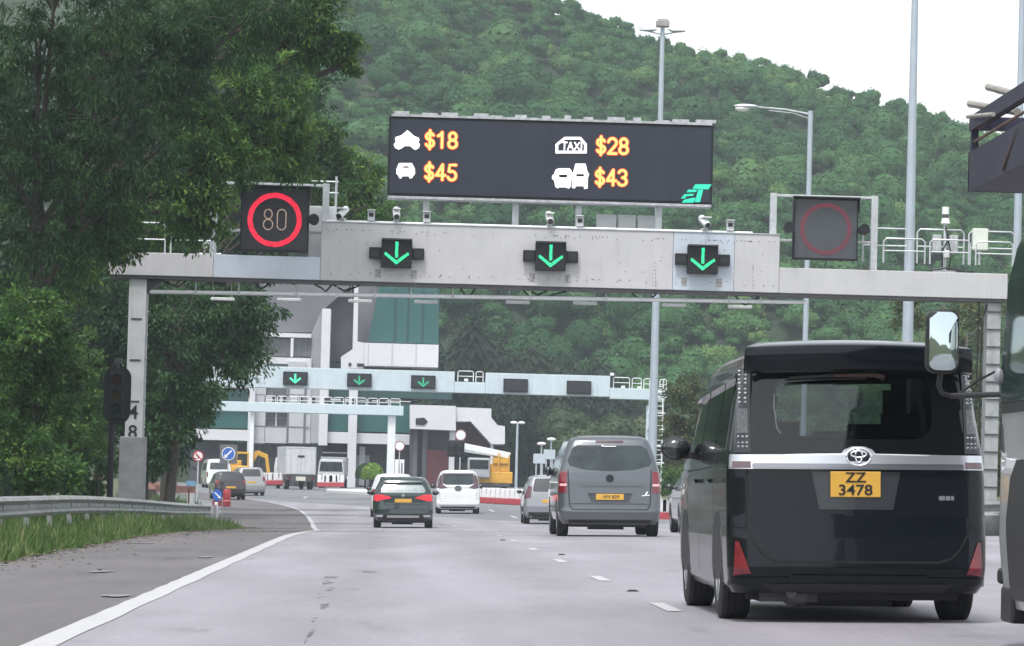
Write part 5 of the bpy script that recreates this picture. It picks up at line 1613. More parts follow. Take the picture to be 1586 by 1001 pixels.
# what stands inside: seats with headrests, parcels on the shelf, steering column side
seat_m = mat('grey_seat_fabric', (.10, .10, .11), .85, var=.2, scale=9)
for (sx, sy, hz_) in ((-.42, .95, 1.20), (.40, .95, 1.26), (-.38, 2.75, 1.22), (.38, 2.75, 1.22)):
    mb = MB(); mb.box(sx - .22, sx + .22, sy, sy + .14, .70, hz_ - .12); mb.box(sx - .13, sx + .13, sy + .01, sy + .12, hz_ - .08, hz_ + .13); mb.box(sx - .05, sx + .05, sy + .05, sy + .07, hz_ - .12, hz_ - .08); mb.box(sx - .22, sx + .22, sy + .1, sy + .6, .62, .78)
    mb.build('seat', seat_m, voxy, bevel=.04)
mb = MB(); mb.box(-.24, .02, .42, .70, .9, 1.26); mb.box(.0, .20, .45, .72, .9, 1.235); mb.box(-.7, .7, .35, .9, .80, .90); mb.build('luggage', mat('dark_luggage', (.03, .03, .034), .7, var=.3), voxy, bevel=.03)
# spoiler
mb = MB()
rows = []
for z, y, w in ((1.625, .11, .735), (1.64, .035, .748), (1.70, .012, .747), (1.765, .008, .742), (1.795, .02, .735), (1.803, .04, .722), (1.842, .42, .62), (1.83, .60, .5)):
    rows.append([(x * w, y + .07 * x * x, z + .018 * (1 - x * x)) for x in np.linspace(-1, 1, 17)])
vs = [p for r in rows for p in r]
mb.add(vs, [(j * 17 + k, j * 17 + k + 1, (j + 1) * 17 + k + 1, (j + 1) * 17 + k) for j in range(len(rows) - 1) for k in range(16)])
sp_ = mb.build('spoiler', black_paint, voxy, smooth=True)
sp_.modifiers.new('solid', 'SOLIDIFY').thickness = .02
mb = MB(); mb.box(-.16, .16, .045, .07, 1.605, 1.625); mb.build('brake_lamp', mat('dark_red_bar', (.02, .002, .003), .4), voxy)
# wiper parked along the top of the window
mb = MB(); mb.tube([(.17, .105, 1.60), (.10, .09, 1.628), (-.02, .085, 1.622), (-.45, .10, 1.60)], [.018, .02, .013, .008], 8); mb.tube([(-.48, .115, 1.585), (.05, .10, 1.60)], .007, 6); mb.build('wiper', plastic, voxy, smooth=True)
# tail lamps: tall clear clusters
for sg in (-1, 1):
    P0 = [(sg * .700, 1.11), (sg * .806, 1.11), (sg * .80, 1.20), (sg * .752, 1.66), (sg * .722, 1.69), (sg * .690, 1.675), (sg * .700, 1.3)]
    mb = MB(); B.rpatch(mb, P0, .014, 18, 6); lp = mb.build('tail_lamp', mat('smoked_lamp_%s' % ('a' if sg < 0 else 'b'), (.018, .019, .023), .15, coat=.4, spec=.4), voxy, smooth=True)
    mb = MB()
    for z0, z1, n_ in ((1.655, 1.61, 2), (1.60, 1.555, 2), (1.535, 1.49, 2), (1.475, 1.43, 2)):
        for i in range(2):
            xa = .705 + i * .034 + (1.66 - z0) * .05; zc_ = (z0 + z1) / 2
            for dz in (-.012, .014):
                x = sg * (xa + .012); mb.ell((x, B.rear(x, zc_ + dz) - .016, zc_ + dz), .013, .008, .010, 8, 5)
    for z in (1.15, 1.175, 1.215):
        for i in range(3):
            x = sg * (.722 + i * .026); mb.ell((x, B.rear(x, z) - .016, z), .010, .006, .008, 8, 5)
    build_each(mb, 'bulb_reflector', clear_lens, lp, smooth=True)
    mb = MB(); B.rpatch(mb, [(sg * .715, 1.24), (sg * .785, 1.24), (sg * .768, 1.40), (sg * .715, 1.40)], .017, 8, 5, deep=-.012); mb.build('lamp_grid', mat('lamp_grid_%s' % ('a' if sg < 0 else 'b'), (.075, .075, .08), .25, var=.6, scale=60, coat=.6), lp, smooth=True)
    # lower red reflector: a leaning triangle in the bumper
    mb = MB(); B.rpatch(mb, [(sg * .800, .535), (sg * .812, .31), (sg * .70, .325), (sg * .715, .36), (sg * .778, .535)], .010, 12, 5); mb.build('reflector', red_lens, voxy, smooth=True)
    mb = MB(); B.rpatch(mb, [(sg * .835, .30), (sg * .84, .245), (sg * .56, .265), (sg * .45, .305), (sg * .70, .30)], .012, 8, 8); mb.build('bumper_blade', black_paint, voxy, smooth=True)
# chrome garnish and emblem
mb = MB(); B.rpatch(mb, [(-.835, 1.005), (.835, 1.005), (.828, 1.10), (.12, 1.10), (.09, 1.135), (.04, 1.155), (-.04, 1.155), (-.09, 1.135), (-.12, 1.10), (-.828, 1.10)], .022, 14, 40, deep=.01)
gr = mb.build('chrome_bar', mat('garnish_chrome', (.72, .73, .76), .30, 1), voxy, smooth=True)
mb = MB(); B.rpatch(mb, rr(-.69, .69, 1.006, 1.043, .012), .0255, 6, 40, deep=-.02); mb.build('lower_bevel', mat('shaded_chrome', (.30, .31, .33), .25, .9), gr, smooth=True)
mb = MB(); B.rpatch(mb, [(.70, 1.012), (.82, 1.012), (.815, 1.055), (.70, 1.055)], .026, 5, 6, deep=-.02); B.rpatch(mb, [(-.70, 1.012), (-.82, 1.012), (-.815, 1.055), (-.70, 1.055)], .026, 5, 6, deep=-.02); build_each(mb, 'lamp_strip', mat('grey_red_strip', (.10, .06, .065), .15, coat=1), gr, smooth=True)
def oval(mb, cx, cz, rx, rz, y, r, n=28):
    pts = [(cx + rx * math.cos(2 * math.pi * k / n), y, cz + rz * math.sin(2 * math.pi * k / n)) for k in range(n)]
    return mb.tube(pts + pts[:2], r, 6)
ye = B.rear(0, 1.09) - .03
mb = MB(); mb.disc(0, 1.088, .080, .056, ye + .002, ye + .012); eb = mb.build('emblem_plate', mat('emblem_dark', (.03, .035, .045), .15, .2, coat=1), voxy)
mb = MB(); oval(mb, 0, 1.088, .080, .056, ye, .008); oval(mb, 0, 1.105, .050, .021, ye - .003, .006); oval(mb, 0, 1.094, .022, .043, ye - .004, .006); mb.build('emblem', chrome, eb, smooth=True)
# plate recess, plate, badge, seams
mb = MB(); B.rpatch(mb, [(-.255, .745), (.225, .745), (.275, .99), (-.305, .99)], .0035, 8, 12); rc_ = mb.build('plate_recess', mat('recess_grey', (.020, .023, .027), .35, coat=.4), voxy, smooth=True)
yp = B.rear(0, .9) - .012
mb = MB(); mb.box(-.183, .143, yp - .004, yp + .02, .825, .992); np_ = mb.build('number_plate', yellow_plate, voxy, bevel=.004)
text_mb('ZZ', .066, -.02, .955, yp - .006, bold=.012, depth=.003, sx=1.12).build('lettering', plastic, np_)
text_mb('3478', .070, -.02, .873, yp - .006, bold=.012, depth=.003, sx=1.18).build('lettering', plastic, np_)
mb = MB()
for a_, b_ in ((.525, .565), (.569, .60), (.604, .625)): B.rpatch(mb, rr(a_, b_, .808, .836, .004), .008, 4, 3)
mb.build('badge', chrome, voxy, smooth=True)
mb = MB()
B.rline(mb, [(-.722, 1.0), (-.728, .62), (-.66, .49), (-.60, .43), (-.52, .405), (.52, .405), (.60, .43), (.66, .49), (.728, .62), (.722, 1.0)], .014, .003)
mb.build('tailgate_seam', mat('seam_black', (.002, .002, .002), .8), voxy)
mb = MB(); B.rpatch(mb, [(-.80, .66), (-.735, .665), (-.738, .625), (-.835, .625)], .012, 5, 5); B.rpatch(mb, [(.80, .66), (.735, .665), (.738, .625), (.835, .625)], .012, 5, 5)
B.rpatch(mb, [(-.60, .380), (.60, .380), (.62, .392), (-.62, .392)], .012, 3, 24); B.rpatch(mb, [(-.42, .298), (.42, .298), (.44, .318), (-.44, .318)], .014, 3, 20)
build_each(mb, 'bumper_crease', black_paint, voxy, smooth=True)
mb = MB()
for sg in (-1, 1):
    B.sline(mb, [(1.28, .3), (1.28, 1.1)], sg, .012); B.sline(mb, [(2.46, .3), (2.46, 1.1)], sg, .012); B.sline(mb, [(.30, 1.02), (1.3, 1.03), (3.6, 1.0)], sg, .01)
    B.sline(mb, [(.4, .93), (1.26, .93)], sg, .03)
mb.build('door_seam', plastic, voxy)
mb = MB()
for sg in (-1, 1):
    for y in (1.42, 2.60):
        mb.cbox(sg * (B.side(y, .93) + .02), y, .93, .03, .2, .03)
build_each(mb, 'door_handle', black_paint, voxy, bevel=.008)
mb = MB(); mb.cyl((-.45, .2, .19), (-.33, .22, .19), .07, n=12); mb.box(-.62, -.25, .22, .9, .14, .22); mb.cyl((-.43, .1, .20), (-.43, .4, .20), .035, n=10); mb.box(-.1, .12, .5, .7, .16, .22); mb.build('exhaust', dark_metal, voxy, smooth=True)
mb = MB(); B.rpatch(mb, [(-.55, .205), (.55, .205), (.62, .262), (-.62, .262)], .008, 4, 16); mb.build('lower_valance', plastic, voxy, smooth=True)
mb = MB(); 
for sg in (-1, 1): B.spatch(mb, [(.35, 1.63), (3.0, 1.56), (3.2, 1.53), (3.2, 1.50), (2.9, 1.53), (.35, 1.60)], sg, .035, 5, 16, deep=.0)
build_each(mb, 'rain_visor', mat('smoked_visor', (.02, .024, .022), .15, coat=.6), voxy, smooth=True)

# --- grey van ahead
grey_paint = paint('slate_grey_paint', (.085, .095, .108), .3, .35)
TK = [(.24, .86, .10, 4.9), (.32, .93, .02, 5.0), (.48, .955, .0, 5.1), (.54, .96, .018, 5.12), (.9, .962, .05, 5.1), (1.05, .958, .06, 4.6), (1.2, .945, .09, 4.2), (1.5, .87, .19, 3.9), (1.7, .80, .27, 3.6), (1.80, .755, .32, 3.45), (1.86, .70, .38, 3.3), (1.895, .58, .48, 3.1), (1.91, .35, .65, 2.9)]
tx_, ty_ = 4.04, 72.3
vito, B = car('van', 'slate grey van with a large rear window and yellow plate', 'van', (tx_, ty_, zgf(tx_, ty_ + 1)), TK, grey_paint, rr_=.14, rf=.4, bow=.05,
    glass_rear=[(-.60, 1.72), (.60, 1.72), (.70, 1.66), (.79, 1.42), (.75, 1.34), (.45, 1.26), (0, 1.235), (-.45, 1.26), (-.75, 1.34), (-.79, 1.42), (-.70, 1.66)], glass_m=clear_glass,
    side_glass=([(.75, 1.18), (1.9, 1.18), (1.9, 1.66), (.85, 1.68)], [(2.0, 1.18), (3.1, 1.18), (3.0, 1.64), (2.0, 1.66)], [(3.2, 1.17), (4.1, 1.14), (3.6, 1.55), (3.2, 1.62)]),
    wheels=(.95, 4.15, .335, .215, .85), mirror=(3.9, 1.25, .15, .2, .01), mirror_m=plastic,
    dark_low=([(-.90, .26), (.90, .26), (.93, .33), (-.93, .33)],), plate=(-.26, .26, .70, .81), plate_txt=(('WV 839', .02, .755, .065),),
    lamps=([(.80, 1.235), (.93, 1.22), (.955, 1.0), (.955, .82), (.80, .83)],))
mb = MB()
for sg in (-1, 1): B.rpatch(mb, [(sg * .805, 1.0), (sg * .95, 1.0), (sg * .955, .955), (sg * .805, .955)], .016, 4, 5, deep=-.01)
build_each(mb, 'white_lamp_band', mat('pale_red_lens', (.75, .45, .45), .2, coat=.8), vito, smooth=True)
mb = MB(); B.rline(mb, [(-.78, 1.28), (-.755, .60), (-.70, .52), (.70, .52), (.755, .60), (.78, 1.28)], .02, .004); B.rline(mb, [(-.74, .625), (.74, .625)], .012, .004); mb.build('tailgate_seam', plastic, vito)
mb = MB(); B.rpatch(mb, [(-.55, .96), (.62, .96), (.60, .99), (-.53, .99)], .016, 4, 14); B.rpatch(mb, [(-.40, .82), (.44, .82), (.44, .862), (-.42, .862)], .018, 4, 14); build_each(mb, 'tailgate_ridge', grey_paint, vito, smooth=True)
mb = MB(); B.rpatch(mb, [(-.34, .65), (.36, .65), (.42, .82), (-.42, .82)], .004, 6, 14); mb.build('plate_recess', mat('recess_slate', (.05, .056, .064), .4), vito, smooth=True)
mb = MB(); B.rpatch(mb, rr(-.26, .26, 1.77, 1.81, .015), .008, 5, 12); mb.build('high_brake_lamp', mat('plum_lens', (.05, .012, .018), .3), vito, smooth=True)
mb = MB(); B.rpatch(mb, [(.60, .77), (.75, .785), (.75, .80), (.60, .785)], .008, 3, 6); B.rpatch(mb, [(.65, .80), (.69, .80), (.72, .86), (.70, .86)], .008, 3, 4); mb.build('badge', chrome, vito)
mb = MB(); mb.cyl((-.15, B.rear(-.15, 1.70) - .02, 1.70), (.12, B.rear(.1, 1.7) - .02, 1.70), .008, n=6); mb.ell((-.13, B.rear(-.13, 1.7) - .02, 1.705), .028, .02, .025); mb.build('wiper', chrome, vito)
mb = MB(); mb.disc(0, 1.10, .075, .075, B.rear(0, 1.1) - .012, B.rear(0, 1.1)); mb.build('emblem', mat('dull_emblem', (.05, .055, .062), .3, .8), vito)

def place(px, Y):
    X = P(px, 790, Y)[0]; return (X, Y, zgf(X, Y + 1))

# --- dark green off-roader with lit brake lamps
green_paint = paint('dark_green_paint', (.022, .036, .036), .25, .35)
XK = [(.22, .80, .12, 4.3), (.30, .89, .04, 4.4), (.45, .925, -.01, 4.45), (.60, .935, .0, 4.48), (.80, .935, .04, 4.45), (1.0, .92, .06, 4.3), (1.08, .905, .08, 3.4), (1.2, .865, .14, 3.2), (1.4, .775, .26, 2.9), (1.48, .73, .31, 2.75), (1.54, .67, .38, 2.6), (1.585, .57, .50, 2.4), (1.60, .40, .75, 2.2)]
x3, B = car('off_roader', 'dark green off-roader with glowing red brake lamps, alone in the left lane', 'car', place(625, 119.5), XK, green_paint, rr_=.22, rf=.45, bow=.08,
    glass_rear=[(-.54, 1.385), (.54, 1.385), (.64, 1.26), (.69, 1.14), (.62, 1.10), (-.62, 1.10), (-.69, 1.14), (-.64, 1.26)], glass_m=mat('bright_reflecting_glass', (.16, .21, .21), .05, spec=.9, ior=1.9, var=.45, scale=2.5),
    side_glass=([(.85, 1.10), (1.8, 1.09), (1.8, 1.42), (1.2, 1.42)], [(1.87, 1.09), (2.95, 1.06), (2.5, 1.40), (1.87, 1.42)]),
    wheels=(.9, 3.75, .345, .225, .80), mirror=(2.85, 1.10, .22, .16, .02),
    dark_low=([(-.90, .24), (.90, .24), (.92, .40), (.80, .42), (.6, .40), (-.6, .40), (-.80, .42), (-.92, .40)],), plate=(-.26, .26, .80, .91),
    lamps=([(.36, .95), (.45, .985), (.62, 1.03), (.80, 1.055), (.88, 1.03), (.90, .86), (.80, .83), (.62, .88), (.40, .92)],), lamp_m=led('brake_lamp_glow', (1.0, .012, .035), .6, cell=9))
mb = MB(); B.rpatch(mb, rr(-.50, .50, .33, .40, .02), .012, 5, 16); mb.build('skid_plate', mat('silver_trim', (.5, .5, .51), .3, .7), x3, smooth=True)
for sg in (-1, 1):
    mb = MB(); B.rpatch(mb, rr(*sorted((sg * .62, sg * .84)), .35, .415, .025), .014, 5, 8); build_each(mb, 'exhaust_tip', chrome, x3, smooth=True)
mb = MB(); B.rpatch(mb, rr(-.60, .60, 1.42, 1.47, .015), .10, 4, 18); mb.build('roof_spoiler', white_paint if False else mat('sky_lit_spoiler', (.09, .11, .11), .2, .3, coat=1), x3, smooth=True)
mb = MB(); mb.disc(.0, 1.02, .045, .045, B.rear(0, 1.02) - .012, B.rear(0, 1.02)); mb.build('emblem', chrome, x3)
mb = MB(); B.rline(mb, [(-.62, 1.10), (-.58, .74), (.58, .74), (.62, 1.10)], .016, .004); mb.build('tailgate_seam', plastic, x3)

# --- white people carrier with plum lamps
white_car = paint('pearl_white_paint', (.74, .76, .77), .25, .0, .02)
AK = [(.20, .80, .10, 4.7), (.28, .90, .03, 4.8), (.42, .915, .0, 4.85), (.55, .918, .03, 4.85), (.9, .92, .05, 4.7), (1.1, .905, .08, 4.2), (1.4, .85, .16, 3.8), (1.62, .79, .24, 3.5), (1.72, .74, .27, 3.3), (1.79, .66, .33, 3.1), (1.83, .45, .5, 2.8)]
alph, B = car('people_carrier', 'white people carrier with dark plum lamps in the middle lane', 'car', place(709.5, 162.5), AK, white_car, rr_=.15, rf=.4, bow=.05,
    glass_rear=[(-.62, 1.66), (.62, 1.66), (.66, 1.40), (.62, 1.25), (.50, 1.21), (-.50, 1.21), (-.62, 1.25), (-.66, 1.40)], glass_m=clear_glass,
    side_glass=([(.5, 1.15), (2.0, 1.15), (2.0, 1.6), (.6, 1.62)], [(2.1, 1.15), (3.6, 1.12), (3.2, 1.55), (2.1, 1.6)]),
    wheels=(.95, 3.95, .33, .21, .80), mirror=(3.3, 1.15, .22, .2, .02), mirror_m=plastic,
    dark_low=([(-.84, .22), (.84, .22), (.88, .30), (-.88, .30)],),
    lamps=([(.62, 1.62), (.76, 1.62), (.84, 1.40), (.89, 1.08), (.72, 1.04), (.44, 1.085), (.52, 1.14), (.64, 1.22)],), lamp_m=mat('dark_plum_lens', (.06, .018, .03), .15, coat=1, spec=.7))
mb = MB(); B.rpatch(mb, [(-.46, 1.10), (.46, 1.10), (.50, 1.19), (-.50, 1.19)], .02, 4, 12); mb.build('bright_bar', white_car, alph, smooth=True)
mb = MB(); mb.disc(0, 1.06, .15, .12, B.rear(0, 1.06) - .03, B.rear(0, 1.06)); mb.build('emblem', mat('grey_emblem', (.28, .29, .30), .2, .9), alph)
mb = MB(); B.rpatch(mb, rr(-.72, .72, 1.70, 1.745, .02), .09, 4, 16); mb.build('roof_spoiler', white_car, alph, smooth=True)
mb = MB(); B.rpatch(mb, rr(-.80, .80, .33, .36, .01), .012, 3, 16); B.rline(mb, [(-.80, 1.04), (-.74, .50), (.74, .50), (.80, 1.04)], .018, .004); mb.build('bumper_groove', mat('pale_grey_groove', (.30, .32, .34), .4), alph)

# --- grey estate car hidden by the van
silver = paint('silver_grey_paint', (.26, .27, .29), .3, .4)
EK = [(.22, .78, .10, 4.2), (.35, .87, .02, 4.3), (.6, .885, .0, 4.35), (.9, .88, .05, 4.2), (1.0, .87, .07, 3.6), (1.1, .845, .10, 3.3), (1.4, .75, .22, 2.9), (1.58, .68, .30, 2.6), (1.66, .60, .38, 2.4), (1.70, .40, .55, 2.1)]
gsuv, B = car('estate_car', 'silver grey estate car half hidden behind the slate grey van', 'car', place(852, 133), EK, silver, rr_=.18, glass_rear=rr(-.58, .58, 1.12, 1.58, .06, .06), side_glass=([(.6, 1.08), (1.7, 1.08), (1.7, 1.5), (.8, 1.52)], [(1.8, 1.08), (3.0, 1.05), (2.6, 1.46), (1.8, 1.5)]),
    wheels=(.85, 3.4, .33, .21, .77), mirror=(2.95, 1.12, .2, .15, .02), dark_low=([(-.85, .23), (.85, .23), (.87, .42), (-.87, .42)],),
    lamps=([(.60, 1.30), (.72, 1.32), (.86, 1.0), (.86, .88), (.66, .90), (.62, 1.1)],), lamp_m=mat('deep_plum_lens', (.09, .016, .03), .15, coat=1), plate=(-.26, .26, .74, .85))
# --- white car ahead of the green off-roader
wsuv, B = car('estate_car', 'pale silver car in front of the dark green off-roader', 'car', place(609, 150), [(k[0], k[1], k[2], k[3]) for k in EK], mat('pearl_silver', (.62, .63, .64), .28, .2, coat=1), rr_=.2, glass_rear=rr(-.60, .60, 1.10, 1.58, .08, .08), glass_m=clear_glass,
    side_glass=([(.6, 1.08), (1.7, 1.08), (1.7, 1.5), (.8, 1.52)], [(1.8, 1.08), (3.0, 1.05), (2.6, 1.46), (1.8, 1.5)]), wheels=(.85, 3.4, .33, .21, .77), mirror=(2.95, 1.1, .2, .15, .02), mirror_m=plastic,
    lamps=([(.62, 1.06), (.80, 1.10), (.87, .95), (.84, .84), (.62, .90)],), dark_low=([(-.85, .23), (.85, .23), (.87, .40), (-.87, .40)],), plate=(-.26, .26, .70, .81))
# --- silver saloon beside the black people carrier
sx0 = P(1040, 790, 88)[0] + 1.12
sal, B = car('saloon_car', 'pale silver car glimpsed between the grey van and the black people carrier', 'car', (sx0, 88, zgf(sx0, 89)), [(.22, .78, .10, 4.3), (.35, .87, .02, 4.4), (.6, .885, .0, 4.45), (.85, .88, .04, 4.3), (1.0, .86, .10, 3.6), (1.08, .84, .3, 3.3), (1.3, .73, .75, 2.8), (1.42, .62, 1.0, 2.4), (1.46, .45, 1.2, 2.1)],
    paint('bright_silver_paint', (.50, .51, .53), .25, .4), rr_=.2, glass_rear=rr(-.56, .56, 1.10, 1.38, .05, .1), side_glass=([(.9, 1.06), (1.8, 1.06), (1.8, 1.34), (1.25, 1.34)], [(1.9, 1.06), (3.0, 1.05), (2.5, 1.34), (1.9, 1.35)]), wheels=(.85, 3.55, .32, .2, .78), mirror=(2.9, 1.08, .2, .15, .02), mirror_m=plastic,
    dark_low=([(-.85, .23), (.85, .23), (.87, .36), (-.87, .36)],), lamps=([(.60, .90), (.84, .94), (.86, .76), (.64, .74)],), plate=(-.26, .26, .62, .73))
# --- far left: dark hatchback, silver car, white van
hb, B = car('hatchback', 'dark plum hatchback leaving to the left beyond the verge', 'car', place(357, 212), [(k[0], k[1] * .97, k[2], k[3] * .93) for k in EK[:-3]] + [(1.46, .64, .30, 2.5), (1.52, .55, .38, 2.2), (1.55, .4, .5, 2.0)],
    paint('dark_plum_paint', (.030, .020, .025), .25, .3), rz=.14, rr_=.2, glass_rear=rr(-.56, .56, 1.08, 1.42, .05, .06), side_glass=([(.7, 1.06), (1.6, 1.06), (1.6, 1.4), (.9, 1.42)], [(1.7, 1.06), (2.8, 1.04), (2.4, 1.36), (1.7, 1.4)]), wheels=(.8, 3.2, .32, .2, .75),
    lamps=([(.62, 1.04), (.80, 1.06), (.84, .84), (.68, .82)],), dark_low=([(-.82, .23), (.82, .23), (.84, .42), (-.84, .42)],), plate=(-.26, .26, .62, .73))
sc, B = car('estate_car', 'silver car just ahead of the dark plum hatchback', 'car', place(389, 232), EK, mat('dull_silver', (.33, .33, .335), .35, .3, coat=.8), rz=.18, glass_rear=rr(-.58, .58, 1.14, 1.58, .06, .06), side_glass=([(.6, 1.08), (1.7, 1.08), (1.7, 1.5), (.8, 1.52)],), wheels=(.85, 3.4, .33, .21, .77), plate=(-.26, .26, .74, .85),
    lamps=([(.66, 1.12), (.80, 1.14), (.87, .95), (.84, .85), (.68, .88)],))
WK = [(.22, .76, .06, 4.5), (.35, .835, .0, 4.6), (.9, .845, .03, 4.6), (1.1, .84, .04, 4.4), (1.5, .79, .10, 4.1), (1.8, .73, .16, 3.8), (1.9, .68, .2, 3.6), (1.96, .5, .35, 3.3)]
wv, B = car('van', 'white van parked beyond the round blue arrow sign', 'van', place(338, 262), WK, white_car, rz=.14, rr_=.12, glass_rear=rr(-.62, .62, 1.25, 1.72, .08, .04), side_glass=([(.4, 1.2), (1.8, 1.2), (1.8, 1.68), (.45, 1.7)], [(1.9, 1.2), (3.2, 1.2), (3.2, 1.66), (1.9, 1.68)]), wheels=(.9, 3.5, .32, .2, .74), lamps=([(.74, 1.10), (.82, 1.10), (.835, .75), (.74, .75)],))

# --- grey box truck
X, Y, Z = place(464, 266)
bt = thing('box_truck', 'grey box truck seen from behind, far left of the plaza', 'truck', (X, Y, Z), rz=.16)
box_m = mat('worn_grey_box', (.50, .51, .53), .55, .1, var=.12, scale=1.5, streak=.35)
mb = MB(); mb.box(-1.05, 1.05, 0, 4.6, 1.0, 2.92); mb.build('cargo_box', box_m, bt, bevel=.03)
mb = MB(); mb.box(-.98, -.01, -.05, -.003, 1.06, 2.78); mb.box(.01, .98, -.05, -.003, 1.06, 2.78)
for x in (-.7, -.25, .25, .7): mb.cyl((x, -.07, 1.06), (x, -.07, 2.78), .018, n=6)
mb.build('rear_door', mat('pale_door_panel', (.56, .57, .58), .5, .1, var=.1, streak=.3), bt, bevel=.01)
mb = MB(); mb.box(-.25, .25, -.075, -.055, 2.2, 2.34); mb.build('door_label', plastic, bt)
mb = MB(); mb.box(-1.03, 1.03, -.06, -.003, 2.80, 2.90); mb.build('top_rail', steel, bt)
mb = MB(); mb.box(-.95, .95, .1, 6.3, .62, .997); mb.box(-.7, .7, -.12, .1, .55, .98); mb.build('chassis', dark_metal, bt)
mb = MB(); mb.box(-.33, .33, -.15, -.122, .60, .88); mb.build('number_plate', mat('pale_plate', (.62, .60, .50), .5), bt)
mb = MB()
mb.prism([(-1.0, .6), (1.0, .6), (1.0, 1.5), (.9, 2.2), (-.9, 2.2), (-1.0, 1.5)], 4.8, 6.5); mb.build('cab', white_paint, bt, bevel=.06)
for y in (1.1, 5.5):
    for sg in (-1, 1):
        wheel(bt, sg * .82, y, .40, .34 if y < 2 else .24, sg)
for sg in (-1, 1):
    mb = MB(); mb.box(*sorted((sg * .72, sg * .92)), -.16, -.122, .68, .80); build_each(mb, 'tail_lamp', red_lens, bt)

def far_truck(name, label, px, Y, facing, m, group=None):
    X, Y, Z = place(px, Y)
    t = thing(name, label, 'truck', (X, Y, Z), rz=facing)
    mb = MB(); mb.prism([(-.95, .55), (.95, .55), (.97, 1.2), (.86, 2.0), (.78, 2.1), (-.78, 2.1), (-.86, 2.0), (-.97, 1.2)], 0, 1.6); mb.build('cab', m, t, bevel=.08)
    mb = MB(); mb.prism([(-.86, 1.22), (.86, 1.22), (.77, 1.92), (-.77, 1.92)], -.02, -.003); mb.build('windscreen', glass, t)
    mb = MB(); mb.box(-.92, .92, 1.7, 4.6, .95, 2.3); mb.build('cargo_box', m, t, bevel=.03)
    mb = MB(); mb.box(-.8, .8, .3, 4.6, .55, .9); mb.box(-.9, .9, -.06, -.003, .56, .72); mb.build('chassis', dark_metal, t)
    for y in (.7, 3.7):
        for sg in (-1, 1): wheel(t, sg * .8, y, .36, .24, sg)
    for sg in (-1, 1):
        mb = MB(); mb.box(*sorted((sg * .62, sg * .86)), -.02, -.003, .85, 1.02); mb.build('headlamp', clear_lens, t)
    return t
far_truck('light_truck', 'white light truck facing the camera beside the box truck', 511, 284, -.06, mat('dull_white_truck', (.50, .51, .52), .5, var=.1, streak=.2))

# --- yellow excavator and yellow crane truck
yel = mat('yellow_plant_paint', (.62, .33, .035), .5, var=.2, scale=2.5, streak=.3)
X, Y, Z = place(382, 285)
ex = thing('excavator', 'yellow excavator with a bent arm between the white van and the box truck', 'excavator', (X, Y, Z), rz=.1)
mb = MB(); mb.box(-1.3, .1, -.8, .8, .9, 1.5); mb.box(-1.35, -.5, -.7, .7, 1.5, 1.9); mb.build('body', yel, ex, bevel=.08)
mb = MB(); mb.box(-.95, -.82, -.7, .6, 1.51, 2.45); mb.box(-.1, .02, -.7, .6, 1.51, 2.45); mb.box(-.95, .02, -.7, .6, 2.35, 2.5); mb.build('cab_frame', yel, ex, bevel=.03)
mb = MB(); mb.box(-.8, -.12, -.62, .5, 1.52, 2.33); mb.build('cab_glass', glass, ex)
mb = MB(); mb.bar((0, -.2, 1.4), (.65, -.25, 2.55), .28, .35); mb.bar((.6, -.25, 2.5), (1.35, -.25, 2.2), .26, .34); mb.bar((1.3, -.25, 2.35), (1.5, -.25, 1.0), .24, .3); build_each(mb, 'arm', yel, ex, bevel=.04)
mb = MB(); mb.prism([(1.3, 1.0), (1.75, .95), (1.7, .5), (1.35, .45)], -.6, .1); mb.cyl((.9, -.25, 2.0), (1.45, -.25, 2.3), .06, n=6); mb.build('bucket', dark_metal, ex)
mb = MB(); mb.box(-1.4, .6, -.95, -.45, 0, .7); mb.box(-1.4, .6, .45, .95, 0, .7); mb.box(-1.2, .2, -.5, .5, .4, .9); build_each(mb, 'track', plastic, ex, bevel=.15)
X, Y, Z = place(757, 262)
ct = thing('crane_truck', 'yellow crane truck with a white folded boom behind the barriers', 'truck', (X, Y, Z), rz=0)
mb = MB(); mb.box(-.6, 1.55, 0, 5, .55, 1.35); mb.box(-.3, 1.3, .3, 2.5, 1.35, 1.9); mb.build('body', yel, ct, bevel=.06)
mb = MB(); mb.box(-1.5, .0, -.6, 1.5, .9, 2.25); mb.build('cab', mat('dull_cab_grey', (.33, .34, .36), .5, var=.15), ct, bevel=.1)
mb = MB(); mb.box(-1.38, -.12, -.62, -.603, 1.5, 2.1); mb.build('windscreen', glass, ct)
mb = MB(); mb.bar((-2.0, .4, 3.05), (1.35, .6, 2.45), .45, .42); mb.bar((-1.9, .4, 2.8), (.5, .55, 2.5), .3, .3); mb.build('boom', white_paint, ct, bevel=.03)
mb = MB(); mb.box(.2, 1.25, .2, 1.2, 1.9, 2.3); mb.cyl((.6, .1, 1.2), (.6, .1, 2.6), .07, n=8); mb.cyl((1.3, .1, .8), (1.3, .1, 2.5), .05, n=8); mb.build('crane_base', yel, ct, bevel=.04)
mb = MB(); mb.box(-1.4, 1.4, -.1, 4.5, .35, .56); mb.build('chassis', dark_metal, ct)
for y in (.6, 3.8):
    for sg in (-1, 1): wheel(ct, sg * 1.05, y, .45, .3, sg)

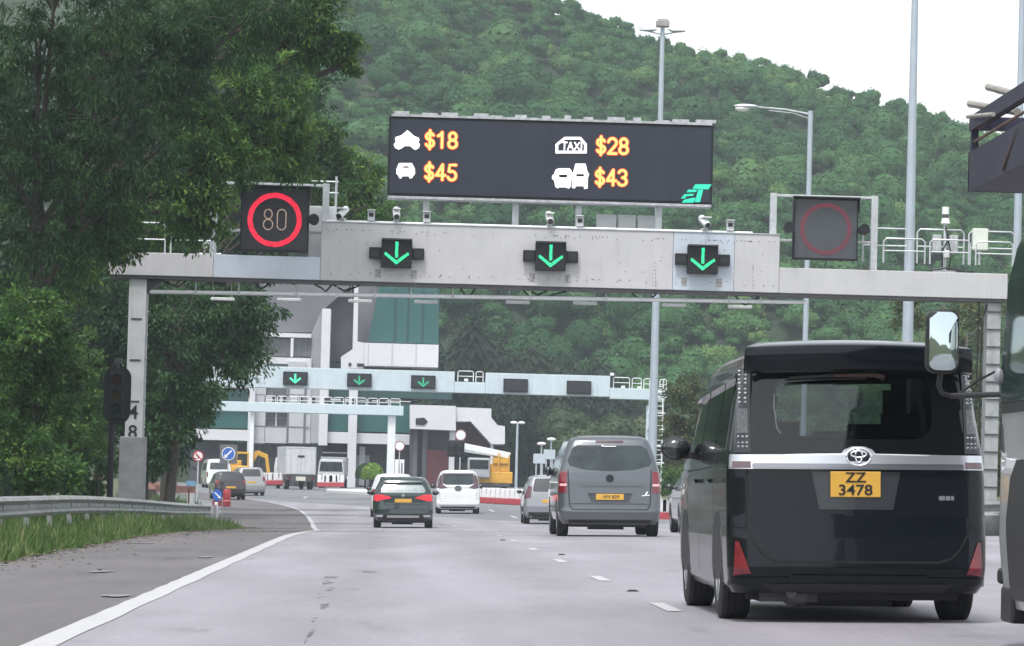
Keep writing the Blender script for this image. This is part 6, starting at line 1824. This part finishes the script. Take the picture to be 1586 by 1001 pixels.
# --- truck at the right edge with a steel rack above its cab
truck_grey = mat('grey_truck_paint', (.42, .44, .44), .35, .15, var=.12, scale=1.4, streak=.3, coat=.6)
XL, YF = 3.385, 21.75
tr = thing('flatbed_truck', 'grey truck at the right edge with a long black mirror arm and dark overhead rack', 'truck', (XL + 1.05, YF - 1.9, zgf(4.5, 20)))
HW = 1.05; F_ = 1.9
TKB = [(.20, 1.0, .3, F_ - .06), (.34, 1.03, .1, F_ - .02), (.60, HW, .02, F_), (1.0, HW, 0, F_), (1.25, HW, 0, F_ - .005), (1.6, HW - .004, 0, F_ - .03), (2.0, HW - .018, .02, F_ - .09), (2.2, HW - .05, .05, F_ - .15), (2.36, HW - .11, .1, F_ - .24), (2.46, HW - .22, .16, F_ - .38), (2.50, HW - .45, .3, F_ - .6)]
TB = Body(TKB, .06, .17, 0.0)
cab = TB.mesh().build('cab', truck_grey, tr, smooth=True)
mb = MB(); 
for sg in (-1, 1): TB.spatch(mb, [(.45, 1.28), (F_ - .05, 1.28), (F_ - .07, 1.6), (F_ - .13, 2.0), (F_ - .20, 2.2), (F_ - .30, 2.32), (.5, 2.32)], sg, .006, 18, 14)
wf = build_each(mb, 'window_surround', plastic, tr, smooth=True)[0]
mb = MB()
for sg in (-1, 1): TB.spatch(mb, [(.52, 1.34), (F_ - .16, 1.34), (F_ - .18, 1.6), (F_ - .25, 2.0), (F_ - .33, 2.16), (F_ - .42, 2.25), (.55, 2.25)], sg, .011, 18, 14, deep=-.004)
build_each(mb, 'door_glass', mat('greenish_glass', (.04, .065, .06), .06, spec=.8, ior=1.6, var=.5, scale=2), wf, smooth=True)
mb = MB()
for sg in (-1, 1):
    TB.spatch(mb, [(F_ - .66, .25), (F_ - .50, .25), (F_ - .46, .70), (F_ - .58, .92), (F_ - .78, 1.02), (F_ - 1.4, 1.02), (F_ - 1.72, .8), (F_ - 1.8, .25)], sg, .012, 16, 12)
build_each(mb, 'wheel_arch', plastic, tr, smooth=True)
mb = MB()
for sg in (-1, 1): TB.spatch(mb, [(F_ - .30, 1.06), (F_ - .12, 1.10), (F_ - .06, 1.24), (F_ - .10, 1.27), (F_ - .24, 1.2)], sg, .01, 10, 8)
build_each(mb, 'corner_vent', plastic, tr, smooth=True)
mb = MB()
for sg in (-1, 1):
    mb.box(*sorted((sg * (HW - .16), sg * (HW - .02))), F_ - .50, F_ - .12, .12, .32); mb.box(*sorted((sg * (HW - .06), sg * (HW + .004))), F_ - .20, F_ - .12, .33, .42)
build_each(mb, 'bumper_corner', plastic, tr, bevel=.02)
mb = MB(); TB.rpatch(mb, rr(-.62, .62, 1.45, 2.05, .08), .006, 14, 12); mb.build('rear_window', glass, tr, smooth=True)
for y in (F_ - 1.28, F_ - 4.8):
    for sg in (-1, 1): wheel(tr, sg * (HW - .15), y, .42, .24, sg)
mb = MB(); mb.box(-HW - .02, HW + .02, -5.0, -.15, .85, 1.0); mb.box(-HW - .02, -HW + .03, -5, -.15, 1.0, 1.5); mb.box(HW - .03, HW + .02, -5, -.15, 1.0, 1.5); mb.build('cargo_bed', dark_metal, tr)
mb = MB(); mb.box(-.45, .45, -5, 1.4, .5, .85); mb.build('chassis', dark_metal, tr)
# mirrors
mx, mz = P(1460, 529, 22.3); mx -= tr.location.x; mz -= tr.location.z
my = 22.3 - tr.location.y
mb = MB(); mb.prism(rr(mx - .095, mx + .095, mz - .185, mz + .185, .055), my - .02, my + .07); mh = mb.build('mirror', plastic, tr, bevel=.02)
mb = MB()
pl_ = rr(mx - .080, mx + .080, mz - .168, mz + .170, .045)
n_ = len(pl_)
vs, fs = [(mx, my - .05, mz)], []
for q in range(1, 8):
    for x, z in pl_:
        dx, dz = (x - mx) * q / 7, (z - mz) * q / 7
        vs.append((mx + dx, my - .05 - .13 * dx + .05 * dz + (dx * dx + dz * dz) / 1.7, mz + dz))
for k in range(n_): fs.append((0, 1 + k, 1 + (k + 1) % n_))
for q in range(6):
    for k in range(n_):
        a, b = 1 + q * n_ + k, 1 + q * n_ + (k + 1) % n_
        fs.append((a, a + n_, b + n_, b))
m0 = len(vs)
vs += [(x, my - .019, z) for x, z in pl_]
for k in range(n_): fs.append((1 + 6 * n_ + k, m0 + k, m0 + (k + 1) % n_, 1 + 6 * n_ + (k + 1) % n_))
mb.add(vs, fs)
mb.build('mirror_glass', mat('mirror_silver', (.50, .58, .58), .03, 1), mh, smooth=True)
ax, az = P(1551, 611, 21.7); ax -= tr.location.x; az -= tr.location.z
ay = F_ - .12
mb = MB(); mb.tube([(mx, my + .03, mz - .15), (mx - .015, my + .03, az + .06), (mx + .005, my + .02, az + .015), (mx + .06, my + .01, az), (ax + .1, ay, az + .005)], .016, 8)
mb.tube([(mx + .09, my, az + .005), (mx + .2, my - .03, az + .09), (ax + .09, ay - .02, az + .20)], .008, 6); mb.build('mirror_arm', plastic, tr, smooth=True)
mb = MB(); mb.ell((ax - .02, ay + .05, az + .10), .026, .03, .05, 12, 8); mb.build('round_mirror', mat('grey_mirror_shell', (.26, .26, .29), .4), tr, smooth=True)
# rack over the cab
ry = P(1500, 240, 23.6)
rack_m = mat('dark_violet_steel', (.030, .030, .056), .55, .2, var=.25, scale=3, streak=.4)
lx_, rz0, rz1 = ry[0] - tr.location.x, P(1500, 298, 23.6)[1] - tr.location.z, P(1498, 181, 23.6)[1] - tr.location.z
fy = 23.6 - tr.location.y
zs_ = rz0 + (rz1 - rz0) * .52
mb = MB(); mb.box(lx_, lx_ + .03, -5.2, fy, rz0, zs_); mb.box(-lx_ - .03, -lx_, -5.2, fy, rz0, zs_); mb.box(lx_, -lx_, fy - .03, fy - .002, rz0 + .002, zs_); mb.box(lx_ + .031, -lx_ - .031, -5.2, fy - .031, rz0 + .004, rz0 + .03)
rk = mb.build('rack_tray', rack_m, tr)
mb = MB()
for x in (lx_, -lx_ - .05): mb.box(x, x + .05, -5.2, fy, rz1 - .09, rz1)
mb.box(lx_ + .051, -lx_ - .051, fy - .06, fy - .002, rz1 - .085, rz1 - .003)
for y in (fy - .05, fy - 2.2, fy - 4.4, fy - 6.6):
    for x in (lx_ + .003, -lx_ - .047): mb.box(x, x + .044, y - .04, y, zs_, rz1 - .09)
mb.build('rack_rail', rack_m, tr)
mb = MB()
for z in (zs_ + .06, zs_ + .14, zs_ + .2):
    for x in (lx_ + .02, -lx_ - .02): mb.cyl((x, -5.1, z), (x, fy - .06, z), .009, n=6)
mb.cyl((lx_ + .003, fy - 1.9, zs_ - .01), (lx_ - .008, fy - 1.4, rz0 + .02), .008, n=6)
mb.build('rack_wire', mat('rusty_wire', (.15, .10, .08), .8), tr)
mb = MB()
for x, y0, y1, z0, z1 in ((lx_ + .35, fy - 3.5, fy - .3, zs_ - .1, rz0 - .02 + .03), (-lx_ - .35, fy - 3.5, fy - .3, zs_ - .1, rz0 + .01)):
    mb.box(x - .04, x + .04, fy - 3.6, fy - 3.5, .9, rz0 + .003)
mb.box(-HW + .02, -HW + .1, -.14, -.06, .9, rz0 + .003); mb.box(HW - .1, HW - .02, -.14, -.06, .9, rz0 + .003)
build_each(mb, 'rack_post', rack_m, tr)
bamboo = mat('weathered_bamboo', (.30, .275, .25), .6, var=.25, scale=6)
for i, (p, q, l) in enumerate((((1503, 161), (1560, 171), 'lower bamboo pole sticking out of the dark truck rack'), ((1531, 135), (1586, 150), 'upper bamboo pole sticking out of the dark truck rack'), ((1499, 181), (1530, 178), 'short pole end at the corner of the dark truck rack'))):
    Y1 = 23.9 - .25 * i
    a = P(*p, Y1); b = P(*q, Y1 - .9)
    t = thing('bamboo_pole', l, 'pole', (a[0], Y1, a[1]), group='bamboo poles on the truck rack')
    d = Vector((b[0] - a[0], -.9, b[1] - a[1]))
    r_ = .022 if i < 2 else .012
    pts, rs = [], []
    for k in range(13):
        pts.append(tuple(d * (k * .105))); rs.append(r_ * (1.12 if k % 3 == 0 else 1))
    mb = MB(); mb.tube(pts, rs, 9); mb.build('cane', bamboo, t, smooth=True)

# ------------------------------------------------------------------ trees and plants
def bl(px, py, Y, rx, rz, k, ry=None):
    """a blob of leaves where the photograph shows one: radii in pixels"""
    X, Z = P(px, py, Y); s_ = FOC / Y
    return (X, Y, Z, rx / s_, (ry or rx) / s_, rz / s_, k)
def base(px, Y, dz=0.1):
    X = P(px, 780, Y)[0]; return (X, Y, zgf(X, Y) + dz)
leafy = leaf_mat('broad_leaf', (.016, .052, .014), (.050, .130, .028), (.180, .280, .060), .4, .5, .2)
feather = leaf_mat('feathery_dark_leaf', (.010, .032, .014), (.026, .066, .026), (.070, .125, .042), .35, .6, .1)
shrub = leaf_mat('shrub_leaf', (.020, .060, .018), (.056, .135, .032), (.150, .245, .062), .4, .5, .2)
olive = leaf_mat('olive_leaf', (.035, .055, .018), (.075, .100, .030), (.150, .150, .050), .3, .55, .3)

tree('feathery_tree', 'tall dark feathery tree filling the upper left corner', base(40, 80), 7.5,
     [bl(60, 70, 80, 120, 100, 70), bl(190, 60, 80.5, 120, 90, 70), bl(60, 230, 80, 110, 110, 70), bl(185, 200, 79.5, 110, 110, 75), bl(60, 380, 80, 110, 90, 60), bl(150, 330, 80, 80, 80, 50), bl(300, 40, 81, 100, 80, 60), bl(280, 140, 81, 70, 80, 45), bl(90, -60, 80, 200, 60, 60), bl(400, 20, 81.5, 70, 60, 35), bl(-60, 200, 80, 100, 250, 80)],
     95, .36, .17, .030, feather, trunk_r=.2, droop=.6, hang=.35, shell=.2)
tree('broadleaf_tree', 'leafy green tree whose branches hang over the left end of the grey gantry', base(45, 86), 7.6,
     [bl(435, 165, 87, 62, 62, 46), bl(375, 160, 87, 60, 60, 40), bl(455, 235, 87.5, 40, 45, 28), bl(395, 225, 87, 62, 52, 46), bl(330, 250, 86, 60, 65, 46), bl(315, 325, 86, 46, 52, 38), bl(270, 300, 86, 60, 60, 42), bl(250, 375, 95, 50, 30, 26), bl(190, 340, 86, 55, 40, 34), bl(120, 400, 85.5, 50, 60, 40), bl(195, 392, 86, 30, 16, 10), bl(60, 440, 85, 70, 60, 44), bl(300, 190, 86, 50, 55, 34), bl(130, 300, 86, 50, 50, 30)],
     80, .30, .165, .046, leafy, trunk_r=.17, droop=.45, hang=.15, shell=.3)
tree('broadleaf_tree', 'bright green branchy tree crown reaching in at the top beside the hill', base(40, 90), 9.0,
     [bl(495, 35, 90, 48, 40, 30), bl(525, 70, 90, 34, 28, 20), bl(440, 40, 90, 45, 45, 28), bl(470, 90, 90, 34, 24, 16), bl(480, -15, 90, 60, 40, 28), bl(545, 100, 90, 16, 16, 7), bl(385, 60, 90, 45, 50, 24)],
     80, .30, .165, .046, leafy, trunk_r=.16, droop=.4, hang=.1, shell=.3)
tree('slender_tree', 'slender green tree behind the lit 80 sign', base(255, 126, .1), 8.5,
     [bl(540, 262, 126, 36, 42, 24), bl(490, 235, 126, 45, 50, 34), bl(570, 290, 126, 32, 34, 20), bl(530, 325, 127, 45, 40, 28), bl(455, 290, 126, 50, 55, 36), bl(400, 320, 127, 60, 60, 44), bl(585, 345, 127, 34, 34, 20), bl(500, 200, 126, 30, 26, 14), bl(560, 330, 125, 34, 34, 18)],
     62, .42, .24, .075, leafy, trunk_r=.15, droop=.35, shell=.3)
tree('broadleaf_tree', 'dark leafy tree right behind the numbered gantry column', base(262, 112, .0), 4.5,
     [bl(330, 490, 112, 75, 50, 50), bl(280, 560, 112, 75, 60, 50), bl(352, 550, 112, 45, 44, 34), bl(300, 620, 112, 45, 48, 34), bl(255, 655, 112, 46, 50, 40), bl(390, 500, 113, 36, 40, 22), bl(245, 690, 112, 34, 36, 26), bl(370, 470, 112, 60, 26, 24), bl(240, 480, 112, 50, 60, 34), bl(392, 540, 112.5, 20, 30, 12)],
     100, .42, .16, .052, leaf_mat('deep_green_leaf', (.013, .040, .016), (.030, .084, .028), (.070, .145, .045), .3, .5, .2), trunk_r=.17, droop=.55, hang=.25, shell=.3)
for i, (bpx, Y, bs) in enumerate(((55, 76, [(45, 505, 62, 55, 60), (85, 580, 48, 60, 60), (40, 610, 70, 70, 70)]), (125, 96, [(120, 560, 40, 50, 26), (140, 640, 36, 60, 30), (110, 690, 52, 50, 34)]), (40, 74, [(20, 700, 70, 60, 44), (80, 735, 60, 40, 34), (0, 560, 40, 90, 34)]), (150, 97, [(150, 720, 34, 44, 24), (128, 750, 40, 30, 20)]))):
    tree('shrub', ['tallest bright green shrub behind the guard rail on the left', 'green shrub next to the dark traffic signal', 'broad low shrub at the left edge behind the guard rail', 'small shrub at the foot of the dark traffic signal'][i], base(bpx, Y, -.1), 1.2,
         [bl(a, b, Y + random.uniform(-.5, .5), c, d, k) for a, b, c, d, k in bs], 80, .28, .125, .058, shrub, trunk_r=.06, droop=.3, shell=.35, cat='shrub', group=None)
# darker trees further back closing the view on the left
for i, (bpx, Y, bs) in enumerate(((120, 140, [(60, 200, 150, 150), (200, 150, 130, 150), (60, 420, 130, 150), (200, 380, 110, 120)]), (150, 150, [(300, 260, 110, 120), (400, 240, 80, 100), (380, 380, 90, 80), (260, 430, 90, 90)]),
                                  (220, 135, [(150, 600, 130, 110), (40, 650, 120, 120), (250, 620, 70, 110), (200, 500, 90, 80)]), (235, 165, [(430, 120, 80, 80), (380, 60, 110, 80), (455, 330, 60, 50), (250, 60, 130, 90)]))):
    tree('background_tree', ['dark tree behind the feathery tree at the far left', 'dark tree behind the branches left of the lit speed sign', 'dark tree behind the shrubs and the traffic signal', 'dark tree high behind the branches beside the hill'][i], base(bpx, Y, .1), 5.5,
         [bl(a, b, Y, c, d, 110) for a, b, c, d in bs], 80, .75, .28, .11, feather, trunk_r=.2, droop=.3, shell=.25, group='dark trees closing the left side')
# the wooded bank that closes the left side
spots = []
while len(spots) < 330:
    y = random.uniform(48, 200); x = -random.uniform(10.5, 62) - max(0, y - 112) * .09
    r = random.uniform(1.2, 2.8); up = .30 * max(0, -38 - x)
    spots.append((x, y, zgf(x, y) + up + random.uniform(.8, 5.5), r, r * random.uniform(.8, 1.4), .42 + random.gauss(0, .2)))
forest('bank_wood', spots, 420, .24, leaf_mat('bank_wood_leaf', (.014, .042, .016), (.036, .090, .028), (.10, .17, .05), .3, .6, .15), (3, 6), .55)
# a few plants right of the road and near the plaza
tree('roadside_tree', 'olive green tree between the grey van and the mirror of the black people carrier', base(1080, 190, .1), 3.0,
     [bl(1060, 615, 190, 36, 26, 26), bl(1090, 640, 190, 34, 30, 26), bl(1050, 670, 190, 30, 26, 20), bl(1105, 690, 190, 36, 34, 24), bl(1070, 715, 190, 32, 24, 18)], 110, .5, .2, .08, olive, trunk_r=.12, shell=.35)
tree('roadside_tree', 'small yellowish shrub low beside the silver car', base(1048, 150, .1), .7, [bl(1045, 745, 150, 20, 26, 20)], 60, .3, .16, .07, shrub, trunk_r=.06, cat='shrub')
tree('roadside_tree', 'grey green tree right of the black people carrier roof', base(1480, 150, .1), 3.2, [bl(1440, 470, 175, 80, 40, 34), bl(1510, 520, 170, 60, 60, 34), bl(1500, 620, 165, 50, 60, 30), bl(1530, 700, 160, 40, 50, 24)], 110, .6, .22, .09, olive, trunk_r=.14)
# clipped round bushes on the toll island
for i, (px, py, rx_px, Y) in enumerate(((577, 729, 17, 262), (566, 728, 15, 268))):
    X, Z = P(px, py, Y); s_ = FOC / Y
    t = thing('round_bush', ['clipped lime green round bush on the toll island', 'darker clipped bush just behind the lime green one'][i], 'bush', (X, Y, zgf(X, Y)))
    k = 2600; d = rdir(k); d[:, 2] = np.abs(d[:, 2]) * 1.3 - .3; d = unit(d)
    r_ = rx_px / s_
    c = np.array([X, Y, Z - .35]) + d * np.array([r_, r_, r_ * 1.15]) * rng.uniform(.88, 1.02, (k, 1))
    leaf_obj('crown', c, d + rng.normal(size=(k, 3)) * .5, rng.normal(size=(k, 3)), .16, .12, rng.normal(.6 if i == 0 else .2, .15, k), leaf_mat('clipped_leaf_%d' % i, (.05, .11, .015), (.14, .26, .03), (.30, .42, .07), .3) if i == 0 else shrub, parent=t)
    mb = MB(); mb.cyl((0, 0, -.1), (0, 0, Z - zgf(X, Y)), .06, n=7); mb.build('trunk', bark, t)

# grass of the verge
def blades(name, n, xf, y0, y1, h0, h1, w, m, bias=1.0):
    Y = y0 + (y1 - y0) * rng.random(n) ** bias
    a, b = xf(Y)
    X = a + (b - a) * rng.random(n)
    nzv = np.sin(X * 2.1 + Y * .7) * np.cos(Y * .45) * .5 + .5
    h = rng.uniform(h0, h1, n) * (.55 + .75 * nzv)
    edge_d = np.minimum(1, (b - X) / .45 + .35)
    h = h * edge_d * rng.choice([.6, 1, 1, 1.5], n)
    ax = np.stack([rng.normal(0, .34, n), rng.normal(0, .34, n), np.ones(n)], 1)
    ax = unit(ax)
    c = np.stack([X, Y, zg(X, Y) - .03], 1) + ax * h[:, None] * .46
    nr = np.stack([rng.normal(0, .5, n), -np.ones(n), rng.normal(.3, .3, n)], 1)
    o = leaf_obj(name, c, nr, ax, h, w * rng.uniform(.6, 1.5, n), .28 + .34 * nzv + rng.normal(0, .26, n), m)
    return struct(o, 'stuff')
grass_m = leaf_mat('verge_grass_blade', (.048, .095, .028), (.088, .160, .045), (.24, .27, .12), .4, .6, .15)
blades('verge_grass', 95000, lambda Y: (np.full_like(Y, -6.6), -4.46 + .10 * np.sin(Y * 1.3) + .07 * np.sin(Y * 3.7) + .05 * np.sin(Y * 9.1) - np.clip((Y - 112) * .05, 0, 2)), 36, 119, .09, .32, .016, grass_m, 1.25)
blades('bank_grass', 26000, lambda Y: (np.full_like(Y, -10.5), np.full_like(Y, -6.4) - np.clip((Y - 112) * .06, 0, 2)), 45, 170, .2, .6, .03, grass_m)
blades('right_verge_grass', 16000, lambda Y: (np.full_like(Y, 13.2), np.full_like(Y, 20.)), 60, 170, .1, .3, .03, grass_m)

# dead leaves and soil along the edge of the shoulder
n_l = 5200
Yl = 36 + 84 * rng.random(n_l); Xl = -4.40 + np.abs(rng.normal(0, .17, n_l)) * rng.choice([1, 1, 1, 3.5], n_l) - .12
struct(leaf_obj('leaf_litter', np.stack([Xl, Yl, zg(Xl, Yl) + .014], 1), np.stack([rng.normal(0, .2, n_l), rng.normal(0, .2, n_l), np.ones(n_l)], 1), np.stack([rng.normal(size=n_l), rng.normal(size=n_l), np.zeros(n_l)], 1), rng.uniform(.03, .10, n_l), .035, rng.random(n_l),
    leaf_mat('dead_leaf', (.05, .042, .03), (.11, .09, .055), (.22, .19, .12), .1)), 'stuff')
# guard rails
rail_m = mat('weathered_guard_rail', (.30, .31, .31), .5, .3, var=.4, scale=2.2, streak=.5)
rail_m2 = rail_m
def guard_rail(name, label, X0, y0, y1, face, zc, bend=0):
    t = thing(name, label, 'guard rail', (X0, (y0 + y1) / 2, zgf(X0, (y0 + y1) / 2)))
    prof = [(-.165, .0), (-.15, .035), (-.10, .05), (-.065, .03), (-.03, .0), (.03, .0), (.065, .03), (.10, .05), (.15, .035), (.165, .0)]
    vs, fs = [], []
    ys_ = np.arange(y0, y1 + .1, 1.0)
    for y in ys_:
        dx = -bend * max(0, (y - y1 + 9) / 9) ** 2
        for z, o in prof:
            vs.append((X0 + dx + face * o * 2.2, y, zgf(X0, y) + zc + z))
    m_ = len(prof)
    for j in range(len(ys_) - 1):
        for k in range(m_ - 1): fs.append((j * m_ + k, j * m_ + k + 1, (j + 1) * m_ + k + 1, (j + 1) * m_ + k))
    mb = MB(); mb.add(vs, fs)
    o = mb.build('rail', rail_m, t, world=True, smooth=False)
    o.modifiers.new('solid', 'SOLIDIFY').thickness = .006
    y = y0 + 1
    while y < y1 + .5:
        mb = MB(); mb.box(X0 - face * .02 - .05, X0 - face * .02 + .04, y - .05, y + .05, zgf(X0, y) - .2, zgf(X0, y) + zc + .12)
        mb.build('post', rail_m, t, world=True)
        y += 4
    return t
gr1 = guard_rail('guard_rail', 'weathered steel guard rail along the grassy left verge', -5.72, 40, 125, 1, .545, .25)
mb = MB(); X = -5.75; mb.box(X - .02, X + .08, 125.1, 125.3, zgf(X, 125) - .1, zgf(X, 125) + .75); mb.build('end_post', white_paint, gr1, world=True, bevel=.02)
guard_rail('guard_rail', 'steel guard rail seen in the gap between the black people carrier and the truck', 14.0, 84, 140, -1, .62)
# dark drum by the right rail
X, Y = 12.9, 84.
t = thing('drum', 'dark drum on the right road edge by the guard rail', 'drum', (X, Y, zgf(X, Y)))
mb = MB(); mb.tube([(0, 0, 0), (0, 0, .05), (0, 0, .42), (0, 0, .46)], [.30, .32, .32, .29], 18); mb.build('body', dark_metal, t, smooth=True)
mb = MB(); mb.cyl((0, 0, .461), (0, 0, .50), .26, n=18); mb.build('lid', steel, t)
# heap of planks, cones and earth behind the rail end on the left
rb = mat('rusty_red_timber', (.20, .075, .055), .8, var=.4, scale=4)
for i, (px, py, Y, l) in enumerate(((245, 755, 150, 'red striped trestle left of the white bollard'), (272, 760, 146, 'red striped trestle closest to the white bollard'))):
    X, Z = P(px, py, Y)
    t = thing('trestle', l, 'trestle', (X, Y, zgf(X, Y)))
    mb = MB(); h_ = Z - zgf(X, Y) + .2
    for sx in (-.5, .5):
        mb.bar((sx, -.2, 0), (sx, 0, h_), .05, .05); mb.bar((sx, .2, 0), (sx, 0, h_), .05, .05)
    mb.build('leg', rb, t)
    mb = MB(); mb.box(-.75, .75, -.04, -.01, h_ - .28, h_ - .02)
    mb.build('board', mat('pale_red_board_%d' % i, (.42, .22, .18), .7, var=.5, scale=3), t)

# ------------------------------------------------------------------ haze in the air
hz = MB(); hz.box(-607, 607, -252, 1012, -5, 190)
air = bpy.data.materials.new('air'); air.use_nodes = True
n_, l_ = air.node_tree.nodes, air.node_tree.links
n_.remove(n_['Principled BSDF'])
pv = n_.new('ShaderNodeVolumePrincipled')
pv.inputs['Color'].default_value = (.84, .94, 1.0, 1)
pv.inputs['Density'].default_value = .00030
pv.inputs['Anisotropy'].default_value = .2
l_.new(pv.outputs[0], n_['Material Output'].inputs['Volume'])
struct(hz.build('haze', air), 'stuff')
S.cycles.volume_bounces = 1
